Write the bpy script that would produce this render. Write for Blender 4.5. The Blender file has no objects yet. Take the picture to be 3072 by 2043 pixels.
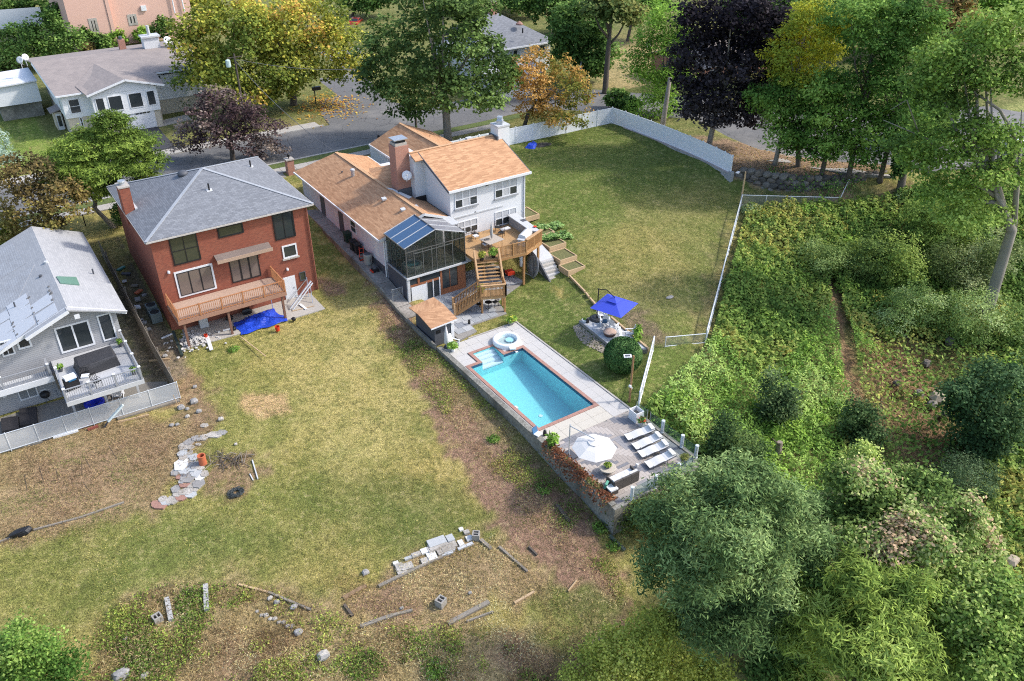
import bpy, math, random
import numpy as np
from mathutils import Vector, Matrix
R = math.radians
random.seed(11)
rng = np.random.default_rng(11)
sc = bpy.context.scene
col = sc.collection
# ------------------------------------------------------------------ camera, sky, sun, exposure
FPX, CU, CV = 2504.0, 1536.0, 1021.5          # focal length in photograph pixels, image centre
PITCH = math.atan(1580 / FPX)
YAW = math.atan(1986 / math.hypot(FPX, 1580))
CAMZ = 36.0
cam = bpy.data.cameras.new('camera')
cam.sensor_width = 36.0
cam.lens = 36.0 * FPX / 3072.0
cam.clip_end = 3000.0
camo = bpy.data.objects.new('camera', cam)
camo.location = (0, 0, CAMZ)
camo.rotation_euler = (math.pi / 2 - PITCH, 0, -YAW)
col.objects.link(camo)
sc.camera = camo
SUN_EL, SUN_AZ = R(42), R(-25)                 # azimuth counted from +X
SUND = Vector((math.cos(SUN_AZ) * math.cos(SUN_EL), math.sin(SUN_AZ) * math.cos(SUN_EL), math.sin(SUN_EL)))
w = bpy.data.worlds.new('World'); sc.world = w; w.use_nodes = True
nt = w.node_tree; nt.nodes.clear()
sky = nt.nodes.new('ShaderNodeTexSky'); sky.sky_type = 'NISHITA'; sky.sun_disc = False
sky.sun_elevation = SUN_EL; sky.sun_rotation = math.atan2(SUND.x, SUND.y)
sky.air_density = 1.0; sky.dust_density = 2.0; sky.ozone_density = 1.0
bg = nt.nodes.new('ShaderNodeBackground'); bg.inputs['Strength'].default_value = 0.15
wo = nt.nodes.new('ShaderNodeOutputWorld')
nt.links.new(sky.outputs[0], bg.inputs[0]); nt.links.new(bg.outputs[0], wo.inputs[0])
sl = bpy.data.lights.new('sun', 'SUN'); sl.energy = 1.75; sl.angle = R(4.0); sl.color = (1.0, 0.955, 0.88)
so = bpy.data.objects.new('sun', sl); so.rotation_euler = SUND.to_track_quat('Z', 'Y').to_euler(); so.location = (60, -20, 80)
col.objects.link(so)
sc.view_settings.view_transform = 'Standard'; sc.view_settings.look = 'None'
sc.view_settings.gamma = 1.0; sc.view_settings.use_curve_mapping = False
sc.view_settings.exposure = 1.1
sc.cycles.max_bounces = 6; sc.cycles.diffuse_bounces = 2; sc.cycles.glossy_bounces = 2
sc.cycles.transparent_max_bounces = 12; sc.cycles.transmission_bounces = 3
sc.cycles.use_denoising = False; sc.cycles.use_adaptive_sampling = False; sc.cycles.filter_width = 1.1; sc.cycles.sample_clamp_indirect = 4.0
sc.cycles.caustics_reflective = False; sc.cycles.caustics_refractive = False
# ------------------------------------------------------------------ where a thing seen at a photograph pixel stands, at a known height or on a known wall
_f = np.array([math.sin(YAW) * math.cos(PITCH), math.cos(YAW) * math.cos(PITCH), -math.sin(PITCH)])
_r = np.array([math.cos(YAW), -math.sin(YAW), 0.0])
_u = np.cross(_r, _f)
def ray(u, v): return _f * FPX + _r * (u - CU) - _u * (v - CV)
def PX(u, v, z=0.0):
 d = ray(u, v); t = (z - CAMZ) / d[2]
 return Vector((t * d[0], t * d[1], z))
def WY(u, v, y):
 d = ray(u, v); t = y / d[1]
 return t * d[0], CAMZ + t * d[2]
def WX(u, v, x):
 d = ray(u, v); t = x / d[0]
 return t * d[1], CAMZ + t * d[2]
# ------------------------------------------------------------------ materials
MATS = {}
def nodes(name):
 m = bpy.data.materials.new(name); m.use_nodes = True
 n = m.node_tree; n.nodes.clear()
 o = n.nodes.new('ShaderNodeOutputMaterial')
 return m, n, o
def N(n, t, **kw):
 x = n.nodes.new('ShaderNode' + t)
 for k, v in kw.items():
  if k in x.inputs.keys(): x.inputs[k].default_value = v
  else: setattr(x, k, v)
 return x
def rgba(c): return (c[0], c[1], c[2], 1.0)
def mixc(n, fac, a, b, mode='MIX'):
 m = n.nodes.new('ShaderNodeMix'); m.data_type = 'RGBA'; m.blend_type = mode
 for s, v in ((0, fac), (6, a), (7, b)):
  if hasattr(v, 'is_linked') or hasattr(v, 'links'): n.links.new(v, m.inputs[s])
  elif s == 0: m.inputs[0].default_value = v
  else: m.inputs[s].default_value = rgba(v)
 return m.outputs[2]
def ramp(n, fac, a, b, lo=0.35, hi=0.65):
 r = n.nodes.new('ShaderNodeMapRange'); r.inputs[1].default_value = lo; r.inputs[2].default_value = hi
 n.links.new(fac, r.inputs[0])
 return mixc(n, r.outputs[0], a, b)
def mr(n, fac, lo, hi, a=0.0, b=1.0):
 r = n.nodes.new('ShaderNodeMapRange')
 for i, v in ((1, lo), (2, hi), (3, a), (4, b)): r.inputs[i].default_value = v
 n.links.new(fac, r.inputs[0]); return r.outputs[0]
def noise(n, co, scale, detail=3.0, rough=0.6):
 x = N(n, 'TexNoise', Scale=scale, Detail=detail, Roughness=rough)
 n.links.new(co, x.inputs['Vector']); return x.outputs[0]
def bump(n, h, p, dist=0.02, strength=0.5):
 b = N(n, 'Bump', Strength=strength, Distance=dist)
 n.links.new(h, b.inputs['Height']); n.links.new(b.outputs[0], p.inputs['Normal'])
def stdm(name, c, rough=0.7, var=0.12, scale=3.0, metal=0.0, spec=0.35, bmp=0.0, tint=None, big=0.5):
 """plain painted / stone / wood / metal surface: fine grain, blotches and faint grime"""
 if name in MATS: return MATS[name]
 m, n, o = nodes(name)
 p = N(n, 'BsdfPrincipled', Roughness=rough, Metallic=metal); p.inputs['Specular IOR Level'].default_value = spec
 co = N(n, 'TexCoord').outputs['Object']
 a = noise(n, co, scale * 4, 4.0); b = noise(n, co, big, 3.0)
 c0 = [max(0, x * (1 - 1.4 * var)) for x in c]; c1 = [min(1, x * (1 + 1.2 * var)) for x in c]
 x = ramp(n, a, c0, c1, 0.3, 0.7)
 t = tint or [k * 0.75 for k in c]
 x = mixc(n, mr(n, b, 0.45, 0.75, 0, min(1, var * 3.2)), x, t)
 n.links.new(x, p.inputs['Base Color'])
 if bmp: bump(n, a, p, bmp, 0.6)
 n.links.new(p.outputs[0], o.inputs[0]); MATS[name] = m; return m
def brickm(name, c1, c2, mortar, bw, bh, mort=0.008, rough=0.85, bmp=0.01, bias=0.0, stain=(0.1, 0.08, 0.07), sfac=0.35, offset=0.5):
 """courses laid in metres over the face: bricks, siding boards or shingles too far away to pick apart"""
 if name in MATS: return MATS[name]
 m, n, o = nodes(name)
 p = N(n, 'BsdfPrincipled', Roughness=rough); p.inputs['Specular IOR Level'].default_value = 0.25
 uv = N(n, 'UVMap').outputs[0]
 t = N(n, 'TexBrick', Scale=1.0); t.offset = offset; t.squash = 1.0
 t.inputs['Color1'].default_value = rgba(c1); t.inputs['Color2'].default_value = rgba(c2); t.inputs['Mortar'].default_value = rgba(mortar)
 t.inputs['Mortar Size'].default_value = mort; t.inputs['Brick Width'].default_value = bw; t.inputs['Row Height'].default_value = bh
 t.inputs['Bias'].default_value = bias; t.inputs['Mortar Smooth'].default_value = 0.2
 n.links.new(uv, t.inputs['Vector'])
 b = noise(n, uv, 0.7, 4.0, 0.65); f = noise(n, uv, 14.0, 3.0)
 x = mixc(n, mr(n, b, 0.42, 0.75, 0, sfac), t.outputs[0], stain)
 x = mixc(n, mr(n, f, 0.3, 0.7, 0, 0.22), x, [k * 1.5 for k in c1])
 n.links.new(x, p.inputs['Base Color'])
 if bmp: bump(n, t.outputs['Fac'], p, bmp, -0.7)
 n.links.new(p.outputs[0], o.inputs[0]); MATS[name] = m; return m
def glassm(name, c, alpha, rough=0.03, tint=None):
 """window glass: share `alpha` passes through, the rest is dark room plus a mirror of the sky"""
 if name in MATS: return MATS[name]
 m, n, o = nodes(name)
 p = N(n, 'BsdfPrincipled', Roughness=rough); p.inputs['Base Color'].default_value = rgba(c)
 p.inputs['Specular IOR Level'].default_value = 0.6
 if alpha > 0:
  tr = N(n, 'BsdfTransparent'); tr.inputs[0].default_value = rgba(tint or (0.85, 0.9, 0.9))
  ms = N(n, 'MixShader'); ms.inputs[0].default_value = alpha
  n.links.new(p.outputs[0], ms.inputs[1]); n.links.new(tr.outputs[0], ms.inputs[2]); n.links.new(ms.outputs[0], o.inputs[0])
 else: n.links.new(p.outputs[0], o.inputs[0])
 MATS[name] = m; return m
def leafm(name='leaf', rough=0.7, trans=0.28):
 if name in MATS: return MATS[name]
 m, n, o = nodes(name)
 at = N(n, 'Attribute'); at.attribute_name = 'Col'
 p = N(n, 'BsdfPrincipled', Roughness=rough); p.inputs['Specular IOR Level'].default_value = 0.06
 tl = N(n, 'BsdfTranslucent'); ms = N(n, 'MixShader'); ms.inputs[0].default_value = trans
 n.links.new(at.outputs[0], p.inputs['Base Color']); n.links.new(at.outputs[0], tl.inputs[0])
 n.links.new(p.outputs[0], ms.inputs[1]); n.links.new(tl.outputs[0], ms.inputs[2]); n.links.new(ms.outputs[0], o.inputs[0])
 MATS[name] = m; return m
# ------------------------------------------------------------------ mesh building
OFF = {}
class MB:
 def __init__(s): s.v = []; s.f = []
 def box(s, x0, x1, y0, y1, z0, z1):
  k = len(s.v)
  s.v += [(x0,y0,z0),(x1,y0,z0),(x1,y1,z0),(x0,y1,z0),(x0,y0,z1),(x1,y0,z1),(x1,y1,z1),(x0,y1,z1)]
  s.f += [(k,k+3,k+2,k+1),(k+4,k+5,k+6,k+7),(k,k+1,k+5,k+4),(k+1,k+2,k+6,k+5),(k+2,k+3,k+7,k+6),(k+3,k,k+4,k+7)]
  return s
 def obox(s, c, size, rz=0.0, tilt=0.0):
  m = Matrix.Translation(Vector(c)) @ Matrix.Rotation(rz, 4, 'Z') @ Matrix.Rotation(tilt, 4, 'X')
  a, b, d = size[0] / 2, size[1] / 2, size[2] / 2; k = len(s.v)
  for p in ((-a,-b,-d),(a,-b,-d),(a,b,-d),(-a,b,-d),(-a,-b,d),(a,-b,d),(a,b,d),(-a,b,d)): s.v.append(tuple(m @ Vector(p)))
  s.f += [(k,k+3,k+2,k+1),(k+4,k+5,k+6,k+7),(k,k+1,k+5,k+4),(k+1,k+2,k+6,k+5),(k+2,k+3,k+7,k+6),(k+3,k,k+4,k+7)]
  return s
 def bar(s, p, q, wd, ht=None):
  ht = ht or wd; p = Vector(p); q = Vector(q); d = (q - p).normalized()
  side = d.cross(Vector((0, 0, 1)))
  if side.length < 1e-3: side = Vector((1, 0, 0))
  side.normalize(); up = side.cross(d); k = len(s.v)
  for e in (p, q):
   for a, b in ((-1,-1),(1,-1),(1,1),(-1,1)): s.v.append(tuple(e + side * (a * wd / 2) + up * (b * ht / 2)))
  s.f += [(k,k+1,k+2,k+3),(k+7,k+6,k+5,k+4),(k,k+4,k+5,k+1),(k+1,k+5,k+6,k+2),(k+2,k+6,k+7,k+3),(k+3,k+7,k+4,k)]
  return s
 def tube(s, pts, rad, n=8, caps=True):
  pts = [Vector(p) for p in pts]
  if not hasattr(rad, '__len__'): rad = [rad] * len(pts)
  k0 = len(s.v)
  for i, p in enumerate(pts):
   d = (pts[min(i + 1, len(pts) - 1)] - pts[max(i - 1, 0)]).normalized()
   a = d.cross(Vector((0.31, 0.2, 1.0)));
   if a.length < 1e-3: a = d.cross(Vector((1, 0, 0)))
   a.normalize(); b = d.cross(a)
   for j in range(n):
    t = 2 * math.pi * j / n; s.v.append(tuple(p + (a * math.cos(t) + b * math.sin(t)) * rad[i]))
  for i in range(len(pts) - 1):
   for j in range(n):
    a = k0 + i * n + j; b = k0 + i * n + (j + 1) % n; s.f.append((a, b, b + n, a + n))
  if caps:
   s.f.append(tuple(k0 + j for j in range(n))[::-1]); s.f.append(tuple(k0 + (len(pts) - 1) * n + j for j in range(n)))
  return s
 def cyl(s, p, q, r0, r1=None, n=10): return s.tube([p, q], [r0, r0 if r1 is None else r1], n)
 def lathe(s, c, prof, n=16, cap=True):
  k = len(s.v)
  for r, z in prof:
   for j in range(n):
    t = 2 * math.pi * j / n; s.v.append((c[0] + r * math.cos(t), c[1] + r * math.sin(t), c[2] + z))
  for i in range(len(prof) - 1):
   for j in range(n):
    a = k + i * n + j; b = k + i * n + (j + 1) % n; s.f.append((a, b, b + n, a + n))
  if cap:
   s.f.append(tuple(k + j for j in range(n))[::-1]); s.f.append(tuple(k + (len(prof) - 1) * n + j for j in range(n)))
  return s
 def prism(s, poly, z0, z1):
  k = len(s.v); n = len(poly)
  ar = sum(poly[i][0] * poly[(i + 1) % n][1] - poly[(i + 1) % n][0] * poly[i][1] for i in range(n))
  if ar < 0: poly = poly[::-1]
  s.v += [(p[0], p[1], z0) for p in poly] + [(p[0], p[1], z1) for p in poly]
  s.f.append(tuple(k + i for i in range(n))[::-1]); s.f.append(tuple(k + n + i for i in range(n)))
  for i in range(n): j = (i + 1) % n; s.f.append((k + i, k + j, k + n + j, k + n + i))
  return s
 def slab(s, pts, t=0.1):
  """flat polygon with thickness t below it"""
  pts = [Vector(p) for p in pts]; nn = Vector((0, 0, 0)); n = len(pts)
  for i in range(n): nn += pts[i].cross(pts[(i + 1) % n])
  nn.normalize()
  if nn.z < 0: pts = pts[::-1]; nn = -nn
  k = len(s.v); s.v += [tuple(p) for p in pts] + [tuple(p - nn * t) for p in pts]
  s.f.append(tuple(k + i for i in range(n))); s.f.append(tuple(k + n + i for i in range(n))[::-1])
  for i in range(n): j = (i + 1) % n; s.f.append((k + n + i, k + n + j, k + j, k + i))
  return s
 def poly(s, pts): k = len(s.v); s.v += [tuple(p) for p in pts]; s.f.append(tuple(range(k, k + len(pts)))); return s
 def wallx(s, pts, y0, y1):
  """polygon in the x-z plane given thickness from y0 to y1"""
  k = len(s.v); n = len(pts)
  s.v += [(p[0], y0, p[1]) for p in pts] + [(p[0], y1, p[1]) for p in pts]
  s.f.append(tuple(k + i for i in range(n))); s.f.append(tuple(k + n + i for i in range(n))[::-1])
  for i in range(n): j = (i + 1) % n; s.f.append((k + i, k + n + i, k + n + j, k + j))
  return s
 def build(s, name, mat, parent=None, smooth=False, kind=None, label=None):
  return link_mesh(name, s.v, s.f, mat, parent, smooth, kind, label)
def link_mesh(name, v, f, mat, parent=None, smooth=False, kind=None, label=None):
 off = OFF.get(parent.name, (0, 0, 0)) if parent else (0, 0, 0)
 me = bpy.data.meshes.new(name)
 vv = [(a - off[0], b - off[1], c - off[2]) for a, b, c in v]
 me.from_pydata(vv, [], f); me.update()
 uvl = me.uv_layers.new(name='UVMap'); uv = []
 for p in me.polygons:
  nx, ny, nz = p.normal; h = math.hypot(nx, ny)
  if h < 0.02: ux, uy = 1.0, 0.0; vx, vy, vz = 0.0, 1.0, 0.0
  else:
   ux, uy = -ny / h, nx / h
   vx, vy, vz = -nz * uy * 0 - nz * nx / h, -nz * ny / h, h
  for i in p.vertices:
   x, y, z = v[i]; uv += [x * ux + y * uy, x * vx + y * vy + z * vz]
 uvl.data.foreach_set('uv', uv)
 if smooth: me.polygons.foreach_set('use_smooth', [True] * len(me.polygons))
 if mat: me.materials.append(mat)
 o = bpy.data.objects.new(name, me); col.objects.link(o)
 if parent: o.parent = parent; OFF[o.name] = off
 else: OFF[o.name] = (0, 0, 0)
 if kind: o['kind'] = kind
 if label: o['label'] = label
 return o
def thing(name, label, cat, loc=(0, 0, 0), rz=0.0, group=None):
 o = bpy.data.objects.new(name, None); o.empty_display_size = 0.2; col.objects.link(o)
 o.location = loc; o.rotation_euler = (0, 0, rz); o['label'] = label; o['category'] = cat
 if group: o['group'] = group
 OFF[o.name] = tuple(loc) if rz == 0 else (0, 0, 0); return o
def tag(o, label, cat, group=None):
 o['label'] = label; o['category'] = cat
 if group: o['group'] = group
 return o
def single(name, mb, mat, label, cat, group=None, smooth=False):
 """a thing that is one mesh: its origin moves to its own base"""
 xs = [p[0] for p in mb.v]; ys = [p[1] for p in mb.v]; zs = [p[2] for p in mb.v]
 c = ((min(xs) + max(xs)) / 2, (min(ys) + max(ys)) / 2, min(zs))
 t = bpy.data.objects.new('tmp', None); OFF['tmp_base'] = c
 class _P: name = 'tmp_base'
 me_o = link_mesh(name, [(a - c[0], b - c[1], d - c[2]) for a, b, d in mb.v], mb.f, mat, None, smooth)
 bpy.data.objects.remove(t); me_o.location = c; OFF[me_o.name] = c
 return tag(me_o, label, cat, group)
def struct(name, mb, mat): return mb.build(name, mat, kind='structure')
def dup(root, loc, rz=0.0, label=None, scale=None, group=None):
 def cp(o, par):
  c = o.copy(); col.objects.link(c)
  if par is not None: c.parent = par
  for ch in o.children: cp(ch, c)
  return c
 r = cp(root, None); r.location = loc; r.rotation_euler = (0, 0, rz)
 if scale: r.scale = (scale,) * 3
 if label: r['label'] = label
 if group: r['group'] = group
 return r
def piece(src, name, parent, loc, rz=0.0):
 """one more alike piece sharing src's mesh data"""
 o = bpy.data.objects.new(name, src.data); col.objects.link(o); o.parent = parent
 o.location = loc; o.rotation_euler = (0, 0, rz); return o
# ------------------------------------------------------------------ terrain
CP = []   # x, y, z of the ground
def g(z, *uv):
 for u, v in uv: p = PX(u, v, z); CP.append((p.x, p.y, z))
CP += [(x, y, 2.95) for x in (-60, -30, -8, 5, 15, 25, 33, 42, 52) for y in (87, 99)]
CP += [(x, 82, 2.75) for x in (-20, -3, 7, 16, 24)] + [(x, 112, 3.1) for x in (-30, 0, 12, 22, 30, 60)]
CP += [(x, y, 4.0) for x in (-80, -20, 20, 50, 90, 140) for y in (150, 200, 300)]
CP += [(7, 62, -0.2), (7.2, 70, 1.0), (15, 62, 0.0), (22.5, 63, 0.0), (10, 60, -0.1), (24.5, 62, 0.3), (24.5, 70, 1.4), (26.5, 61, 1.05), (26.3, 57.5, 0.35), (26.3, 54, -0.1), (27, 74, 1.9), (27, 80, 2.5)]
CP += [(0, 59, -0.5), (-6, 60, -0.4), (-4, 68, 1.0), (-4, 76, 2.3), (3, 56, -0.6), (7, 55, -0.6)]
CP += [(15, 54, -0.35), (21, 54, -0.25), (10, 48, -0.8), (0, 50, -1.0), (-8, 48, -1.2), (20, 46, -0.7), (24.5, 48, -0.4), (24, 40, -0.9), (25, 33, -1.5), (26, 28.3, -1.9), (18, 36, -1.5), (8, 40, -1.6), (-3, 40, -2.0), (14, 28, -2.6), (4, 30, -2.8), (22, 24, -2.9), (27, 22, -3.2), (30, 26, -2.9), (18, 18, -4.0), (0, 15, -5.0), (28, 14, -4.5), (-20, 30, -3.5), (10, 0, -7)]
CP += [(31, 52, 0.0), (36, 53, 0.0), (35, 46, 0.0), (35.5, 41, 0.0), (35, 36, 0.0), (38.5, 49, 0.05), (39, 54, 0.0), (37.5, 57.5, 0.0), (33, 59, 0.0)]
CP += [(41, 50, 0.55), (41.5, 45, 0.55), (43, 41, 0.3), (44.5, 39, 0.1), (44, 55, 1.2), (45, 59, 2.1), (45, 65, 2.5), (45, 72, 2.8), (45, 79, 2.95), (54, 79, 3.0), (67, 78.5, 3.0), (50, 50, 1.1), (55, 60, 2.2), (60, 55, 1.8), (65, 54.5, 1.6), (67, 58, 1.9), (60, 68, 2.6), (67.3, 68, 2.5), (55, 46.5, 0.7), (50, 43.5, 0.4), (68, 56.5, 1.6), (70.5, 54.5, 1.4), (73, 50, 1.0)]
CP += [(70, 70, 3.2), (69.5, 62, 3.1), (73, 66, 3.2), (76, 58, 3.1), (79, 52, 3.0), (85, 60, 3.2), (100, 60, 3.4), (120, 60, 3.6), (90, 75, 3.4), (80, 85, 3.4), (76, 95, 3.4), (100, 45, 2.6), (85, 46, 2.3), (90, 40, 1.0), (110, 40, 2.5), (150, 60, 4), (140, 30, 2), (300, 0, 3), (200, -60, 0)]
CP += [(62, 47, -0.6), (55, 41, -1.6), (48, 36, -2.2), (68, 45, -0.8), (74, 42, -1.5), (80, 39, -2.2), (60, 36, -3.5), (66, 36, -4.2), (70, 33, -4.2), (52, 30, -4.6), (44, 31, -3.2), (38, 28.5, -2.6), (36, 24, -3.8), (42, 22, -6.0), (52, 20, -7.0), (62, 26, -6.0), (72, 24, -5.5), (80, 28, -4.0), (34, 17, -5.0), (45, 10, -8.0), (60, 8, -9.0), (80, 5, -9.0), (35, 0, -9.0), (60, -30, -12), (0, -40, -10), (110, 15, -4)]
g(1.45, (2250, 580), (2400, 605), (2520, 600), (2640, 590)); g(3.1, (2250, 497), (2400, 508), (2520, 518), (2640, 530), (2740, 535))
CPA = np.array(CP)
_C2 = 2.5
def _phi(r2): return np.sqrt(r2 + _C2)
_D2 = ((CPA[:, None, :2] - CPA[None, :, :2]) ** 2).sum(2)
_A = _phi(_D2); _n = len(CPA)
_M = np.zeros((_n + 1, _n + 1)); _M[:_n, :_n] = _A - np.eye(_n) * 0.6; _M[:_n, _n] = 1; _M[_n, :_n] = 1
_wt = np.linalg.solve(_M, np.append(CPA[:, 2], 0))
def sstep(a, b, x): t = np.clip((x - a) / (b - a), 0, 1); return t * t * (3 - 2 * t)
def rect_in(x, y, x0, x1, y0, y1, f):
 d = np.minimum(np.minimum(x - x0, x1 - x), np.minimum(y - y0, y1 - y)); return sstep(0, f, d)
def poly_in(x, y, poly, f):
 """1 inside the polygon, fading over f metres across its edge"""
 inside = np.zeros(x.shape, bool); dist = np.full(x.shape, 1e9); n = len(poly)
 for i in range(n):
  ax, ay = poly[i][0], poly[i][1]; bx, by = poly[(i + 1) % n][0], poly[(i + 1) % n][1]
  if ay != by:
   c = ((ay > y) != (by > y)) & (x < (bx - ax) * (y - ay) / (by - ay) + ax); inside ^= c
  ex, ey = bx - ax, by - ay; t = np.clip(((x - ax) * ex + (y - ay) * ey) / (ex * ex + ey * ey + 1e-9), 0, 1)
  dist = np.minimum(dist, np.hypot(x - ax - t * ex, y - ay - t * ey))
 sd = np.where(inside, dist, -dist); return sstep(-f, f, sd)
CSTREET = [(62, 88.9), (62, 98.3), (70, 97), (76, 92), (83, 84), (92, 72), (103, 62), (120, 54), (160, 44), (160, 36), (112, 42)] + [tuple(PX(u, v, 3.05))[:2] for u, v in ((2800, 512), (2700, 500), (2580, 494), (2470, 480), (2385, 470), (2268, 447), (2180, 410), (2085, 358))] + [(72, 80), (67, 86.5)]
SSTREET = [(38.4, 98.25), (39.1, 102.5), (42, 110), (45.1, 117.2), (50, 130), (60, 150), (68, 150), (58, 130), (52.5, 117), (50.8, 111), (49.2, 105.4), (50.5, 98.25)]
def HA(x, y):
 x = np.asarray(x, float); y = np.asarray(y, float); z = np.full(x.shape, _wt[_n])
 for i in range(_n): z = z + _wt[i] * _phi((x - CPA[i, 0]) ** 2 + (y - CPA[i, 1]) ** 2)
 far = sstep(120, 300, np.hypot(x - 30, y - 60)); z = z * (1 - far) + 2.0 * far
 lump = 0.09 * np.sin(x * 0.9 + 1.3 * np.sin(y * 0.5)) * np.sin(y * 0.8 + 0.7 * np.cos(x * 0.6))
 z = z + lump * sstep(46, 40, y)
 # level pads under paving: streets, lot by the pool, patios
 for (x0, x1, y0, y1, zz, f) in ((-300, 400, 88.6, 98.6, 2.9, 1.2), (28.6, 38.6, 51.0, 60.2, -0.12, 0.8), (9.6, 21.9, 60.4, 76.4, -0.12, 0.9), (28.2, 43, 61.2, 79, 0.6, 1.0), (-5, 5.2, 61, 75, -0.7, 0.8)):
  k = rect_in(x, y, x0, x1, y0, y1, f); z = z * (1 - k) + zz * k
 for pg, zz in ((CSTREET, 2.85), (SSTREET, 2.85)):
  k = poly_in(x, y, pg, 0.9); z = z * (1 - k) + zz * k
 k = rect_in(x, y, 26.6, 33.5, 28.15, 49.4, 0.35); z = z * (1 - k) - 3.2 * k
 return z
def H(x, y): return float(HA(np.array([x]), np.array([y]))[0])
def G(u, v, z=None):
 """ground point seen at a pixel (a few steps along the sight line)"""
 zz = 0.0
 for _ in range(12):
  p = PX(u, v, zz); zz = 0.5 * zz + 0.5 * H(p.x, p.y)
 return PX(u, v, zz)
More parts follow.
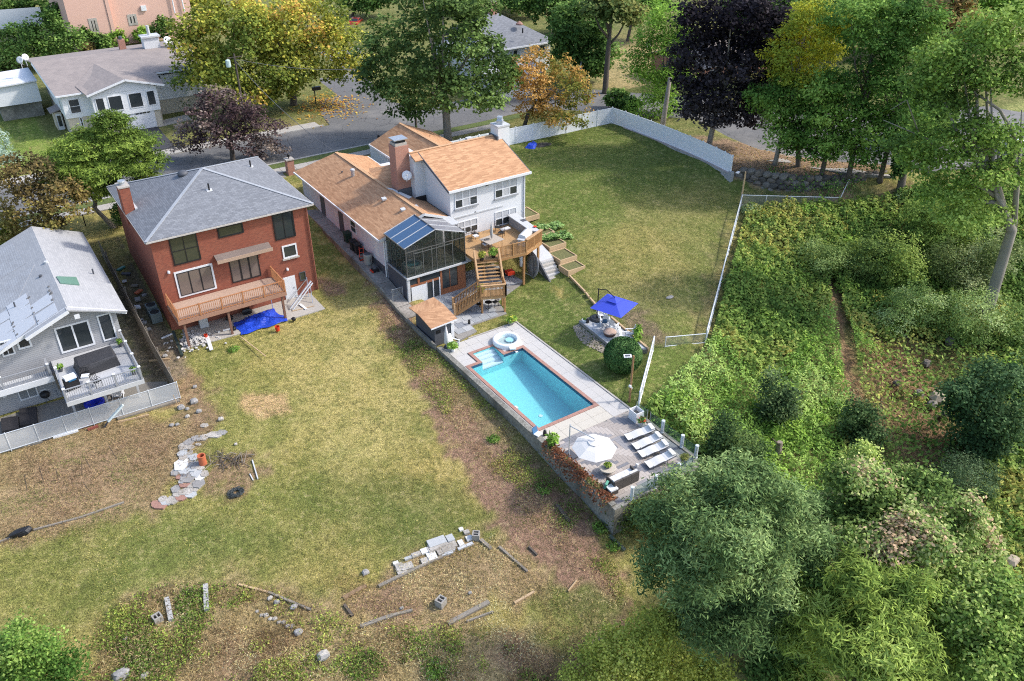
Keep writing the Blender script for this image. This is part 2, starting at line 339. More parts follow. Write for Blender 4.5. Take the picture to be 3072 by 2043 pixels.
# colour zones of soil and turf, plus one painted shadow strip, laid by outline
def pl(z, *uv): return [(PX(u, v, z).x, PX(u, v, z).y) for u, v in uv]
GG = 1.35
DRY = (0.26, 0.21, 0.07); GRN = (0.085, 0.118, 0.026); DGRN = (0.07, 0.085, 0.025); DIRT = (0.19, 0.112, 0.08); STRAW = (0.235, 0.16, 0.095)
DARK = (0.075, 0.06, 0.045); OLIVE = (0.165, 0.158, 0.052); LIME = (0.14, 0.2, 0.035); HILL = (0.08, 0.095, 0.03); LITTER = (0.22, 0.145, 0.1); WEED = (0.17, 0.155, 0.06)
TRACK = pl(-3.5, (2470, 880), (2510, 900), (2560, 1040), (2590, 1160), (2680, 1230), (2640, 1280), (2550, 1180), (2520, 1060))
ZONES = [
 ([(-900, 99), (70, 99), (69, 60), (90, 45), (1100, 20), (1100, 1500), (-900, 1500)], 2, (0.11, 0.12, 0.04), 1),
 ([(43, 39), (69, 57), (69, 80), (43, 80), (40, 50), (33, 60), (33, 35), (45, 35)], 0.5, GRN, 1),
 ([(40.5, 41), (44, 40.5), (66, 56), (66, 60), (54, 60), (41, 50)], 4.0, OLIVE, 0.85),
 ([(45, 45), (52, 47), (54, 55), (46, 57), (42, 52)], 3.0, DRY, 0.55),
 ([(33.7, 35), (38, 35), (38, 52), (44, 53), (40, 57), (34, 52)], 0.8, GRN, 0.9),
 ([(40.1, 40.0), (42.5, 39.8), (43.0, 44.5), (40.6, 46.5)], 0.8, (0.14, 0.1, 0.07), 0.9),
 (pl(1.5, (2120, 1000), (2150, 900), (2190, 720), (2195, 640), (2150, 720), (2080, 980)), 1.0, (0.1, 0.085, 0.045), 0.7),  # shadow of fence and slope growth, painted into the lawn colour
 ([(44.5, 38.0), (67, 55), (69, 57), (77, 49.5), (82, 46), (120, 35), (120, -40), (30, -40), (28, 12), (31, 24), (33.8, 28), (33.8, 34.6)], 0.7, HILL, 1),
 (pl(-4, (2560, 960), (2700, 950), (2900, 1200), (2960, 1560), (2860, 1500), (2620, 1160)), 2.5, (0.19, 0.115, 0.068), 1),
 (TRACK, .8, (0.19, 0.11, 0.065), 1),
 (pl(2.2, (2640, 570), (2900, 560), (2860, 690), (2700, 650)), 1.5, (0.2, 0.115, 0.075), 0.9),
 (pl(2.0, (2210, 545), (2560, 600), (2560, 560), (2500, 520), (2200, 505)), 1.0, LITTER, 0.7),
 ([(69, 57.5), (76, 51), (88, 47), (95, 60), (78, 62), (72, 70), (69, 70)], 1.0, LITTER, 1),
 (pl(-0.5, (1110, 860), (1235, 935), (1330, 1085), (1600, 1345), (1720, 1440), (1830, 1570), (1900, 1760), (1850, 1960), (1700, 1960), (1740, 1720), (1500, 1560), (1400, 1420), (1310, 1270), (1220, 1110), (1165, 1020), (1120, 920)), 0.5, DIRT, 1.0),
 (pl(-1.2, (1240, 1020), (1330, 1085), (1590, 1345), (1680, 1450), (1540, 1380), (1350, 1180)), 0.8, WEED, 0.5),
 (pl(-1.0, (-60, 1360), (250, 1290), (420, 1255), (640, 1290), (560, 1400), (470, 1530), (250, 1580), (-60, 1640)), 0.7, STRAW, 0.85),
 (pl(-1.0, (100, 1380), (450, 1300), (520, 1340), (380, 1480), (60, 1560)), 2.0, DIRT, 0.5),
 (pl(-0.6, (545, 1080), (640, 1180), (660, 1260), (600, 1290), (510, 1220)), 0.7, DIRT, 0.8),
 (pl(-1.0, (650, 1360), (780, 1360), (790, 1440), (690, 1490), (610, 1450)), 0.5, DIRT, 0.8),
 (pl(-2.2, (1020, 1790), (1200, 1700), (1420, 1610), (1500, 1630), (1660, 1740), (1660, 1810), (1480, 1800), (1330, 1880), (1080, 1880)), 0.6, STRAW, 0.9),
 (pl(-2.2, (1080, 1800), (1200, 1760), (1260, 1840), (1100, 1870)), 0.6, DIRT, 0.8),
 (pl(-3, (360, 1850), (480, 1790), (700, 1760), (900, 1800), (1100, 1890), (1400, 1880), (1580, 1990), (1640, 2150), (300, 2150)), 1.2, (0.245, 0.175, 0.095), 0.85),
 (pl(-3, (600, 1950), (900, 1900), (960, 2100), (600, 2100)), 1.5, DIRT, 0.6),
 (pl(-2.5, (1450, 1890), (1640, 1870), (1720, 2000), (1650, 2060), (1500, 1960)), 0.8, DIRT, 0.85),
 (pl(-2, (1640, 1740), (1860, 1760), (1850, 1900), (1680, 1940), (1600, 1880)), 1.2, GRN, 0.7),
 (pl(0, (720, 1165), (855, 1165), (870, 1215), (780, 1235), (715, 1205)), 0.35, (0.38, 0.25, 0.13), 0.95),
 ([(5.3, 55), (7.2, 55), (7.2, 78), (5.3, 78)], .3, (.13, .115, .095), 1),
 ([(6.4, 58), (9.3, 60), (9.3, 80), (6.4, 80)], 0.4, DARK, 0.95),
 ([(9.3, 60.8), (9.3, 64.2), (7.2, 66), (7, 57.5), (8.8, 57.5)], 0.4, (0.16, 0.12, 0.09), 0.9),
 ([(22.3, 62.3), (23.9, 61.6), (24.2, 63.2), (23.2, 65), (22.2, 66)], 0.4, DIRT, 0.95),
 (pl(1.2, (930, 760), (975, 745), (975, 790), (945, 800)), 0.3, DIRT, 0.9),
 ([(22.3, 66), (25.6, 64), (25.6, 84), (22.3, 84)], 0.5, GRN, 0.9),
 (pl(3.0, (-60, 330), (60, 320), (190, 440), (200, 480), (-60, 520)), 1.0, LIME, 0.95),
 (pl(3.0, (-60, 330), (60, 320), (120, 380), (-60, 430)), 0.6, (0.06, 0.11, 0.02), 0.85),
 (pl(1.8, (240, 740), (330, 690), (390, 760), (360, 850), (310, 840)), 0.6, DRY, 0.6),
 (pl(3.0, (880, 395), (1010, 380), (1040, 420), (900, 440)), 0.8, LITTER, 0.7),
 (pl(3.0, (1600, 380), (2000, 380), (2060, 420), (1900, 330)), 0.6, GRN, 0.8),
 (pl(3.2, (1830, 120), (2000, 140), (1960, 260), (1770, 260)), 1.5, (0.3, 0.23, 0.11), 0.9),
 (pl(3.2, (2900, 250), (3100, 280), (3100, 420), (2980, 380)), 2, (0.27, 0.3, 0.1), 0.9),
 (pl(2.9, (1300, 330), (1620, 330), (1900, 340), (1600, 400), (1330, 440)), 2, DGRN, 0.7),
]
def _axis(lo, a, b, hi, step, nc):
 c = lambda p, q: p + (q - p) * (np.linspace(0, 1, nc) ** 2.2)
 return np.concatenate([c(a, lo)[::-1][:-1], np.arange(a, b, step), c(b, hi)])
xs = _axis(-900, -12, 84, 1100, 0.42, 22); ys = _axis(-500, 8, 92, 1500, 0.42, 26)
GX, GY = np.meshgrid(xs, ys); gz = HA(GX.ravel(), GY.ravel())
gx, gy = GX.ravel(), GY.ravel()
big = 0.42 + 0.58 * np.sin(gx * 0.33 + 1.7 * np.sin(gy * 0.21 + 0.5)) * np.sin(gy * 0.29 + 1.4 * np.cos(gx * 0.24))
cc = np.array(DRY)[None] * (1 - big[:, None] * 0.6) + np.array(GRN)[None] * (big[:, None] * 0.6)
jx = gx + .45 * np.sin(gx * 2.1 + 1.7 * np.sin(gy * 1.3)) + .3 * np.sin(gy * 3.7 + gx); jy = gy + .45 * np.sin(gy * 1.9 + 1.5 * np.sin(gx * 1.2)) + .3 * np.sin(gx * 3.3 - gy)   # ragged edges
for poly, k, c in ((pl(-.6, (760, 960), (1080, 930), (1250, 1180), (1230, 1330), (1000, 1400), (880, 1250)), .75, (.32, .265, .1)), (pl(-1.2, (560, 1100), (760, 1000), (900, 1300), (760, 1500), (640, 1300)), .4, (.2, .2, .06)), (pl(-1.6, (1080, 1430), (1350, 1470), (1490, 1570), (1250, 1650), (1040, 1570)), .65, DGRN), (pl(-2, (100, 1650), (420, 1560), (800, 1600), (760, 1700), (300, 1780)), .4, DGRN)):
 q = (poly_in(jx, jy, poly, 1.8) * k)[:, None]; cc = cc * (1 - q) + np.array(c)[None] * q
for poly, k in ((pl(-1.5, (900, 1450), (1300, 1480), (1480, 1560), (1150, 1660), (900, 1560)), 0.45), (pl(-2, (0, 1640), (500, 1560), (800, 1640), (560, 1800), (250, 1900), (0, 1900)), 0.55), (pl(-0.5, (700, 1330), (860, 1430), (820, 1560), (600, 1640), (560, 1560), (720, 1460)), 0.5), (pl(0, (620, 1040), (720, 1060), (680, 1130), (590, 1110)), 0.5)):
 q = (poly_in(jx, jy, poly, 1.6) * k)[:, None]; cc = cc * (1 - q) + np.array(GRN)[None] * q
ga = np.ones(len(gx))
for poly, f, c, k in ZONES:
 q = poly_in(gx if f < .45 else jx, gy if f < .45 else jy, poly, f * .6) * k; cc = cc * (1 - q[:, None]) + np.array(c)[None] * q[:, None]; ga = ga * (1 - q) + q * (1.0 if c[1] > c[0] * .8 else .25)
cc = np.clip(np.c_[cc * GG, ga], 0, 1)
nx, ny = len(xs), len(ys)
ii = np.arange(nx * ny).reshape(ny, nx)
fq = np.stack([ii[:-1, :-1], ii[:-1, 1:], ii[1:, 1:], ii[1:, :-1]], -1).reshape(-1, 4)
def np_mesh(name, v, quads, mat, cols=None, smooth=False):
 me = bpy.data.meshes.new(name); me.vertices.add(len(v)); me.vertices.foreach_set('co', np.ascontiguousarray(v, np.float32).ravel())
 k = quads.shape[1]
 me.loops.add(quads.size); me.loops.foreach_set('vertex_index', np.ascontiguousarray(quads, np.int32).ravel())
 me.polygons.add(len(quads)); me.polygons.foreach_set('loop_start', np.arange(0, quads.size, k, dtype=np.int32))
 me.polygons.foreach_set('loop_total', np.full(len(quads), k, np.int32))
 if smooth: me.polygons.foreach_set('use_smooth', np.ones(len(quads), bool))
 if cols is not None:
  a = me.attributes.new('Col', 'FLOAT_COLOR', 'POINT'); c4 = np.ones((len(v), 4), np.float32); c4[:, :cols.shape[1]] = cols
  a.data.foreach_set('color', c4.ravel())
 me.update(calc_edges=True); me.materials.append(mat)
 return me
def groundm():
 m, n, o = nodes('turf and soil')
 at = N(n, 'Attribute'); at.attribute_name = 'Col'
 p = N(n, 'BsdfPrincipled', Roughness=0.95); p.inputs['Specular IOR Level'].default_value = 0.08
 co = N(n, 'TexCoord').outputs['Object']
 a = noise(n, co, 0.55, 5.0, 0.65); b = noise(n, co, 2.6, 5.0, 0.7); c = noise(n, co, 13.0, 4.0, 0.7)
 x = at.outputs[0]
 def am(f):
  m_ = N(n, 'Math', operation='MULTIPLY'); n.links.new(f, m_.inputs[0]); n.links.new(at.outputs['Alpha'], m_.inputs[1]); return m_.outputs[0]
 x = mixc(n, am(mr(n, a, 0.48, 0.68, 0, 0.62)), x, (0.11, 0.14, 0.032))
 x = mixc(n, am(mr(n, a, 0.5, 0.28, 0, 0.4)), x, (0.38, 0.31, 0.13))
 x = mixc(n, mr(n, b, 0.48, 0.66, 0, 0.68), x, (0.085, 0.085, 0.032))
 x = mixc(n, mr(n, b, 0.47, 0.33, 0, 0.5), x, (0.42, 0.34, 0.17))
 x = mixc(n, 1.0, x, mixc(n, mr(n, c, 0.3, 0.7), (0.25, 0.25, 0.25), (1.8, 1.8, 1.8)), 'MULTIPLY')
 n.links.new(x, p.inputs['Base Color'])
 ad = N(n, 'Math', operation='ADD'); n.links.new(b, ad.inputs[0]); n.links.new(c, ad.inputs[1])
 bump(n, ad.outputs[0], p, 0.12, 0.7)
 n.links.new(p.outputs[0], o.inputs[0]); return m
gm = np_mesh('ground', np.stack([gx, gy, gz], 1), fq, groundm(), cc, True)
go = bpy.data.objects.new('ground', gm); col.objects.link(go); go['kind'] = 'structure'
# ------------------------------------------------------------------ common materials
def asphm():
 m, n, o = nodes('cracked asphalt'); p = N(n, 'BsdfPrincipled', Roughness=.92); co = N(n, 'TexCoord').outputs['Object']
 x = ramp(n, noise(n, co, 9.0, 4.0), (.105, .104, .106), (.165, .162, .16), .3, .7); x = mixc(n, mr(n, noise(n, co, .22, 4.0), .45, .62, 0, .75), x, (.21, .2, .19))
 v = N(n, 'TexVoronoi', feature='DISTANCE_TO_EDGE', Scale=.3); d = N(n, 'VectorMath', operation='ADD'); nn_ = N(n, 'TexNoise', Scale=.8, Detail=4.0); n.links.new(co, nn_.inputs['Vector']); n.links.new(co, d.inputs[0]); n.links.new(nn_.outputs[1], d.inputs[1]); n.links.new(d.outputs[0], v.inputs['Vector'])
 x = mixc(n, mr(n, v.outputs[0], .004, .012, .7, 0), x, (.04, .04, .042)); n.links.new(x, p.inputs['Base Color']); n.links.new(p.outputs[0], o.inputs[0]); return m
ASPH = asphm()
ASPD = stdm('fresh asphalt', (0.055, 0.056, 0.064), 0.85, 0.2, 4.0)
CONC = stdm('pale concrete', (0.42, 0.39, 0.35), 0.85, 0.12, 2.0, tint=(0.3, 0.27, 0.23))
CONG = stdm('grey concrete', (0.27, 0.255, 0.235), 0.9, 0.18, 2.5, tint=(0.15, 0.14, 0.12))
CONW = stdm('weathered concrete wall', (0.24, 0.23, 0.2), 0.9, 0.3, 1.5, tint=(0.09, 0.085, 0.07), bmp=0.02)
WHITE = stdm('white paint', (0.7, 0.71, 0.73), 0.55, 0.03, 2.0)
STUCCO = stdm('white stucco', (0.66, 0.67, 0.69), 0.8, 0.04, 4.0)
WVINYL = stdm('white vinyl', (0.78, 0.8, 0.84), 0.45, 0.03, 1.0)
BLACK = stdm('black metal', (0.02, 0.02, 0.022), 0.45, 0.2, 3.0)
DGREY = stdm('dark grey paint', (0.085, 0.09, 0.105), 0.6, 0.12, 2.0)
MGREY = stdm('mid grey paint', (0.32, 0.33, 0.35), 0.6, 0.08, 2.0)
LGREY = stdm('light grey paint', (0.52, 0.53, 0.54), 0.6, 0.06, 2.0)
STEEL = stdm('galvanised steel', (0.5, 0.53, 0.57), 0.4, 0.1, 3.0, metal=0.6)
WOODD = stdm('stained deck wood', (0.36, 0.2, 0.095), 0.7, 0.2, 5.0, tint=(0.25, 0.13, 0.06))
WOODP = stdm('pale lumber', (0.52, 0.37, 0.22), 0.75, 0.15, 4.0)
WOODG = stdm('grey weathered timber', (0.26, 0.23, 0.19), 0.9, 0.25, 4.0, tint=(0.14, 0.12, 0.1))
CEDAR = stdm('redwood stain', (0.30, 0.115, 0.055), 0.6, 0.2, 4.0)
BARK = stdm('bark', (0.115, 0.095, 0.078), 0.95, 0.35, 6.0, bmp=0.05)
BARKP = stdm('pale bark', (0.26, 0.235, 0.2), 0.95, 0.3, 5.0, bmp=0.04)
TERRA = stdm('terracotta', (0.5, 0.14, 0.065), 0.7, 0.12, 3.0)
REDP = stdm('red plastic', (0.62, 0.05, 0.02), 0.4, 0.1, 2.0)
BLUET = stdm('blue tarp', (0.02, 0.07, 0.55), 0.35, 0.25, 3.0, tint=(0.02, 0.05, 0.32), bmp=0.05)
BLUEC = stdm('blue canopy cloth', (0.045, 0.075, 0.52), 0.75, 0.06, 2.0)
CREAMC = stdm('cream canopy cloth', (0.72, 0.69, 0.65), 0.8, 0.03, 2.0)
GLASSD = glassm('dark window glass', (0.035, 0.042, 0.045), 0.0)
GLASSG = glassm('greenish window glass', (0.05, 0.054, 0.038), 0.0)
SHADE = stdm('window blind', (0.45, 0.46, 0.48), 0.7, 0.05, 1.0)
STONEW = stdm('pale stone', (0.43, 0.4, 0.36), 0.9, 0.3, 3.0, tint=(0.22, 0.19, 0.15), bmp=0.02)
STONEG = stdm('grey stone', (0.3, 0.29, 0.28), 0.85, 0.2, 3.0, tint=(0.18, 0.17, 0.16), bmp=0.02)
STONER = stdm('red slate', (0.34, 0.19, 0.15), 0.85, 0.2, 3.0)
BRICKR = brickm('red brick', (0.3, 0.09, 0.052), (0.185, 0.054, 0.034), (0.22, 0.12, 0.09), 0.21, 0.075, 0.009, stain=(0.22, 0.05, 0.035), sfac=0.4)
BRICKP = brickm('chimney brick', (0.42, 0.18, 0.12), (0.33, 0.13, 0.09), (0.42, 0.3, 0.25), 0.21, 0.075, 0.012)
PEACH = brickm('peach brick', (0.66, 0.42, 0.34), (0.6, 0.37, 0.29), (0.6, 0.42, 0.35), 0.3, 0.1, 0.01, sfac=0.15, stain=(0.5, 0.3, 0.24))
SIDING = brickm('grey vinyl siding', (0.36, 0.36, 0.37), (0.34, 0.34, 0.35), (0.2, 0.2, 0.21), 4.0, 0.15, 0.016, 0.6, 0.02, sfac=0.15, stain=(0.27, 0.27, 0.27))
SIDEW = brickm('white siding', (0.72, 0.73, 0.74), (0.7, 0.71, 0.72), (0.52, 0.53, 0.55), 4.0, 0.18, 0.012, 0.6, 0.015, sfac=0.1, stain=(0.6, 0.6, 0.6))
SHTAN = brickm('tan shingles', (0.56, 0.325, 0.18), (0.33, 0.172, 0.09), (0.32, 0.175, 0.1), 0.55, 0.15, 0.006, 0.9, 0.012, stain=(0.40, 0.21, 0.11), sfac=0.4)
SHGRY = brickm('grey shingles', (0.225, 0.235, 0.255), (0.14, 0.147, 0.163), (0.095, 0.1, 0.11), 0.36, 0.15, 0.012, 0.9, 0.012, stain=(0.19, 0.2, 0.225), sfac=0.3)
SHLGT = brickm('pale grey shingles', (0.37, 0.373, 0.38), (0.3, 0.305, 0.315), (0.25, 0.25, 0.265), 0.4, 0.16, 0.01, 0.9, 0.01, stain=(0.38, 0.38, 0.4), sfac=0.35)
SHBRN = brickm('taupe shingles', (0.315, 0.27, 0.25), (0.255, 0.22, 0.205), (0.2, 0.175, 0.165), 0.4, 0.16, 0.008, 0.9, 0.01, stain=(0.15, 0.135, 0.135), sfac=0.5)
# ------------------------------------------------------------------ building helpers
def _map(ax, w):
 if ax == 'y': return lambda a, z, d: (a, w - d, z)       # wall facing the camera side (-y)
 if ax == 'x': return lambda a, z, d: (w - d, a, z)       # wall facing -x
 if ax == 'X': return lambda a, z, d: (w + d, a, z)       # wall facing +x
def _bx(mb, f, a0, a1, z0, z1, d0, d1):
 p, q = f(a0, z0, d0), f(a1, z1, d1)
 mb.box(min(p[0], q[0]), max(p[0], q[0]), min(p[1], q[1]), max(p[1], q[1]), min(p[2], q[2]), max(p[2], q[2]))
def window(parent, ax, wl, a0, a1, z0, z1, cols=1, rows=1, fm=None, gm=None, fw=0.07, fd=0.06, mull=0.05, sill=None, blind=None, name='window', label=None):
 fm = fm or WHITE; gm = gm or GLASSD; f = _map(ax, wl); mb = MB()
 if a0 > a1: a0, a1 = a1, a0
 _bx(mb, f, a0, a1, z1 - fw, z1, 0, fd); _bx(mb, f, a0, a1, z0, z0 + fw, 0, fd)
 _bx(mb, f, a0, a0 + fw, z0 + fw, z1 - fw, 0, fd); _bx(mb, f, a1 - fw, a1, z0 + fw, z1 - fw, 0, fd)
 ia0, ia1, iz0, iz1 = a0 + fw, a1 - fw, z0 + fw, z1 - fw
 for i in range(1, cols): c = ia0 + (ia1 - ia0) * i / cols; _bx(mb, f, c - mull / 2, c + mull / 2, iz0, iz1, 0, fd - 0.008)
 for j in range(1, rows): c = iz0 + (iz1 - iz0) * j / rows; _bx(mb, f, ia0, ia1, c - mull / 2, c + mull / 2, 0, fd - 0.012)
 o = mb.build(name, fm, parent, label=label)
 for i in range(cols):
  for j in range(rows):
   p = MB(); m2 = mull / 2
   b0 = ia0 + (ia1 - ia0) * i / cols + (m2 if i else 0); b1 = ia0 + (ia1 - ia0) * (i + 1) / cols - (m2 if i < cols - 1 else 0)
   c0 = iz0 + (iz1 - iz0) * j / rows + (m2 if j else 0); c1 = iz0 + (iz1 - iz0) * (j + 1) / rows - (m2 if j < rows - 1 else 0)
   bl = blind and blind(i, j); _bx(p, f, b0, b1, c0, c1, 0.005, 0.022)
   p.build('blind' if bl else 'pane', SHADE if bl else gm, o)
 if sill is not None:
  s = MB(); _bx(s, f, a0 - 0.1, a1 + 0.1, z0 - 0.12, z0 - 0.005, 0, 0.14); s.build('sill', sill, o)
 return o
def wpx(parent, y, p, q, **kw):
 x0, z1 = WY(p[0], p[1], y); x1, z0 = WY(q[0], q[1], y)
 return window(parent, 'y', y, x0, x1, z0, z1, **kw)
def railing(parent, pts, h, mat, gap=0.13, post=0.1, rail=0.06, bt=0.035, cap=None, posts='all', foot=0.08, pmat=None):
 """post-and-baluster railing along 3D floor points"""
 off = Vector(OFF.get(parent.name, (0, 0, 0))); pts = [Vector(p) for p in pts]
 pr = MB().box(-bt/2, bt/2, -bt/2, bt/2, foot, h - 0.02).build('baluster', mat, parent); pr.parent = parent
 first = True
 for i, p in enumerate(pts):
  if posts == 'all' or (posts == 'ends' and i in (0, len(pts) - 1)):
   MB().box(p.x - post/2, p.x + post/2, p.y - post/2, p.y + post/2, p.z - 0.02, p.z + h + 0.07).build('post', pmat or mat, parent)
   if cap: MB().box(p.x - post*0.75, p.x + post*0.75, p.y - post*0.75, p.y + post*0.75, p.z + h + 0.072, p.z + h + 0.13).build('post_cap', cap, parent)
 for a, b in zip(pts[:-1], pts[1:]):
  MB().bar(a + Vector((0, 0, h)), b + Vector((0, 0, h)), rail * 1.6, rail).build('handrail', mat, parent)
  MB().bar(a + Vector((0, 0, foot)), b + Vector((0, 0, foot)), rail, rail).build('bottom_rail', mat, parent)
  n = max(1, int((b - a).length / gap)); ang = math.atan2(b.y - a.y, b.x - a.x)
  for k in range(1, n):
   q = a.lerp(b, k / n) - off + Vector(OFF.get(pr.name, (0, 0, 0))) * 0
   if first:
    # the prototype was authored in world space about the origin: move its data
    pr.data.transform(Matrix.Translation(off)); pr.location = q; pr.rotation_euler = (0, 0, ang); first = False
   else: piece(pr, 'baluster', parent, q, ang)
 return pr
def cyl_part(name, p, q, r, mat, parent, r1=None, n=10): return MB().cyl(p, q, r, r1, n).build(name, mat, parent, smooth=False)
# ------------------------------------------------------------------ streets and paths
Z0 = 2.97
mb = MB().box(-200, 62, 88.9, 98.3, 2.6, Z0)
st = struct('street', mb, ASPH)
struct('side_street', MB().prism(SSTREET, 2.5, Z0 + 0.004), ASPH)
struct('corner_street', MB().prism(CSTREET, 2.3, Z0 + 0.06), ASPH)
KERB = stdm('kerb concrete', (0.44, 0.42, 0.385), 0.85, 0.12, 2.0, tint=(0.3, 0.28, 0.25))
struct('kerb', MB().box(-200, 44, 88.62, 88.9, 2.6, 3.1), KERB)
struct('verge', MB().box(-200, 62, 87.3, 88.6, 2.5, 3.06), stdm('verge grass', (0.11, 0.145, 0.04), 0.95, 0.4, 4.0, bmp=0.05))
sw = struct('pavement', MB().box(-200, 60, 85.8, 87.3, 2.4, 3.0), CONG)
for i in range(42):
 x = -22 + i * 1.6
 MB().box(x + 0.02, x + 1.58, 85.84, 87.26, 3.0, 3.03).build('paving_slab', CONC, sw)
struct('far_kerb', MB().box(-200, 37.6, 98.3, 98.55, 2.6, 3.1), KERB)
sw2 = struct('far_pavement', MB().box(-200, 37.2, 98.55, 100.3, 2.4, 3.05), CONC)
struct('driveway_apron', MB().prism([(13.2, 98.56), (20.8, 98.56), (20.0, 100.28), (14.2, 100.28)], 3.02, 3.056), CONC)
struct('driveway', MB().prism([(14.2, 100.3), (20.0, 100.3), (20.2, 109.9), (14.4, 109.9)], 2.9, 3.12), ASPD)
# right-hand kerb, pavement slabs behind the white fence
rk = [PX(u, v, 3.2) for u, v in ((2010, 374), (2065, 408), (2195, 472), (2373, 487), (2447, 504), (2560, 520), (2680, 528))]
rk2 = [PX(u, v, 3.2) for u, v in ((2085, 358), (2180, 410), (2268, 447), (2385, 470), (2470, 480), (2580, 494), (2700, 500))]
rs = struct('corner_pavement', MB().prism([(p.x, p.y) for p in rk] + [(p.x, p.y) for p in rk2[::-1]], 2.6, 3.13), CONG)
for a, b, c, d in zip(rk[:-1], rk[1:], rk2[1:], rk2[:-1]):
 for t in range(2):
  q = [a.lerp(b, t/2 + .01), a.lerp(b, t/2 + .49), d.lerp(c, t/2 + .49), d.lerp(c, t/2 + .01)]
  MB().prism([(k.x, k.y) for k in q], 3.1, 3.16).build('paving_slab', CONC, rs)
# ------------------------------------------------------------------ pool terrace
X0, X1, Y0, Y1 = 26.99, 31.85, 36.9, 46.0
DECK = stdm('pale stone paving', (0.5, 0.48, 0.455), 0.8, 0.08, 2.5, tint=(0.45, 0.42, 0.38))
DECKW = stdm('warm stone paving', (0.53, 0.49, 0.42), 0.8, 0.1, 2.5, tint=(0.47, 0.42, 0.34))
deck = struct('pool_terrace', MB().box(26.46, X0 - 0.02, 28.0, 49.5, -0.3, -0.03).box(X1 + 0.02, 33.6, 28.0, 49.5, -0.3, -0.03).box(X0 - 0.02, X1 + 0.02, 28.0, Y0 - 0.02, -0.3, -0.03).box(X0 - 0.02, 28.0, Y1 + 0.02, 49.5, -0.3, -0.03).box(30.12, X1 + 0.02, Y1 + 0.02, 49.5, -0.3, -0.03).box(28.0, 30.12, 47.6, 49.5, -0.3, -0.03), CONG)
_pv = {}
def paving(x0, x1, y0, y1, sx, sy, mat, skip=None):
 nx_, ny_ = max(1, round((x1 - x0) / sx)), max(1, round((y1 - y0) / sy)); a, b = (x1 - x0) / nx_, (y1 - y0) / ny_
 for i in range(nx_):
  for j in range(ny_):
   cx, cy = x0 + (i + .5) * a, y0 + (j + .5) * b
   if skip and skip(cx, cy): continue
   key = (round(a, 3), round(b, 3), mat.name)
   if key not in _pv: _pv[key] = MB().box(-a/2 + .008, a/2 - .008, -b/2 + .008, b/2 - .008, -0.03, 0.0).build('paving_slab', mat, deck); _pv[key].location = (cx, cy, 0)
   else: piece(_pv[key], 'paving_slab', deck, (cx, cy, random.uniform(-.003, .003)))
CO = 0.27
paving(26.46, X0 - CO - .01, 28.6, 46.3, 1.0, 1.1, DECK)
paving(X1 + CO + .01, 33.62, 35.0, 46.3, 0.72, 1.2, DECK)
paving(26.46, 33.62, 47.75, 49.52, 1.0, 0.9, DECK)
paving(26.46, 27.72, 46.3, 47.75, 1.2, 0.75, DECK)
paving(30.35, 33.62, 46.3, 47.75, 1.1, 0.75, DECK)
paving(X0 - CO, X1 + CO, 35.0, Y0 - CO - .01, 1.3, 0.85, DECKW)
# wood-look tiles laid in a herringbone, one tile each
TL = [stdm('pale wood tile', (0.46, 0.41, 0.37), 0.6, 0.12, 3.0), stdm('taupe wood tile', (0.37, 0.325, 0.29), 0.6, 0.12, 3.0), stdm('grey wood tile', (0.285, 0.275, 0.28), 0.6, 0.12, 3.0), stdm('slate wood tile', (0.2, 0.2, 0.215), 0.6, 0.12, 3.0)]
tf = struct('tile_terrace', MB().prism([(26.5, 28.05), (33.2, 28.05), (33.6, 28.5), (33.6, 34.98), (26.5, 34.98)], -0.2, -0.028), CONG)
TW, TLN = 0.24, 0.96; tp = {}
def tile(cx, cy, rz, ci):
 if not (26.35 < cx < 33.72 and 27.95 < cy < 35.15) or cx - cy > 5.2: return
 if ci not in tp: tp[ci] = MB().box(-TLN/2 + .006, TLN/2 - .006, -TW/2 + .006, TW/2 - .006, -0.025, 0).build('tile', TL[ci], tf); tp[ci].location = (cx, cy, -.006); tp[ci].rotation_euler = (0, 0, rz)
 else: piece(tp[ci], 'tile', tf, (cx, cy, random.uniform(-.009, -.005)), rz)
_mc = [0, 1, 3, 0, 2, 0, 1, 3, 1, 0, 2, 3]
for k in range(-60, 60):
 for m_ in range(-16, 16):
  x, y = k * TW, k * TW + 2 * TLN * m_
  for hv in (0, 1):
   if hv == 0: cx, cy, a = x + TLN / 2, y + TW / 2, 0.0
   else: cx, cy, a = x + TW / 2, y + TW + TLN / 2, math.pi / 2
   wx, wy = cx, -cy + 31.5
   ci = _mc[(2 * m_ + hv) % 12]
   if random.random() < 0.22: ci = random.choice((0, 1, 2))
   tile(wx + 30.0, wy, a, ci)
# pool
LINER = stdm('blue pool liner', (0.25, 0.63, 0.65), 0.5, 0.07, 2.0, tint=(0.18, 0.59, 0.65))
pool = thing('swimming_pool', 'rectangular swimming pool with clear turquoise water and brick coping', 'pool', ((X0 + X1) / 2, (Y0 + Y1) / 2, -2.4))
zf0, zf1 = -1.25, -2.3
bs = MB()
bs.poly([(X0, Y1, zf0), (X0, Y0, zf1), (X1, Y0, zf1), (X1, Y1, zf0)])
for a, b, za, zb in (((X0, Y0), (X1, Y0), zf1, zf1), ((X1, Y0), (X1, Y1), zf1, zf0), ((X1, Y1), (30.05, Y1), zf0, zf0), ((28.1, Y1), (X0, Y1), zf0, zf0), ((X0, Y1), (X0, Y0), zf0, zf1)):
 bs.poly([(a[0], a[1], za), (b[0], b[1], zb), (b[0], b[1], -0.02), (a[0], a[1], -0.02)])
bs.poly([(28.1, Y1, zf0), (30.05, Y1, zf0), (30.05, Y1, -0.75), (28.1, Y1, -0.75)])
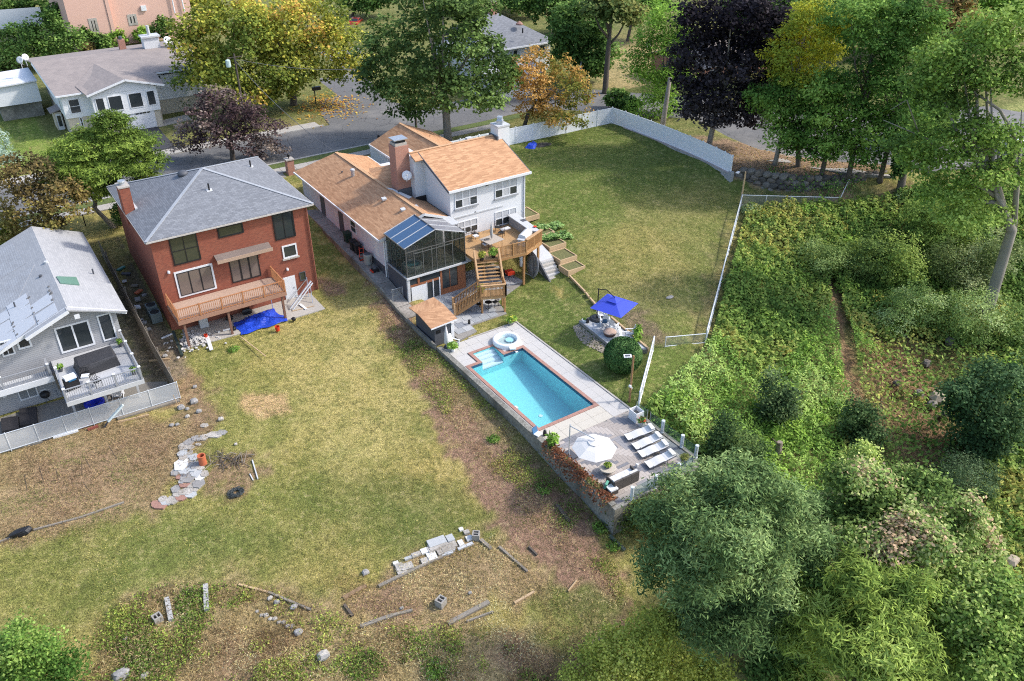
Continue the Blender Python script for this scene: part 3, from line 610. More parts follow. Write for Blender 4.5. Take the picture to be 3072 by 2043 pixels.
bs.poly([(28.1, Y1, -0.75), (28.1, 47.5, -0.75), (28.1, 47.5, -0.02), (28.1, Y1, -0.02)]).poly([(30.05, Y1, -0.75), (30.05, 47.5, -0.75), (30.05, 47.5, -0.02), (30.05, Y1, -0.02)]).poly([(28.1, 47.5, -0.75), (30.05, 47.5, -0.75), (30.05, 47.5, -0.02), (28.1, 47.5, -0.02)])
bs.build('basin', LINER, pool)
TILEB = stdm('dark blue waterline tile', (0.03, 0.09, 0.17), 0.3, 0.15, 5.0)
MB().box(X0 + .002, X0 + .015, Y0 + .02, Y1 - .02, -.22, -.03).box(X1 - .015, X1 - .002, Y0 + .02, Y1 - .02, -.22, -.03).box(X0 + .02, X1 - .02, Y0 + .002, Y0 + .015, -.22, -.03).box(30.07, X1 - .02, Y1 - .015, Y1 - .002, -.22, -.03).box(X0 + .02, 28.08, Y1 - .015, Y1 - .002, -.22, -.03).build('waterline_tile', TILEB, pool)
for i, (y0, y1, zt) in enumerate(((46.02, 46.4, -.62), (46.4, 46.8, -.46), (46.8, 47.15, -.3), (47.15, 47.49, -.15))):
 MB().box(28.12, 30.03, y0, y1, -.74, zt).build('step', WHITE, pool)
COPE = brickm('brick coping', (0.42, 0.23, 0.18), (0.36, 0.19, 0.15), (0.3, 0.2, 0.17), 0.12, 0.27, 0.01, 0.8, 0.01)
def coping(a, b, side):
 """bullnose coping bricks, one by one"""
 L = math.hypot(b[0] - a[0], b[1] - a[1]); n = max(1, round(L / 0.46)); rz = math.atan2(b[1] - a[1], b[0] - a[0])
 for k in range(n):
  t = (k + .5) / n; c = Vector((a[0] + (b[0] - a[0]) * t, a[1] + (b[1] - a[1]) * t, 0))
  nrm = Vector((-math.sin(rz), math.cos(rz), 0)) * side * (CO / 2); c += nrm
  o_ = MB().obox((c.x, c.y, 0.0), (L / n - .012, CO, 0.075), rz).build('coping_brick', COPE, pool)
coping((X0 - CO, Y0), (X1 + CO, Y0), -1); coping((X0, Y0), (X0, Y1 + CO), 1); coping((X1, Y0), (X1, Y1 + CO), -1)
coping((X0, Y1), (28.1 - CO, Y1), 1); coping((30.05 + CO, Y1), (X1, Y1), 1)
coping((28.1, Y1), (28.1, 47.5 + CO), 1); coping((30.05, Y1), (30.05, 47.5 + CO), -1); coping((28.1, 47.5), (30.05, 47.5), 1)
def waterm():
 m, n, o = nodes('pool water')
 tr = N(n, 'BsdfTransparent'); tr.inputs[0].default_value = (0.86, 0.985, 1.0, 1)
 gl = N(n, 'BsdfGlossy', Roughness=0.05); ms = N(n, 'MixShader'); ms.inputs[0].default_value = 0.1
 co = N(n, 'TexCoord').outputs['Object']; a = noise(n, co, 7.0, 3.0); b = N(n, 'Bump', Strength=0.25, Distance=0.03)
 n.links.new(a, b.inputs['Height'])
 n.links.new(b.outputs[0], gl.inputs['Normal'])
 n.links.new(tr.outputs[0], ms.inputs[1]); n.links.new(gl.outputs[0], ms.inputs[2]); n.links.new(ms.outputs[0], o.inputs[0]); return m
WATER = waterm()
MB().poly([(X0, Y0, -.1), (X1, Y0, -.1), (X1, Y1, -.1), (30.05, Y1, -.1), (30.05, 47.5, -.1), (28.1, 47.5, -.1), (28.1, Y1, -.1), (X0, Y1, -.1)]).build('water', WATER, pool)
for y_ in (38.2, 40.0): MB().lathe((29.4, y_, -2.3 + (y_ - Y0) * (zf0 - zf1) / (Y1 - Y0) + .01), [(.16, 0), (.16, .02), (.02, .03)], 12).build('drain', WHITE, pool)
MB().box(X0 - .02, X0 + .12, 39.6, 39.9, -.09, .05).build('skimmer', WHITE, pool); MB().obox((31.2, 45.85, -.06), (.2, .16, .04)).build('return_fitting', WHITE, pool)
# round spa beside the pool
spa = thing('hot_tub', 'round white spa tub raised beside the swimming pool steps', 'hot tub', (31.25, 47.35, 0))
SPAW = stdm('spa shell', (0.8, 0.8, 0.8), 0.35, 0.02, 1.0); SPAB = stdm('spa tile', (0.5, 0.72, 0.74), 0.4, 0.05, 2.0)
c = (31.25, 47.4, 0)
MB().lathe(c, [(1.12, 0), (1.12, .3), (1.08, .38), (.86, .38), (.82, .3), (.8, -.0), (.42, -.05), (.4, -.22), (.02, -.24)], 36, cap=False).build('shell', SPAW, spa, smooth=True)
MB().lathe(c, [(.825, .22), (.01, .22)], 36, cap=False).build('water', WATER, spa)
MB().lathe((c[0] + .35, c[1] + .05, .05), [(.34, 0), (.34, .08), (.02, .08)], 20).build('seat', SPAB, spa)
MB().obox((31.05, 46.25, .2), (.5, .55, .12), R(-20)).build('spillway', SPAW, spa)
# retaining wall round the terrace
rw = thing('retaining_wall', 'weathered concrete retaining wall holding up the pool terrace', 'wall', (26.3, 38, -2))
def wallrun(parent, name, pts, t, ztop, mat, step=2.0, under=0.4, gapw=0.0):
 for a, b in zip(pts[:-1], pts[1:]):
  a = Vector(a); b = Vector(b); L = (b - a).length; n = max(1, round(L / step)); rz = math.atan2(b.y - a.y, b.x - a.x)
  for k in range(n):
   p, q = a.lerp(b, k / n), a.lerp(b, (k + 1) / n); cm = (p + q) / 2
   zt = ztop if not callable(ztop) else ztop(cm.x, cm.y)
   zb = min(H(p.x, p.y), H(q.x, q.y)) - under
   MB().obox((cm.x, cm.y, (zt + zb) / 2), (L / n - gapw, t, zt - zb), rz).build(name, mat, parent)
wallrun(rw, 'wall_section', [(26.3, 28.0, 0), (26.3, 49.7, 0)], 0.3, 0.11, CONW, 3.1)
wallrun(rw, 'wall_section', [(26.15, 27.85, 0), (32.9, 27.85, 0)], 0.3, 0.05, CONW, 3.4)
wallrun(rw, 'wall_section', [(33.0, 27.86, 0), (33.78, 28.6, 0), (33.78, 34.9, 0)], 0.28, 0.045, CONW, 3.4)
MB().obox((26.3, 38.8, .15), (.4, 21.6, .08)).build('cap_stone', CONW, rw)
st2 = thing('terrace_kerb', 'thin concrete kerb along the lawn side of the pool terrace', 'kerb', (33.7, 42, 0))
MB().box(33.64, 33.78, 35.0, 49.6, -.4, .05).build('kerb_stone', CONC, st2); MB().box(29.0, 33.63, 49.56, 49.68, -.4, .03).build('kerb_stone', CONC, st2)
# patio under the deck: slate flags
SLATE = [stdm('blue-grey slate', (0.25, 0.27, 0.3), 0.7, 0.15, 2.0), stdm('light slate', (0.42, 0.43, 0.44), 0.75, 0.1, 2.0), stdm('mid slate', (0.33, 0.345, 0.36), 0.75, 0.12, 2.0)]
pat = struct('patio', MB().prism([(28.3, 60.3), (28.3, 49.8), (30.2, 50.2), (30.3, 51.2), (33.8, 51.2), (34.4, 53.5), (38.5, 55.2), (38.6, 60.3)], -0.4, 0.0), CONG)
patp = [(28.3, 60.3), (28.3, 49.8), (30.2, 50.2), (30.3, 51.2), (33.8, 51.2), (34.4, 53.5), (38.5, 55.2), (38.6, 60.3)]
for i in range(13):
 for j in range(14):
  sx = 28.32 + i * 0.8 + (0.3 if j % 2 else 0); sy = 49.85 + j * 0.76
  q = [(sx + .01, sy + .01), (sx + .78, sy + .01), (sx + .78, sy + .74), (sx + .01, sy + .74)]
  if all(poly_in(np.array([a]), np.array([b]), patp, 0.01)[0] > .9 for a, b in q): MB().prism(q, 0.0, 0.03).build('flagstone', random.choice(SLATE + SLATE[1:] + SLATE[1:2]), pat)
# alley walk beside the house, slab by slab
wk = struct('side_walk', MB().poly([(26.25, 55, -0.6), (27.4, 55, -0.6), (27.4, 84, 1.6), (26.25, 84, 1.6)]), CONG)
def wz(y): return float(np.interp(y, [54.5, 57.5, 60.8, 64, 80, 86], [0.05, 0.45, 1.15, 1.5, 2.35, 3.0]))
WALKM = stdm('stained walk concrete', (0.3, 0.275, 0.245), 0.9, 0.25, 1.5, tint=(0.15, 0.135, 0.115))
yy = 55.0
while yy < 85.5:
 L = 1.75; a, b = wz(yy + .02), wz(yy + L - .03)
 MB().slab([(26.2, yy + .03, a), (27.46, yy + .03, a), (27.46, yy + L - .03, b), (26.2, yy + L - .03, b)], 0.25).build('walk_slab', WALKM, wk); yy += L
aw = thing('alley_kerb_wall', 'low grey concrete wall edging the side walk beside the lawn', 'wall', (26.1, 62, 0))
for k in range(11):
 y0 = 49.8 + k * 2.0; za = wz(y0) + (.25 if y0 < 58 else .08); zb = wz(y0 + 2) + (.25 if y0 < 58 else .08)
 MB().slab([(26.02, y0, za), (26.18, y0, za), (26.18, y0 + 1.99, zb), (26.02, y0 + 1.99, zb)], 0.9).build('wall_section', CONW, aw)
# ------------------------------------------------------------------ red brick house
bh = thing('brick_house', 'red brick house with grey hipped roof and rear deck', 'house', (15.7, 70, -0.2))
bx0, bx1, by0, by1 = 9.35, 22.1, 64.0, 76.8
MB().box(bx0, bx1, by0, by1, -0.6, 8.2).build('wall', BRICKR, bh)
ex0, ex1, ey0, ey1, ez = 9.0, 22.55, 63.6, 77.2, 8.35
apx = (15.77, 70.4, 10.75)
for nm, a, b in (('rear', (ex0, ey0), (ex1, ey0)), ('right', (ex1, ey0), (ex1, ey1)), ('street', (ex1, ey1), (ex0, ey1)), ('left', (ex0, ey1), (ex0, ey0))):
 o_ = MB().slab([(a[0], a[1], ez), (b[0], b[1], ez), apx], 0.09).build('roof_slope', SHGRY, bh)
HIPM = stdm('pale hip shingles', (0.33, 0.35, 0.38), 0.9, 0.15, 4.0)
for a in ((ex0, ey0), (ex1, ey0), (ex1, ey1), (ex0, ey1)):
 MB().bar((a[0], a[1], ez + .012), (apx[0], apx[1], apx[2] + .012), 0.26, 0.03).build('hip_cap', HIPM, bh)
MB().box(ex0 + .05, ex1 - .05, ey0 + .05, ey1 - .05, ez - .2, ez - .11).build('soffit', LGREY, bh)
GUT = stdm('pale gutter', (0.5, 0.47, 0.44), 0.5, 0.08, 2.0)
for a, b in (((ex0, ey0), (ex1, ey0)), ((ex1, ey0), (ex1, ey1)), ((ex0, ey0), (ex0, ey1))):
 MB().bar((a[0], a[1], ez - .1), (b[0], b[1], ez - .1), 0.12, 0.12).build('gutter', GUT, bh)
cyl_part('downspout', (22.0, 63.9, 8.2), (22.05, 63.9, 0.1), 0.06, stdm('brown metal', (0.27, 0.1, 0.07), .5, .1), bh)
def roofz(x, y):
 t = min((x - ex0) / (apx[0] - ex0), (ex1 - x) / (ex1 - apx[0]), (y - ey0) / (apx[1] - ey0), (ey1 - y) / (ey1 - apx[1])); return ez + t * (apx[2] - ez)
for (u, v) in ((628, 571), (752, 500)):
 z = 9.6
 for _ in range(8): q = PX(u, v, z); z = 0.5 * z + 0.5 * roofz(q.x, q.y)
 o_ = MB().obox((q.x, q.y, z + .02), (.45, .35, .03), 0, R(20)).build('flashing', LGREY, bh); cyl_part('vent_pipe', (q.x, q.y, z), (q.x, q.y, z + .6), .07, BLACK, o_)
q = Vector((14.3, 71.2, roofz(14.3, 71.2)))
MB().lathe((q.x, q.y, q.z - .05), [(.42, 0), (.45, .2), (.3, .36), (.05, .4)], 14).build('roof_vent', DGREY, bh, smooth=True)
ch = MB().box(8.95, 9.75, 69.9, 71.1, 7.5, 10.55).build('chimney', BRICKR, bh)
MB().box(8.9, 9.8, 69.85, 71.15, 10.56, 10.68).build('chimney_cap', CONC, ch); MB().lathe((9.35, 70.5, 10.68), [(.22, 0), (.22, .2), (.3, .24), (.28, .34)], 12).build('flue_pot', STEEL, ch)
MB().box(9.76, 9.95, 69.8, 71.2, 8.4, 8.75).build('flashing', LGREY, ch)
wpx(bh, by0, (503.4, 716), (604.5, 777), cols=2, rows=2, fm=BLACK, gm=GLASSG, fw=.1, mull=.06)
wpx(bh, by0, (649.4, 683), (732, 697), cols=1, fm=BLACK, gm=GLASSG, fw=.12)
wpx(bh, by0, (813.5, 642), (888, 707), cols=2, fm=BLACK, fw=.12, gm=GLASSD)
GLASSR = glassm('bronze reflecting glass', (0.17, 0.135, 0.115), 0.0, 0.06)
wpx(bh, by0, (520.3, 817.6), (651, 864), cols=3, fm=WHITE, gm=GLASSR, fw=.15, mull=.14)
x0_, z1_ = WY(520.3, 817.6, by0); x1_, z0_ = WY(651, 864, by0)
wf = window(bh, 'y', by0 - .062, x0_ + .16, x1_ - .16, z0_ + .16, z1_ - .16, cols=3, fm=BLACK, gm=GLASSR, fw=.05, mull=.12, fd=.03)
wpx(bh, by0, (684.4, 781), (784, 826), cols=3, fm=BLACK, gm=GLASSR, fw=.08, mull=.13, name='sliding_door')
wpx(bh, by0, (844.4, 739), (893.5, 766), cols=1, fm=WHITE, fw=.13, sill=STONEW)
wpx(bh, by0, (897, 817.6), (918.7, 838), cols=1, fm=DGREY, gm=GLASSG, fw=.06)
a_, zt = WY(849.8, 830.4, by0); b_, zb = WY(890.7, 889, by0)
dr = MB().box(a_, b_, by0 - .05, by0 - .002, -0.02, 2.05).build('door', WHITE, bh); MB().box(b_ - .16, b_ - .08, by0 - .1, by0 - .05, .95, 1.05).build('handle', STEEL, dr)
MB().box(a_ - .08, a_ - .002, by0 - .04, by0 - .001, -.02, 2.12).box(b_ + .002, b_ + .08, by0 - .04, by0 - .001, -.02, 2.12).box(a_ - .002, b_ + .002, by0 - .04, by0 - .001, 2.052, 2.12).build('door_frame', WHITE, bh)
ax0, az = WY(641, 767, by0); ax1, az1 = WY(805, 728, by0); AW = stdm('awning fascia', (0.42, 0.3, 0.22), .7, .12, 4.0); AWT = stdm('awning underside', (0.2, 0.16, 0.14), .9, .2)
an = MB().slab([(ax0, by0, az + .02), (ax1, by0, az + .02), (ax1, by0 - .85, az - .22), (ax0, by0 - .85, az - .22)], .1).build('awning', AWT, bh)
MB().box(ax0 - .02, ax1 + .02, by0 - .92, by0 - .86, az - .42, az - .14).build('fascia_board', AW, an)
for (u, v) in ((505, 815), (861, 806)):
 x, z = WY(u, v, by0); o_ = MB().lathe((x, by0 - .1, z - .12), [(.1, 0), (.12, .1), (.08, .22)], 10).build('wall_lamp', WHITE, bh); MB().box(x - .05, x + .05, by0 - .09, by0, z - .05, z + .08).build('bracket', WHITE, o_)
MB().box(16.6, 16.95, by0 - .012, by0 - .001, 2.9, 5.6).build('repaired_brick', BRICKP, bh)
# rear deck of the brick house
dz = 2.55; df = 60.75
dl, drr = WY(531, 950, df)[0], WY(857, 868, df)[0]
bd = thing('wooden_deck', 'brown wooden deck on posts behind the red brick house', 'deck', ((dl + drr) / 2, 62.4, 0))
WDK = stdm('tan deck boards', (0.47, 0.33, 0.25), .75, .1, 3.0); WDR = stdm('orange-brown railing wood', (0.42, 0.185, 0.085), .65, .15, 4.0); WDB = stdm('brown deck beam', (0.2, 0.105, 0.075), .7, .15, 3.0); WDF = stdm('deck fascia', (0.36, 0.2, 0.14), .7, .12, 3.0)
n = 22
for k in range(n):
 y0 = df + .1 + (63.96 - df - .1) * k / n; MB().box(dl, drr, y0, y0 + (63.96 - df - .1) / n - .012, dz - .04, dz).build('deck_board', WDK, bd)
MB().box(dl - .03, drr + .03, df, df + .09, dz - .36, dz - .01).build('rim_board', WDF, bd); MB().box(dl - .05, dl - .005, df + .1, 63.9, dz - .34, dz - .012).build('rim_board', WDF, bd); MB().box(drr + .005, drr + .05, df + .1, 63.9, dz - .34, dz - .012).build('rim_board', WDF, bd)
for x in (dl + .4, (dl + drr) / 2 - .5, drr - .35): MB().box(x - .09, x + .09, df + .12, df + .3, -.3, dz - .36).build('support_post', WDB, bd)
MB().box(dl, drr, df + .1, df + .22, dz - .35, dz - .06).build('beam', WDB, bd)
nsp = 5; fr = [(dl + .05 + (drr - dl - .1) * k / nsp, df + .06, dz) for k in range(nsp + 1)]
railing(bd, [(dl + .05, 63.8, dz), (dl + .05, 62.3, dz)] + fr + [(drr - .05, 62.3, dz), (drr - .05, 63.8, dz)], 1.0, WDR, gap=.15, post=.12)
# patio behind it
struct('rear_patio', MB().prism([(9.5, 63.98), (9.4, 60.9), (13.5, 60.7), (21.3, 60.6), (21.3, 63.98)], -.3, 0.0), CONC)
# ------------------------------------------------------------------ white house with tan roofs
wh = thing('white_house', 'white stucco house with tan shingle roofs and brick chimney', 'house', (34.5, 70, 0))
GUTW = WHITE
# long low wing (ridge along y)
wx0, wx1, wy0, wy1 = 27.5, 34.8, 60.8, 79.9
MB().wallx([(wx0, 0.2), (wx1, 0.2), (wx1, 4.7), (31.1, 6.25), (wx0, 4.62)], wy0, wy0 + .2).build('wall', stdm('lilac-white render', (0.62, 0.61, 0.65), .8, .04, 3.0), wh)
LW = MATS['lilac-white render']
MB().box(wx0, wx0 + .2, wy0 + .2, wy1, 0.2, 4.62).build('wall', LW, wh)
MB().box(wx0 + .2, wx1, wy1 - .2, wy1, 0.2, 4.62).build('wall', LW, wh); MB().box(wx1 - .2, wx1, 70, wy1 - .2, 0.2, 4.62).build('wall', LW, wh)
MB().slab([(wx0 - .03, wy0 - .02, 2.0), (wx0 - .01, wy0 - .02, 2.0), (wx0 - .01, 66.5, 2.05), (wx0 - .03, 66.5, 2.05)], 1.4).build('foundation', DGREY, wh)
rx0, rx1, ry0, ry1, rez, rz_, rx = 27.02, 35.3, 60.9, 80.6, 4.82, 6.62, 31.12
MB().slab([(rx0, ry0 - .05, rez), (rx, ry0 - .75, rz_), (rx, 80.0 - 1.2, rz_), (rx0, ry1, rez)], .12).build('roof_slope', SHTAN, wh)
MB().slab([(rx1, ry0 - .05, rez), (rx, ry0 - .75, rz_), (rx, 80.0 - 1.2, rz_), (rx1, ry1, rez)], .12).build('roof_slope', SHTAN, wh)
MB().slab([(rx0, ry1, rez), (rx1, ry1, rez), (rx, 78.8, rz_)], .12).build('roof_slope', SHTAN, wh)
RC = stdm('ridge shingles', (0.56, 0.34, 0.19), .9, .15, 4.0)
MB().bar((rx, ry0 - .75, rz_ + .012), (rx, 78.8, rz_ + .012), .3, .04).build('ridge_cap', RC, wh)
MB().bar((rx0 - .04, ry0 - .05, rez - .08), (rx0 - .04, ry1, rez - .08), .12, .16).build('gutter', GUTW, wh)
MB().bar((rx1 + .04, 76.0, rez - .08), (rx1 + .04, ry1, rez - .08), .12, .16).build('gutter', GUTW, wh)
MB().bar((rx0, ry0 - .1, rez - .1), (rx, ry0 - .8, rz_ - .1), .06, .22).bar((rx1, ry0 - .1, rez - .1), (rx, ry0 - .8, rz_ - .1), .06, .22).build('rake_board', LGREY, wh)
# cross roof leading back to the chimney
MB().slab([(31.3, 71.2, 6.66), (34.2, 71.0, 7.3), (34.2, 68.2, 6.15), (31.3, 68.6, 6.12)], .1).build('roof_slope', SHTAN, wh)
MB().slab([(31.3, 71.2, 6.66), (34.2, 71.0, 7.3), (34.2, 74.5, 5.6), (32.2, 74.8, 5.9)], .1).build('roof_slope', SHTAN, wh)
MB().slab([(30.95, 67.1, 6.72), (31.3, 66.6, 6.74), (32.3, 64.6, 6.35), (31.9, 64.5, 6.3)], .05).build('cricket', LGREY, wh)
for (u, v) in ((1152, 598), (1209, 630), (1247, 622)):
 q = PX(u, v, 6.3); o_ = MB().obox((q.x, q.y, 6.36), (.42, .36, .16), 0.0, 0.25).build('roof_vent', LGREY, wh)
q = PX(1059, 525, 6.3); o_ = cyl_part('flue', (q.x, q.y, 6.0), (q.x, q.y, 6.75), .17, STEEL, wh); MB().lathe((q.x, q.y, 6.75), [(.22, 0), (.22, .14), (.1, .2)], 12).build('flue_cap', LGREY, o_)
q = PX(1043, 522, 6.0); MB().box(q.x - .2, q.x + .2, q.y - .15, q.y + .15, 5.7, 6.1).build('roof_vent', LGREY, wh); q = PX(1027, 522, 5.9); cyl_part('vent_pipe', (q.x, q.y, 5.5), (q.x, q.y, 6.2), .08, DGREY, wh)
# side doors, windows and vents in the alley wall
for (u0, v0, u1, v1, nm, m_) in ((966, 588, 977, 634, 'side_door', DGREY), (1017, 630, 1031, 670, 'side_door', DGREY)):
 a, z1 = WX(u0, v0, wx0); b, z0 = WX(u1, v1, wx0); a, b = sorted((a, b)); zg = wz((a + b) / 2); MB().box(wx0 - .05, wx0 - .002, a, a + 1.0, zg + .05, zg + 2.1).build(nm, m_, wh)
window(wh, 'x', wx0, 66.9, 68.1, 2.9, 4.1, cols=1, rows=2, fm=WHITE); MB().box(wx0 - .03, wx0 - .002, 71.2, 71.8, 2.6, 3.6).build('shutter_panel', WHITE, wh); MB().box(wx0 - .03, wx0 - .002, 62.3, 63.0, 2.5, 3.8).build('shutter_panel', WHITE, wh)
cyl_part('downspout', (wx0 - .08, wy0 + .1, 4.7), (wx0 - .08, wy0 + .1, 1.15), .06, WHITE, wh)
# two-storey block
ux0, ux1, uy0, uy1, uez = 34.0, 42.1, 60.55, 71.2, 8.0
UZB = 0.0
MB().box(ux0, ux1, uy0, uy1, UZB, 7.75).build('wall', STUCCO, wh)
rzz, ryy = 10.05, 65.75
for xg in (ux0, ux1 - .2):
 k = MB(); pts = [(uy0, 7.75), (uy1, 7.75), (ryy, rzz - .2)]
 k.v += [(xg, p[0], p[1]) for p in pts] + [(xg + .2, p[0], p[1]) for p in pts]; k.f += [(0, 2, 1), (3, 4, 5), (0, 1, 4, 3), (1, 2, 5, 4), (2, 0, 3, 5)]; k.build('gable', STUCCO, wh)
MB().slab([(33.75, 60.2, uez), (42.45, 60.2, uez), (42.45, ryy, rzz), (33.75, ryy, rzz)], .12).build('roof_slope', SHTAN, wh)
MB().slab([(33.75, 71.6, 7.7), (42.45, 71.6, 7.7), (42.45, ryy, rzz), (33.75, ryy, rzz)], .12).build('roof_slope', SHTAN, wh)
MB().bar((32.9, ryy, rzz + .012), (42.46, ryy, rzz + .012), .3, .04).build('ridge_cap', RC, wh)
MB().bar((33.7, 60.14, uez - .07), (42.5, 60.14, uez - .07), .14, .2).build('gutter', WHITE, wh); MB().bar((33.75, 60.28, uez - .22), (42.45, 60.28, uez - .22), .16, .08).build('frieze_board', MGREY, wh)
MB().bar((33.72, 60.2, uez - .1), (33.72, ryy, rzz - .1), .07, .2).bar((42.48, 60.2, uez - .1), (42.48, ryy, rzz - .1), .07, .2).build('rake_board', DGREY, wh)
# set-back stair bay beside the chimney
MB().slab([(32.9, 64.6, rzz - .45), (33.76, 64.6, rzz - .45), (33.76, ryy, rzz - .01), (32.9, ryy, rzz - .01)], .1).build('roof_slope', SHTAN, wh)
MB().box(32.95, 34.05, 65.1, 68.5, 5.2, 9.6).build('wall', STUCCO, wh)
MB().slab([(33.9, 60.6, 5.42), (33.99, 60.6, 5.42), (33.99, 65.1, 5.42), (33.9, 65.1, 5.42)], .32).build('flashing', BLACK, wh)
MB().box(32.94, 33.98, 64.98, 65.09, 5.2, 6.0).build('flashing', BLACK, wh)
# big brick chimney with dish
bc = MB().box(31.6, 32.95, 65.9, 67.2, 5.6, 10.75).build('chimney', BRICKP, wh)
MB().box(31.55, 33.0, 65.78, 65.89, 5.7, 6.75).build('lead_flashing', DGREY, bc); MB().box(31.7, 32.85, 66.0, 67.1, 10.76, 11.0).build('crown', CONC, bc)
MB().box(31.6, 32.95, 65.95, 67.15, 11.28, 11.36).build('chimney_cap', STEEL, bc); MB().box(31.95, 32.75, 66.1, 67.0, 11.0, 11.27).build('flue', BLACK, bc)
dish = thing('satellite_dish', 'white satellite dish mounted on the tall brick chimney', 'satellite dish', (32.3, 65.5, 7.6))
def dishparts(root, c, r, d, bm=None):
 """c centre of the bowl, d direction it faces"""
 d = Vector(d).normalized(); a = d.cross(Vector((0, 0, 1))).normalized(); b = a.cross(d); k = MB(); n = 18; c = Vector(c)
 for rr, dep in ((0.02, 0.0), (.5, .05), (1.0, .18)):
  for j in range(n): t = 2 * math.pi * j / n; k.v.append(tuple(c + (a * math.cos(t) + b * math.sin(t)) * r * rr + d * dep * r))
 for rr, dep in ((1.0, .15), (.02, -.06)):
  for j in range(n): t = 2 * math.pi * j / n; k.v.append(tuple(c + (a * math.cos(t) + b * math.sin(t)) * r * rr + d * dep * r))
 for i in range(4):
  for j in range(n): p = i * n + j; q = i * n + (j + 1) % n; k.f.append((p, q, q + n, p + n))
 k.build('bowl', bm or WHITE, root, smooth=True)
 MB().tube([c - b * r, c - b * r * .6 + d * r * .8, c + d * r * .9], .025, 6).build('arm', LGREY, root)
 MB().obox(c + d * r * .9, (.12, .12, .12)).build('receiver', LGREY, root)
 MB().tube([c - d * .05, c - d * .25 - Vector((0, 0, .3)), c - d * .35 - Vector((0, 0, .55))], .035, 6).build('mast', LGREY, root)
dishparts(dish, (32.3, 65.35, 8.15), .45, (-.3, -.8, .45))
# white chimney on the right gable
wc = MB().box(42.0, 43.3, 65.0, 66.3, 0.8, 10.9).build('chimney', STUCCO, wh); MB().box(41.95, 43.35, 64.95, 66.35, 10.9, 11.05).build('chimney_cap', LGREY, wc); MB().lathe((42.65, 65.65, 11.05), [(.42, 0), (.42, .3), (.28, .5), (.36, .55), (.3, .7)], 4).build('flue_hood', STEEL, wc)
MB().box(41.84, 41.99, 64.9, 66.4, 9.2, 10.1).build('flashing', DGREY, wc)
q = PX(1407, 418, 10.0); MB().box(q.x - .3, q.x + .3, q.y - .2, q.y + .2, 9.9, 10.2).build('roof_vent', LGREY, wh)
# rear windows: a wide one and a narrow pair on each floor
for (p_, q_, bl) in (((1363, 577), (1432, 610), 1), ((1484, 547), (1551, 579), 1)):
 wpx(wh, uy0, p_, (q_[0], q_[1]), cols=3, rows=2, fm=WHITE, fw=.07, mull=.1, sill=MGREY, blind=lambda i, j: j == 1 or i == 1, gm=GLASSD)
for (p_, q_) in (((1372, 668), (1433, 690)), ((1485, 637), (1549, 662))):
 wpx(wh, uy0, p_, q_, cols=3, rows=2, fm=WHITE, fw=.07, mull=.1, blind=lambda i, j: j == 1, gm=GLASSD)
z_ = WY(1440, 633, uy0)[1]
MB().box(ux0 + .02, 39.6, uy0 - .06, uy0 - .002, z_ - .1, z_).build('storey_ledge', LGREY, wh)
cyl_part('downspout', (ux1 - .15, uy0 - .07, 7.8), (ux1 - .15, uy0 - .07, 3.3), .06, WHITE, wh)
x, z = WY(1458, 553, uy0); o_ = MB().box(x - .16, x + .16, uy0 - .16, uy0 - .002, z - .1, z + .1).build('flood_lamp', BLACK, wh)
x, z = WY(1426, 636, uy0); MB().box(x - .06, x + .06, uy0 - .05, uy0 - .002, z - .06, z + .06).build('wall_vent', DGREY, wh)
# street-side wing (garage) seen behind
gx0, gx1, gy0, gy1, gez = 36.7, 44.6, 77.6, 84.2, 5.2
MB().box(gx0 + .4, gx1 - .4, 72, gy1 - .4, 1.5, 5.0).build('wall', STUCCO, wh)
gp = PX(1199, 369, 7.3)
MB().slab([(gx0, 83.0, gez), (gx0, 77.2, gez), (gp.x, 72.5, 7.3), (gp.x, gp.y, 7.3)], .12).build('roof_slope', SHTAN, wh)
MB().slab([(gx1, 83.0, gez), (gx1, 72.5, gez), (gp.x, 72.5, 7.3), (gp.x, gp.y, 7.3)], .12).build('roof_slope', SHTAN, wh)
MB().slab([(gx0, 83.0, gez), (gx1, 83.0, gez), (gp.x, gp.y, 7.3)], .12).build('roof_slope', SHTAN, wh)
MB().slab([(gx0, 77.2, gez), (gx0, 72.0, gez), (gp.x, 72.0, 7.3), (gp.x, 72.5, 7.3)], .12).build('roof_slope', SHTAN, wh)
MB().bar((gx0 - .03, 83.0, gez - .08), (gx0 - .03, 77.2, gez - .08), .1, .18).build('gutter', WHITE, wh)
MB().box(35.0, gx0 + .4, 76.5, 77.5, 1.5, 4.9).build('wall', STUCCO, wh)
MB().bar((gp.x, 72.2, 7.315), (gp.x, gp.y, 7.315), .28, .04).build('ridge_cap', RC, wh)
q = PX(1290, 418, 6.2); cyl_part('vent_pipe', (q.x, q.y, 6.0), (q.x, q.y, 6.6), .07, BLACK, wh)
# ------------------------------------------------------------------ glass sunroom on its grey storey
sr = thing('sunroom', 'glass sunroom with blue-tinted gabled roof above a dark grey storey', 'sunroom', (30.5, 58.8, 0))
sx0, sx1, sy0, sy1, sl, se, sp = 27.55, 33.4, 57.05, 60.75, 2.62, 5.4, 6.42
FRM = stdm('dark bronze frame', (0.1, 0.1, 0.095), .5, .1); FRL = stdm('aluminium frame', (0.16, 0.165, 0.16), .4, .1, metal=.3)
SGL = glassm('sunroom glass', (0.03, 0.034, 0.03), 0.62, 0.02, (0.82, 0.85, 0.82)); SGR = glassm('tinted roof glass', (0.1, 0.19, 0.33), 0.4, 0.12, (0.55, 0.66, 0.78)); SGG = glassm('grey roof panel', (0.2, 0.2, 0.215), 0.0, 0.25)
MB().box(sx0, sx0 + .18, sy0, 61, -.1, sl - .13).build('wall', DGREY, sr)
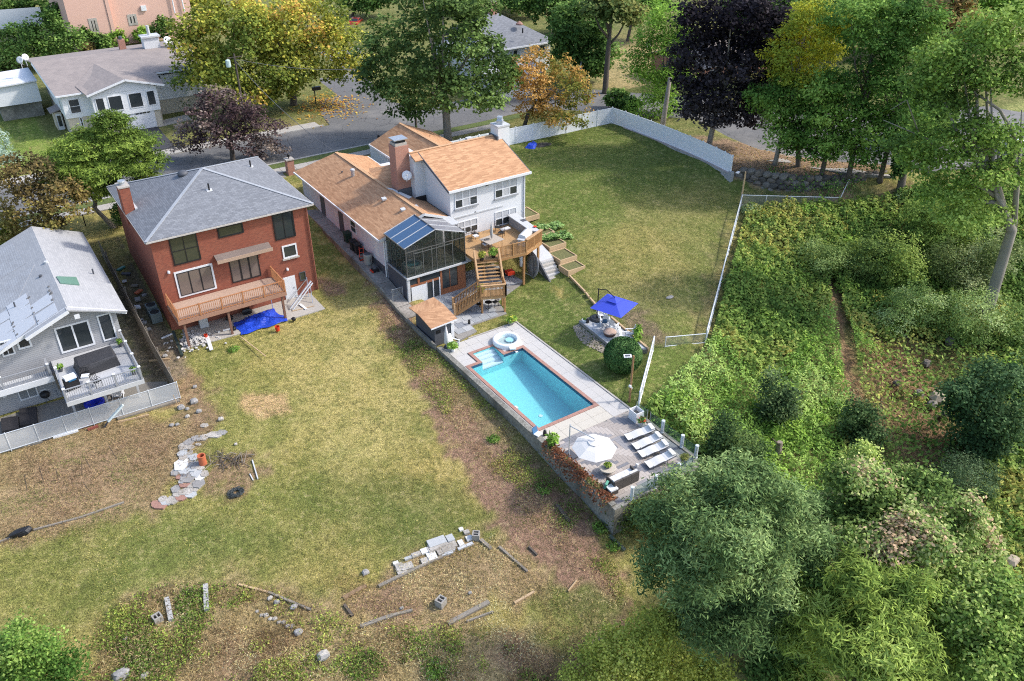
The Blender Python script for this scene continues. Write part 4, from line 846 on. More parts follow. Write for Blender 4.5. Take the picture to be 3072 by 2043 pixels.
MB().box(sx0 - .06, sx1 + .12, sy0 - .12, sy0 + .5, sl - .12, sl + .02).build('ledge', LGREY, sr); MB().box(sx0 - .06, sx0 + .4, sy0 + .5, 61, sl - .12, sl + .02).build('ledge', MGREY, sr)
MB().box(sx0 + .4, sx1, sy0 + .5, sy1, sl - .12, sl - .02).build('floor', stdm('sunroom floor', (0.4, 0.36, 0.33), .7, .1), sr)
MB().box(sx0 - .02, sx0 + .22, sy0 - .03, sy0 + .16, -.05, sl - .125).build('corner_post', LGREY, sr)
# lower storey front: recessed dark glass in redwood, white panel, sliding door
MB().box(sx0 + .22, sx1, sy0 + .12, sy0 + .2, -.05, sl - .125).build('back_panel', BLACK, sr)
for a, b, z0, z1, m_, nm in ((27.9, 29.35, 0, 1.62, WHITE, 'white_panel'), (29.37, 29.43, 0, 1.75, WHITE, 'door_jamb'), (30.62, 30.72, 0, 1.85, WHITE, 'door_jamb'), (29.98, 30.06, .02, 1.8, WHITE, 'door_stile')):
 MB().box(a, b, sy0 + .02, sy0 + .1, z0, z1).build(nm, m_, sr)
for a, b, z0, z1 in ((27.8, 30.75, 1.64, 1.82), (30.76, 30.95, 0, sl - .13), (28.55, 28.75, 1.83, sl - .13), (32.5, 33.3, 0, sl - .13), (30.96, 32.5, 0, .55)):
 MB().box(a, b, sy0 + .03, sy0 + .11, z0, z1).build('redwood_trim', CEDAR, sr)
MB().box(31.7, 31.76, sy0 + .06, sy0 + .11, .56, sl - .13).build('mullion', CEDAR, sr)
for a, b, z0, z1 in ((29.44, 29.97, .03, 1.6), (30.07, 30.6, .03, 1.6), (30.97, 31.69, .57, 2.45), (31.77, 32.48, .57, 2.45), (27.85, 28.54, 1.84, 2.45), (28.76, 30.75, 1.84, 2.45)):
 MB().box(a, b, sy0 + .085, sy0 + .1, z0, z1).build('pane', GLASSD, sr)
# glass walls
sm = (sx0 + sx1) / 2
def szr(x): return se + (sp - se) * (1 - abs(x - sm) / (sm - sx0))
fx = [sx0 + .06, 28.35, 29.2, 30.05, 30.5, 31.3, 32.1, sx1 - .06]
for i, x in enumerate(fx):
 MB().box(x - .03, x + .03, sy0 + .01, sy0 + .08, sl + .02, (szr(x) - .06) if i in (0, 4, 7) else 4.95).build('mullion', FRM if i in (0, 1, 4, 7) else FRL, sr)
MB().box(sx0, sx1, sy0, sy0 + .08, 4.95, 5.03).build('transom', FRM, sr); MB().box(28.4, 32.1, sy0 + .005, sy0 + .07, 4.7, 4.76).build('transom', FRL, sr)
for a, b in zip(fx[:-1], fx[1:]):
 MB().box(a + .03, b - .03, sy0 + .03, sy0 + .045, sl + .03, 4.94).build('pane', SGL, sr)
 mid = [(a + .03, 5.04), (b - .03, 5.04), (b - .03, szr(b - .03) - .1), (a + .03, szr(a + .03) - .1)]
 MB().wallx(mid, sy0 + .03, sy0 + .045).build('pane', SGL, sr)
for k in range(4):
 y0 = sy0 + .08 + k * .9; MB().box(sx0 + .01, sx0 + .08, y0 - .03, y0 + .03, sl + .03, se - .05).build('mullion', FRM, sr); MB().box(sx1 - .08, sx1 - .01, y0 - .03, y0 + .03, sl + .03, se - .05).build('mullion', FRM, sr)
 MB().box(sx0 + .03, sx0 + .045, y0 + .03, y0 + .87, sl + .03, se - .06).build('pane', SGL, sr); MB().box(sx1 - .045, sx1 - .03, y0 + .03, y0 + .87, sl + .03, se - .06).build('pane', SGL, sr)
# glass roof: three blue panels one side, grey ones the other
for k in range(3):
 ya, yb = sy0 + .02 + (sy1 - sy0) * k / 3, sy0 - .02 + (sy1 - sy0) * (k + 1) / 3
 MB().slab([(sx0 - .08, ya, se), (sm, ya, sp), (sm, yb, sp), (sx0 - .08, yb, se)], .04).build('roof_pane', SGR, sr)
 MB().slab([(sx1 + .08, ya, se), (sm, ya, sp), (sm, yb, sp), (sx1 + .08, yb, se)], .04).build('roof_pane', SGG, sr)
for k in range(4):
 y0 = sy0 + (sy1 - sy0) * k / 3
 MB().bar((sx0 - .1, y0, se + .015), (sm, y0, sp + .015), .06, .05).build('roof_bar', LGREY, sr); MB().bar((sx1 + .1, y0, se + .015), (sm, y0, sp + .015), .06, .05).build('roof_bar', LGREY, sr)
MB().bar((sm, sy0 - .02, sp + .03), (sm, sy1, sp + .03), .07, .05).build('roof_bar', FRM, sr)
MB().bar((sx0 - .1, sy0 - .05, se - .02), (sx0 - .1, sy1, se - .02), .08, .1).bar((sx1 + .1, sy0 - .05, se - .02), (sx1 + .1, sy1, se - .02), .08, .1).build('eave_rail', FRM, sr)
MB().box(sx1 - 1.3, sx1 + .5, sy1 - 1.9, sy1 - .1, se + .05, se + .12).build('flat_roof_patch', LGREY, sr)
# spa and chair inside
it = thing('indoor_hot_tub', 'round hot tub with blue water inside the glass sunroom', 'hot tub', (28.75, 58.35, sl))
ITW = stdm('bright spa water', (0.08, 0.4, 0.55), .12, .15, 2.5)
MB().lathe((28.75, 58.35, sl), [(.86, -.02), (.9, .55), (.82, .6), (.7, .6), (.68, .5)], 24).build('shell', WHITE, it, smooth=True)
MB().lathe((28.75, 58.35, sl), [(.69, .52), (.01, .52)], 24, cap=False).build('water', ITW, it)
dm = thing('divider_blind', 'pale hanging blind inside the sunroom beside the hot tub', 'blind', (30.6, 58.9, sl))
MB().box(29.9, 31.6, 58.85, 58.9, sl, 4.9).build('cloth', stdm('pale blind cloth', (0.42, 0.4, 0.38), .9, .1), dm)
for k in range(6): MB().box(29.9, 31.6, 58.83, 58.849, sl + .2 + k * .38, sl + .24 + k * .38).build('slat', MGREY, dm)
# ------------------------------------------------------------------ raised rear deck of the white house
DZ = 3.25
ud = thing('raised_deck', 'tall wooden deck with railings behind the white house', 'deck', (37, 57.5, 0))
WDN = stdm('golden deck boards', (0.47, 0.29, 0.14), .7, .2, 4.0, tint=(0.33, 0.19, 0.09)); WDS = stdm('cedar railing', (0.40, 0.215, 0.09), .65, .18, 4.0)
WDT = stdm('pale handrail timber', (0.5, 0.31, 0.16), .7, .12, 4.0)  # paler tone than the cedar railing, for handrails and newels
DP = [(33.55, 60.5), (33.55, 55.65), (35.4, 54.8), (38.15, 54.5), (40.5, 55.5), (40.9, 60.5)]
def scan(poly, y):
 xs_ = []
 for i in range(len(poly)):
  a, b = poly[i], poly[(i + 1) % len(poly)]
  if (a[1] - y) * (b[1] - y) < 0: xs_.append(a[0] + (b[0] - a[0]) * (y - a[1]) / (b[1] - a[1]))
 return (min(xs_), max(xs_)) if len(xs_) >= 2 else None
y = 54.52
while y < 60.4:
 ab = [scan(DP, y + .005), scan(DP, y + .135)]
 if ab[0] and ab[1]:
  MB().slab([(ab[0][0], y, DZ), (ab[0][1], y, DZ), (ab[1][1], y + .135, DZ), (ab[1][0], y + .135, DZ)], .04).build('deck_board', WDN, ud)
 y += .147
MB().prism(DP, DZ - .28, DZ - .045).build('joist_frame', WDS, ud)
for (x, yy_) in ((38.0, 54.75), (40.3, 55.8), (35.5, 57.5), (40.5, 59.8)): MB().box(x - .09, x + .09, yy_ - .09, yy_ + .09, -.05, DZ - .29).build('support_post', WDS, ud)
railing(ud, [(35.45, 54.85, DZ), (36.8, 54.7, DZ), (38.12, 54.56, DZ), (39.3, 55.05, DZ), (40.44, 55.55, DZ)], 1.08, WDS, gap=.12, post=.12, bt=.05)
MB().bar((38.1, 54.56, DZ + 1.2), (40.5, 55.55, DZ + 1.2), .3, .05).build('bar_top', WDT, ud)
# counter along the right edge
ct = thing('deck_counter', 'grey-topped outdoor counter along the right edge of the deck', 'counter', (40.4, 57.8, DZ))
MB().prism([(39.9, 56.4), (40.45, 55.7), (40.85, 60.3), (40.1, 60.3)], DZ, DZ + .88).build('cabinet', stdm('taupe cabinet', (0.34, 0.32, 0.31), .7, .08), ct)
MB().prism([(39.8, 56.4), (40.5, 55.55), (40.98, 60.4), (40.0, 60.4)], DZ + .88, DZ + .96).build('worktop', LGREY, ct)
MB().box(40.3, 40.75, 58.3, 58.8, DZ + .961, DZ + .98).build('sink', DGREY, ct); MB().tube([(40.75, 58.5, DZ + .96), (40.75, 58.5, DZ + 1.25), (40.55, 58.5, DZ + 1.27)], .02, 6).build('tap', STEEL, ct)
single('red_bowl', MB().lathe((40.55, 56.7, DZ + .96), [(.08, 0), (.16, .08), (.17, .1), (.12, .06)], 12), REDP, 'small dark red bowl on the deck counter', 'bowl', smooth=True)
gr = thing('covered_grill', 'barbecue under a white fitted cover beside the deck counter', 'grill', (39.2, 56.2, DZ))
gv = MB(); pr = [(.0, 0), (.0, .85), (.12, 1.05), (.5, 1.12), (.72, 1.0), (.78, .8), (.78, 0)]
ca, sa = math.cos(R(32)), math.sin(R(32))
for s in (-.75, .75):
 for (d_, z) in pr: lx, ly = s, d_ - .39; gv.v.append((39.1 + lx * ca - ly * sa, 56.15 + lx * sa + ly * ca, DZ + z))
npf = len(pr); gv.f += [tuple(range(npf)), tuple(range(2 * npf - 1, npf - 1, -1))] + [(i, npf + i, npf + (i + 1) % npf, (i + 1) % npf) for i in range(npf)]
gv.build('cover', stdm('white cover cloth', (0.68, 0.68, 0.67), .8, .05, 3.0, bmp=.02), gr); MB().obox((38.3, 55.6, DZ + .8), (.5, .7, .04), R(32)).build('side_shelf', LGREY, gr)
# stairs turn at a landing
A_, B_ = Vector((33.42, 55.68, DZ)), Vector((35.38, 54.82, DZ)); wdir = (B_ - A_).normalized(); ddir = Vector((-wdir.y * -1, 0, 0)); ddir = Vector((wdir.y, -wdir.x, 0)).normalized()
LZ = 1.55
sta = thing('deck_staircase', 'wooden staircase turning at a landing down from the tall deck', 'stairs', (33, 53.5, 0))
run, nst = 2.35, 9
for k in range(nst - 1):
 t = (k + .5) / (nst - 1); z = DZ - (DZ - LZ) * (k + 1) / nst
 c = A_ + (B_ - A_) * .5 + ddir * (run * (k + .5) / (nst - 1)); MB().obox((c.x, c.y, z), (1.95, .24, .045), math.atan2(wdir.y, wdir.x)).build('tread', WDN, sta)
for s in (0.0, 1.0):
 a = A_.lerp(B_, s); b = a + ddir * run; MB().bar((a.x, a.y, DZ - .12), (b.x, b.y, LZ - .02), .05, .28).build('stringer', WDS, sta)
 MB().bar((a.x, a.y, DZ + 1.05), (b.x, b.y, LZ + 1.1), .14, .06).build('handrail', WDT, sta); MB().bar((a.x, a.y, DZ + .1), (b.x, b.y, LZ + .2), .06, .06).build('bottom_rail', WDS, sta)
 for e, z in ((a, DZ), (b, LZ)): MB().obox((e.x, e.y, z + .5), (.11, .11, 1.3), math.atan2(wdir.y, wdir.x)).build('newel_post', WDT, sta)
 for k in range(1, 16):
  q = a.lerp(b, k / 16); z = DZ + (LZ - DZ) * k / 16; MB().obox((q.x, q.y, z + .58), (.04, .04, .9), math.atan2(wdir.y, wdir.x)).build('baluster', WDS, sta)
l0 = A_ + ddir * run; l1 = B_ + ddir * run; l2 = l1 + ddir * 1.3; l3 = l0 + ddir * 1.3
MB().prism([(p.x, p.y) for p in (l0, l1, l2, l3)], LZ - .18, LZ).build('landing', WDN, sta)
for p in (l0 + wdir * .1 + ddir * .1, l1 - wdir * .1 + ddir * .1, l2 - wdir * .1 - ddir * .1, l3 + wdir * .1 - ddir * .1): MB().box(p.x - .07, p.x + .07, p.y - .07, p.y + .07, -.05, LZ - .19).build('support_post', WDS, sta)
rl = railing(sta, [(l3.x, l3.y, LZ), (l2.x, l2.y, LZ)], 1.1, WDS, gap=.11, bt=.05); railing(sta, [(l2.x, l2.y, LZ), (l1.x, l1.y, LZ)], 1.1, WDS, gap=.13, bt=.05)
MB().bar((l3.x, l3.y, LZ + 1.15), (l2.x, l2.y, LZ + 1.15), .2, .05).build('cap_rail', WDT, sta)
s0 = l0 + ddir * .1; s1 = l0 + ddir * 1.2
for k in range(7):
 z = LZ - LZ * (k + 1) / 8; c = (s0 + s1) / 2 - wdir * (.15 + .29 * k); MB().obox((c.x, c.y, z), (.3, 1.05, .045), math.atan2(wdir.y, wdir.x)).build('tread', WDN, sta)
for p in (s0, s1):
 q = p - wdir * 2.25; MB().bar((p.x, p.y, LZ - .1), (q.x, q.y, .05), .05, .28).build('stringer', WDS, sta); MB().bar((p.x, p.y, LZ + 1.02), (q.x, q.y, 1.05), .13, .06).build('handrail', WDS, sta)
 MB().box(q.x - .07, q.x + .07, q.y - .07, q.y + .07, 0, 1.2).build('newel_post', WDT, sta)
 for k in range(1, 17):
  e = p.lerp(q, k / 17); z = LZ - (LZ - .05) * k / 17; MB().box(e.x - .03, e.x + .03, e.y - .03, e.y + .03, z + .05, z + 1.0).build('baluster', WDS, sta)
# ------------------------------------------------------------------ tan-roofed shed by the terrace
sh = thing('pool_shed', 'small grey pool shed with tan shingle roof beside the terrace', 'shed', (27.1, 51.9, 0))
MB().box(26.35, 28.05, 50.35, 53.5, -.2, 1.78).build('wall', DGREY, sh); MB().box(27.85, 28.12, 50.3, 50.6, 0, 1.8).build('corner_board', WHITE, sh)
MB().slab([(25.95, 53.85, 1.85), (28.3, 53.85, 2.1), (28.3, 52.2, 2.18), (25.95, 52.2, 2.0)], .08).build('roof_slope', SHTAN, sh)
MB().slab([(25.95, 52.2, 2.0), (28.3, 52.2, 2.18), (28.25, 49.95, 1.98), (25.85, 49.95, 1.82)], .08).build('roof_slope', SHTAN, sh)
MB().bar((25.85, 49.93, 1.75), (28.25, 49.93, 1.9), .05, .1).build('fascia_board', WHITE, sh); MB().box(28.052, 28.07, 50.7, 51.5, .05, 1.7).build('door', LGREY, sh)
MB().box(26.5, 26.9, 50.33, 50.349, .9, 1.2).build('vent', BLACK, sh)
MB().lathe((28.0, 50.28, 1.45), [(.11, 0), (.11, .02)], 14).build('clock', LGREY, sh)
gt = thing('alley_gate', 'wire garden gate across the side walk beside the dark grey storey', 'gate', (27, 57.6, .4))
zz = wz(57.6)
MB().tube([(26.3, 57.6, zz), (26.3, 57.6, zz + 1.2), (27.3, 57.6, zz + 1.2), (27.3, 57.6, zz)], .03, 6).build('frame', STEEL, gt)
for k in range(9): MB().cyl((26.4 + k * .1, 57.6, zz + .05), (26.4 + k * .1, 57.6, zz + 1.2), .01, n=5).build('bar', STEEL, gt)
# ------------------------------------------------------------------ concrete steps, timber planters, big dish right of the deck
cs = thing('concrete_steps', 'flight of pale grey concrete steps beside the timber planters', 'steps', (40.9, 54, 0))
nS = 7
for k in range(nS):
 z = .2 * (k + 1); y0 = 53.25 + k * .3; xo = .07 * k
 MB().box(40.05 + xo * .3, 41.35 + xo * .5, y0, y0 + 2.2 - k * .3 + .4, z - .2, z - .003).build('step', CONC if k % 2 else stdm('grey step', (0.47, 0.46, 0.45), .8, .08), cs)
MB().prism([(40.0, 52.8), (41.3, 52.8), (41.4, 53.25), (40.0, 53.25)], -.1, .04).build('foot_slab', CONC, cs)
MB().slab([(40.2, 55.35, 1.41), (41.75, 55.35, 1.41), (42.1, 59.8, 2.3), (41.0, 59.8, 2.3)], .3).build('ramp', LGREY, cs)
MB().slab([(39.92, 53.3, .2), (40.04, 53.3, .2), (40.15, 55.6, 1.75), (40.02, 55.6, 1.75)], .5).build('side_wall', DGREY, cs)
plm = WOODP
SOIL = stdm('planter soil and weeds', (0.15, 0.15, 0.06), .95, .35, 5.0, bmp=.05)
def planter(x0, x1, y0, y1, zt, lbl, h=.55):
 t = thing('timber_planter', lbl, 'planter', ((x0 + x1) / 2, (y0 + y1) / 2, zt - h))
 for a in ((x0, x1, y0, y0 + .1), (x0, x1, y1 - .1, y1), (x0, x0 + .1, y0 + .1, y1 - .1), (x1 - .1, x1, y0 + .1, y1 - .1)):
  for k in range(2): MB().box(a[0], a[1], a[2], a[3], zt - h + k * h / 2 + .004, zt - h + (k + 1) * h / 2 - .004).build('board', plm, t)
 MB().box(x0 + .1, x1 - .1, y0 + .1, y1 - .1, zt - h, zt - .08).build('soil', SOIL, t); return t
planter(41.5, 43.45, 52.75, 54.25, 1.15, 'lowest timber planter beside the foot of the concrete steps', .7)
planter(41.75, 43.7, 54.3, 56.3, 1.5, 'second timber planter up beside the concrete steps', .7)
planter(42.05, 44.0, 56.4, 58.3, 1.9, 'third timber planter up with large squash leaves spilling out', .7)
planter(42.3, 44.1, 58.4, 60.3, 2.25, 'fourth timber planter up beside the deck counter', .6)
planter(42.7, 44.6, 61.6, 63.8, 2.75, 'topmost timber planter against the white house corner', .5)
for k, (a, b) in enumerate((((41.55, 52.6), (40.95, 49.6)), ((40.9, 49.4), (40.7, 48.7)), ((40.65, 48.5), (40.2, 46.6)))):
 z = H(a[0], a[1]) + .15; m = MB().bar((a[0], a[1], z), (b[0], b[1], H(*b) + .15), .14, .2)
 single('edging_timber', m, WOODP, ['long pale edging timber running down from the planters', 'short pale edging timber between two longer ones', 'pale edging timber ending beside the blue parasol'][k], 'timber')
bdh = thing('large_satellite_dish', 'large grey satellite dish standing on edge under the deck', 'satellite dish', (39.6, 55.4, 0))
dishparts(bdh, (39.55, 55.3, 1.25), 1.15, (-.95, .15, .15), MGREY); cyl_part('pole', (39.2, 54.9, 0), (39.2, 54.9, 2.4), .05, DGREY, bdh); MB().box(38.9, 39.5, 54.5, 55.1, -.05, .06).build('base_slab', CONC, bdh)
ul = thing('wheelbarrow', 'red wheelbarrow standing in shade under the tall deck', 'wheelbarrow', (37.6, 56.4, 0))
MB().prism([(37.2, 56.1), (37.9, 56.0), (38.0, 56.7), (37.3, 56.8)], .45, .75).build('tray', REDP, ul); MB().bar((37.3, 56.0, .5), (37.0, 55.2, .75), .04).bar((37.9, 56.0, .5), (37.7, 55.1, .75), .04).build('handle', BLACK, ul); MB().lathe((37.7, 56.95, .0), [(.18, 0), (.2, .08), (.18, .16)], 14).build('wheel', BLACK, ul); MB().cyl((37.35, 56.2, 0), (37.35, 56.2, .45), .03).cyl((37.9, 56.2, 0), (37.9, 56.2, .45), .03).build('leg', BLACK, ul)
single('black_box', MB().box(36.9, 37.5, 57.0, 57.6, 0.03, .5).box(36.85, 37.55, 56.95, 57.65, .5, .56), BLACK, 'black storage box in shade under the tall deck', 'box')
hb = thing('punch_bag', 'pale hanging punch bag under the deck beside the post', 'bag', (38.6, 56.0, 1.1))
MB().lathe((38.6, 56.0, 1.1), [(.13, 0), (.18, .1), (.18, .95), (.1, 1.05)], 12).build('bag', WHITE, hb, smooth=True); MB().cyl((38.6, 56, 2.15), (38.6, 56, 2.95), .015, n=5).build('chain', STEEL, hb)
# ------------------------------------------------------------------ grey-sided house at the left edge
gh = thing('grey_house', 'grey vinyl-sided house with white patched roof at the left edge', 'house', (2, 66, -.5))
fx0, fx1, fy = -9.0, 5.35, 60.55
gr_x, gr_z, gy_f, gy_b = 2.36, 6.55, 60.0, 76.4
MB().wallx([(fx0, -.7), (fx1, -.7), (fx1, 5.15), (gr_x, 6.35), (fx0, 1.7)], fy, fy + .2).build('wall', SIDING, gh)
MB().box(fx1 - .2, fx1, fy + .2, 75.8, -.7, 5.1).build('wall', SIDING, gh)
def gzl(x): return gr_z - .41 * (gr_x - x)
def gzr(x): return gr_z - .41 * (x - gr_x)
MB().slab([(gr_x, gy_f, gr_z), (6.02, gy_f, gzr(6.02)), (6.02, gy_b, gzr(6.02)), (gr_x, gy_b, gr_z)], .14).build('roof_slope', SHLGT, gh)
MB().slab([(gr_x, gy_f, gr_z), (-9, gy_f, gzl(-9)), (-9, gy_b, gzl(-9)), (gr_x, gy_b, gr_z)], .14).build('roof_slope', SHLGT, gh)
MB().bar((gr_x, gy_f - .01, gr_z - .12), (6.04, gy_f - .01, gzr(6.04) - .12), .06, .26).bar((gr_x, gy_f - .01, gr_z - .12), (-9, gy_f - .01, gzl(-9) - .12), .06, .26).build('rake_board', WHITE, gh)
MB().slab([(gr_x - .1, gy_f - .5, gr_z - .02), (6.05, gy_f - .12, gzr(6.05) + .0), (6.05, gy_f, gzr(6.05) + .015), (gr_x - .1, gy_f, gr_z + .015)], .1).build('roof_lip', SHLGT, gh)
MB().bar((gr_x - .02, gy_f - .52, gr_z - .16), (-.7, gy_f - .52, gzl(-.7) - .16), .05, .24).build('rake_board', WHITE, gh)
MB().slab([(gr_x - .02, gy_f - .5, gr_z - .03), (-.7, gy_f - .5, gzl(-.7) - .03), (-.7, gy_f, gzl(-.7) + .01), (gr_x - .02, gy_f, gr_z + .01)], .08).build('roof_lip', SHLGT, gh)
MEMB = stdm('white roof sheet', (0.52, 0.53, 0.555), .55, .06, 2.0, tint=(0.46, 0.47, 0.5)); PATCH = stdm('bare roof patch', (0.2, 0.19, 0.18), .9, .3, 6.0)
for i in range(4):
 for j in range(3):
  xa, xb = -4.2 + i * 1.5, -4.2 + i * 1.5 + 1.46; ya = gy_f + .3 + j * 1.75 - .3 * (i % 2); yb = ya + 1.7
  if i == 3 and j == 2: continue
  if j == 2 and i < 1: continue
  jj = [random.uniform(-.28, .12) for _ in range(8)]; xq = [(xa + jj[0] * .3, ya + jj[1]), (xb + jj[2] * .3, ya + jj[3]), (xb + jj[4] * .3, yb + jj[5]), (xa + jj[6] * .3, yb + jj[7])]
  MB().slab([(p, q_, gzl(p) + .02 + .004 * (i + j)) for p, q_ in xq], .012).build('roof_sheet', MEMB, gh)
for k in range(26):
 xa = random.choice([-2.7, -1.2, .3, -4.1, 1.75]) + random.uniform(-.08, .08); ya = gy_f + random.uniform(.3, 4.8); L = random.uniform(.1, .35)
 MB().slab([(xa - .06, ya, gzl(xa - .06) + .052), (xa + .08, ya, gzl(xa + .08) + .052), (xa + .08, ya + L, gzl(xa + .08) + .052), (xa - .06, ya + L, gzl(xa - .06) + .052)], .004).build('bare_patch', PATCH, gh)
SHM = brickm('mid grey shingles', (0.4, 0.41, 0.425), (0.34, 0.35, 0.365), (0.27, 0.27, 0.285), .4, .18, .02, .9, .012)
MB().slab([(-9, 65.6, gzl(-9) + .02), (-.4, 65.4, gzl(-.4) + .02), (1.5, 69.2, gzl(1.5) + .02), (-9, 69.4, gzl(-9) + .02)], .015).build('shingle_patch', SHM, gh)
MB().slab([(-9, 70.4, gzl(-9) + .022), (1.0, 70.4, gzl(1.0) + .022), (.6, 75.5, gzl(.6) + .022), (-9, 75.5, gzl(-9) + .022)], .015).build('shingle_patch', SHM, gh)
a = G_ = None
sk = MB(); p4 = []
for (u, v) in ((170, 832), (230, 834), (240, 857), (183, 852)):
 z = 6
 for _ in range(8): q = PX(u, v, z); z = .5 * z + .5 * gzr(q.x)
 p4.append((q.x, q.y, z + .1))
MB().slab(p4, .1).build('skylight', glassm('green skylight', (0.13, 0.24, 0.19), 0.0, .2), gh)
for (u, v, r_, h_, m_) in ((281, 822, .06, .45, DGREY), (139, 788, .16, .12, LGREY), (46, 921, .06, .4, DGREY), (122, 830, .12, .14, DGREY)):
 z = 6
 for _ in range(8): q = PX(u, v, z); z = .5 * z + .5 * (gzr(q.x) if q.x > gr_x else gzl(q.x))
 cyl_part('vent_pipe', (q.x, q.y, z - .05), (q.x, q.y, z + h_), r_, m_, gh)
wpx(gh, fy, (160, 985), (287, 1032), cols=2, fm=WHITE, fw=.13, mull=.12, name='sliding_door')
wpx(gh, fy, (288, 947), (353, 1012), cols=1, fm=WHITE, fw=.11)
wpx(gh, fy, (45, 1018), (98, 1038), cols=1, fm=WHITE, fw=.13); wpx(gh, fy, (-8, 1027), (48, 1060), cols=2, fm=WHITE, fw=.1)
o_ = MB().lathe((1.1, fy - .12, WY(146, 978, fy)[1]), [(.07, 0), (.1, .1), (.05, .18)], 10).build('wall_lamp', WHITE, gh)
MB().box(2.6, 2.95, gy_f - .56, gy_f - .53, 5.7, 6.05).build('gable_vent', WHITE, gh)
wpx(gh, fy - .6, (40, 1145), (117, 1185), cols=2, fm=WHITE, fw=.07, gm=stdm('insect screen', (0.2, 0.21, 0.22), .7, .05))
MB().box(-9, .4, fy - .6, fy - .01, -.7, 1.75).build('lower_wall', SIDING, gh)
wpx(gh, fy - .6, (-6, 1155), (20, 1190), cols=1, fm=WHITE, fw=.1)
# its two balconies
gd = thing('grey_deck', 'grey composite deck on posts behind the grey house', 'deck', (2.9, 57.4, 0))
gz_, gx0_, gx1_, gyf_ = 2.4, .35, 5.3, 54.45
GDK = stdm('grey composite boards', (0.47, 0.475, 0.485), .7, .06, 2.0); GRL = stdm('grey railing', (0.3, 0.31, 0.33), .6, .06)
for k in range(20):
 y0 = gyf_ + (fy - .02 - gyf_) * k / 20; MB().box(gx0_, gx1_, y0, y0 + (fy - .02 - gyf_) / 20 - .01, gz_ - .04, gz_).build('deck_board', GDK, gd)
MB().box(gx0_ - .04, gx1_ + .04, gyf_ - .05, gyf_ - .002, gz_ - .34, gz_ - .01).build('rim_board', LGREY, gd); MB().box(gx1_ + .002, gx1_ + .05, gyf_, fy, gz_ - .34, gz_ - .01).build('rim_board', LGREY, gd); MB().box(gx0_ - .05, gx0_ - .002, gyf_, fy, gz_ - .34, gz_ - .01).build('rim_board', LGREY, gd)
for x in (gx0_ + .3, 2.8, gx1_ - .3):
 MB().box(x - .08, x + .08, gyf_ + 2.2, gyf_ + 2.36, -.8, gz_ - .05).build('support_post', LGREY, gd)
MB().bar((gx0_ + .4, gyf_ + 2.28, .9), (gx0_ + 1.3, gyf_ + 2.28, gz_ - .1), .08).build('brace', LGREY, gd); MB().bar((gx1_ - .4, gyf_ + 2.28, .9), (gx1_ - 1.3, gyf_ + 2.28, gz_ - .1), .08).build('brace', LGREY, gd)
railing(gd, [(gx0_ + .05, 57.6, gz_), (gx0_ + .05, gyf_ + .05, gz_), (1.95, gyf_ + .05, gz_), (3.6, gyf_ + .05, gz_), (gx1_ - .05, gyf_ + .05, gz_), (gx1_ - .05, 56.5, gz_), (gx1_ - .05, 58.5, gz_), (gx1_ - .05, 60.3, gz_)], .95, GRL, gap=.13, post=.13, cap=WHITE)
gd2 = thing('upper_balcony', 'narrow grey balcony with white coping on the grey house', 'balcony', (-4, 59, 1.8))
MB().box(-9, .1, 58.9, 59.93, 1.78, 2.1).build('floor', LGREY, gd2); MB().box(-9, .12, 58.82, 58.9, 1.7, 2.15).build('fascia_board', WHITE, gd2)
railing(gd2, [(-6, 58.95, 2.1), (-3, 58.95, 2.1), (.0, 58.95, 2.1)], .95, GRL, gap=.14, post=.13, cap=WHITE); MB().box(-.1, .05, 59.1, 59.93, 2.1, 3.1).build('end_panel', GRL, gd2)
wc_ = thing('covered_table', 'patio dining set under a black cover on the grey deck', 'covered furniture', (3.0, 57.9, gz_))
q0 = [(1.75, 57.0), (4.2, 57.3), (4.3, 58.9), (1.7, 58.7)]; k = MB()
for s, z in ((1.12, 0.0), (1.06, .35), (1.0, .78), (.9, .85)):
 for (x, y) in q0: k.v.append((3 + (x - 3) * s + random.uniform(-.06, .06), 57.95 + (y - 57.95) * s + random.uniform(-.06, .06), gz_ + z))
k.f += [tuple(range(12, 16))] + [(4 * i + j, 4 * i + (j + 1) % 4, 4 * i + 4 + (j + 1) % 4, 4 * i + 4 + j) for i in range(3) for j in range(4)]
k.build('cover', stdm('black cover cloth', (0.045, 0.045, 0.05), .55, .3, 3.0, bmp=.04), wc_)
# ------------------------------------------------------------------ ranch house across the street
rh = thing('ranch_house', 'cream and white split-level house with taupe roof across the street', 'house', (19, 116, 3))
CREAM = stdm('cream render', (0.56, 0.5, 0.4), .85, .06, 2.0)
ry, rx0r, rx1r = 110.6, 10.7, 28.0
MB().box(rx0r, 21.3, ry, 124, 2.8, 5.4).build('lower_wall', CREAM, rh); MB().box(21.3, rx1r, 113.8, 124, 2.8, 5.0).build('lower_wall', CREAM, rh)
MB().box(rx0r - .15, 21.35, ry - .15, 124, 5.4, 8.2).build('wall', SIDEW, rh); MB().box(21.35, rx1r, 113.7, 124, 5.0, 8.05).build('wall', SIDEW, rh)
MB().box(13.6, 21.0, 109.0, ry - .14, 5.2, 8.0).build('bay', SIDEW, rh); MB().box(13.7, 20.9, 109.2, ry - .15, 2.8, 5.2).build('lower_wall', CREAM, rh)
rez_, rrz, rry = 8.3, 9.7, 122.5
MB().slab([(10.0, 111.6 - 1.6, rez_), (21.4, 111.6 - 1.6, rez_), (21.4, 113.2, rez_ + .38), (29.0, 113.2, rez_ + .2), (28.2, rry, rrz), (9.6, rry, rrz)], .15).build('roof_slope', SHBRN, rh)
MB().slab([(9.6, rry, rrz), (28.2, rry, rrz), (28.6, 132, 8.2), (9.6, 132, 8.2)], .15).build('roof_slope', SHBRN, rh)
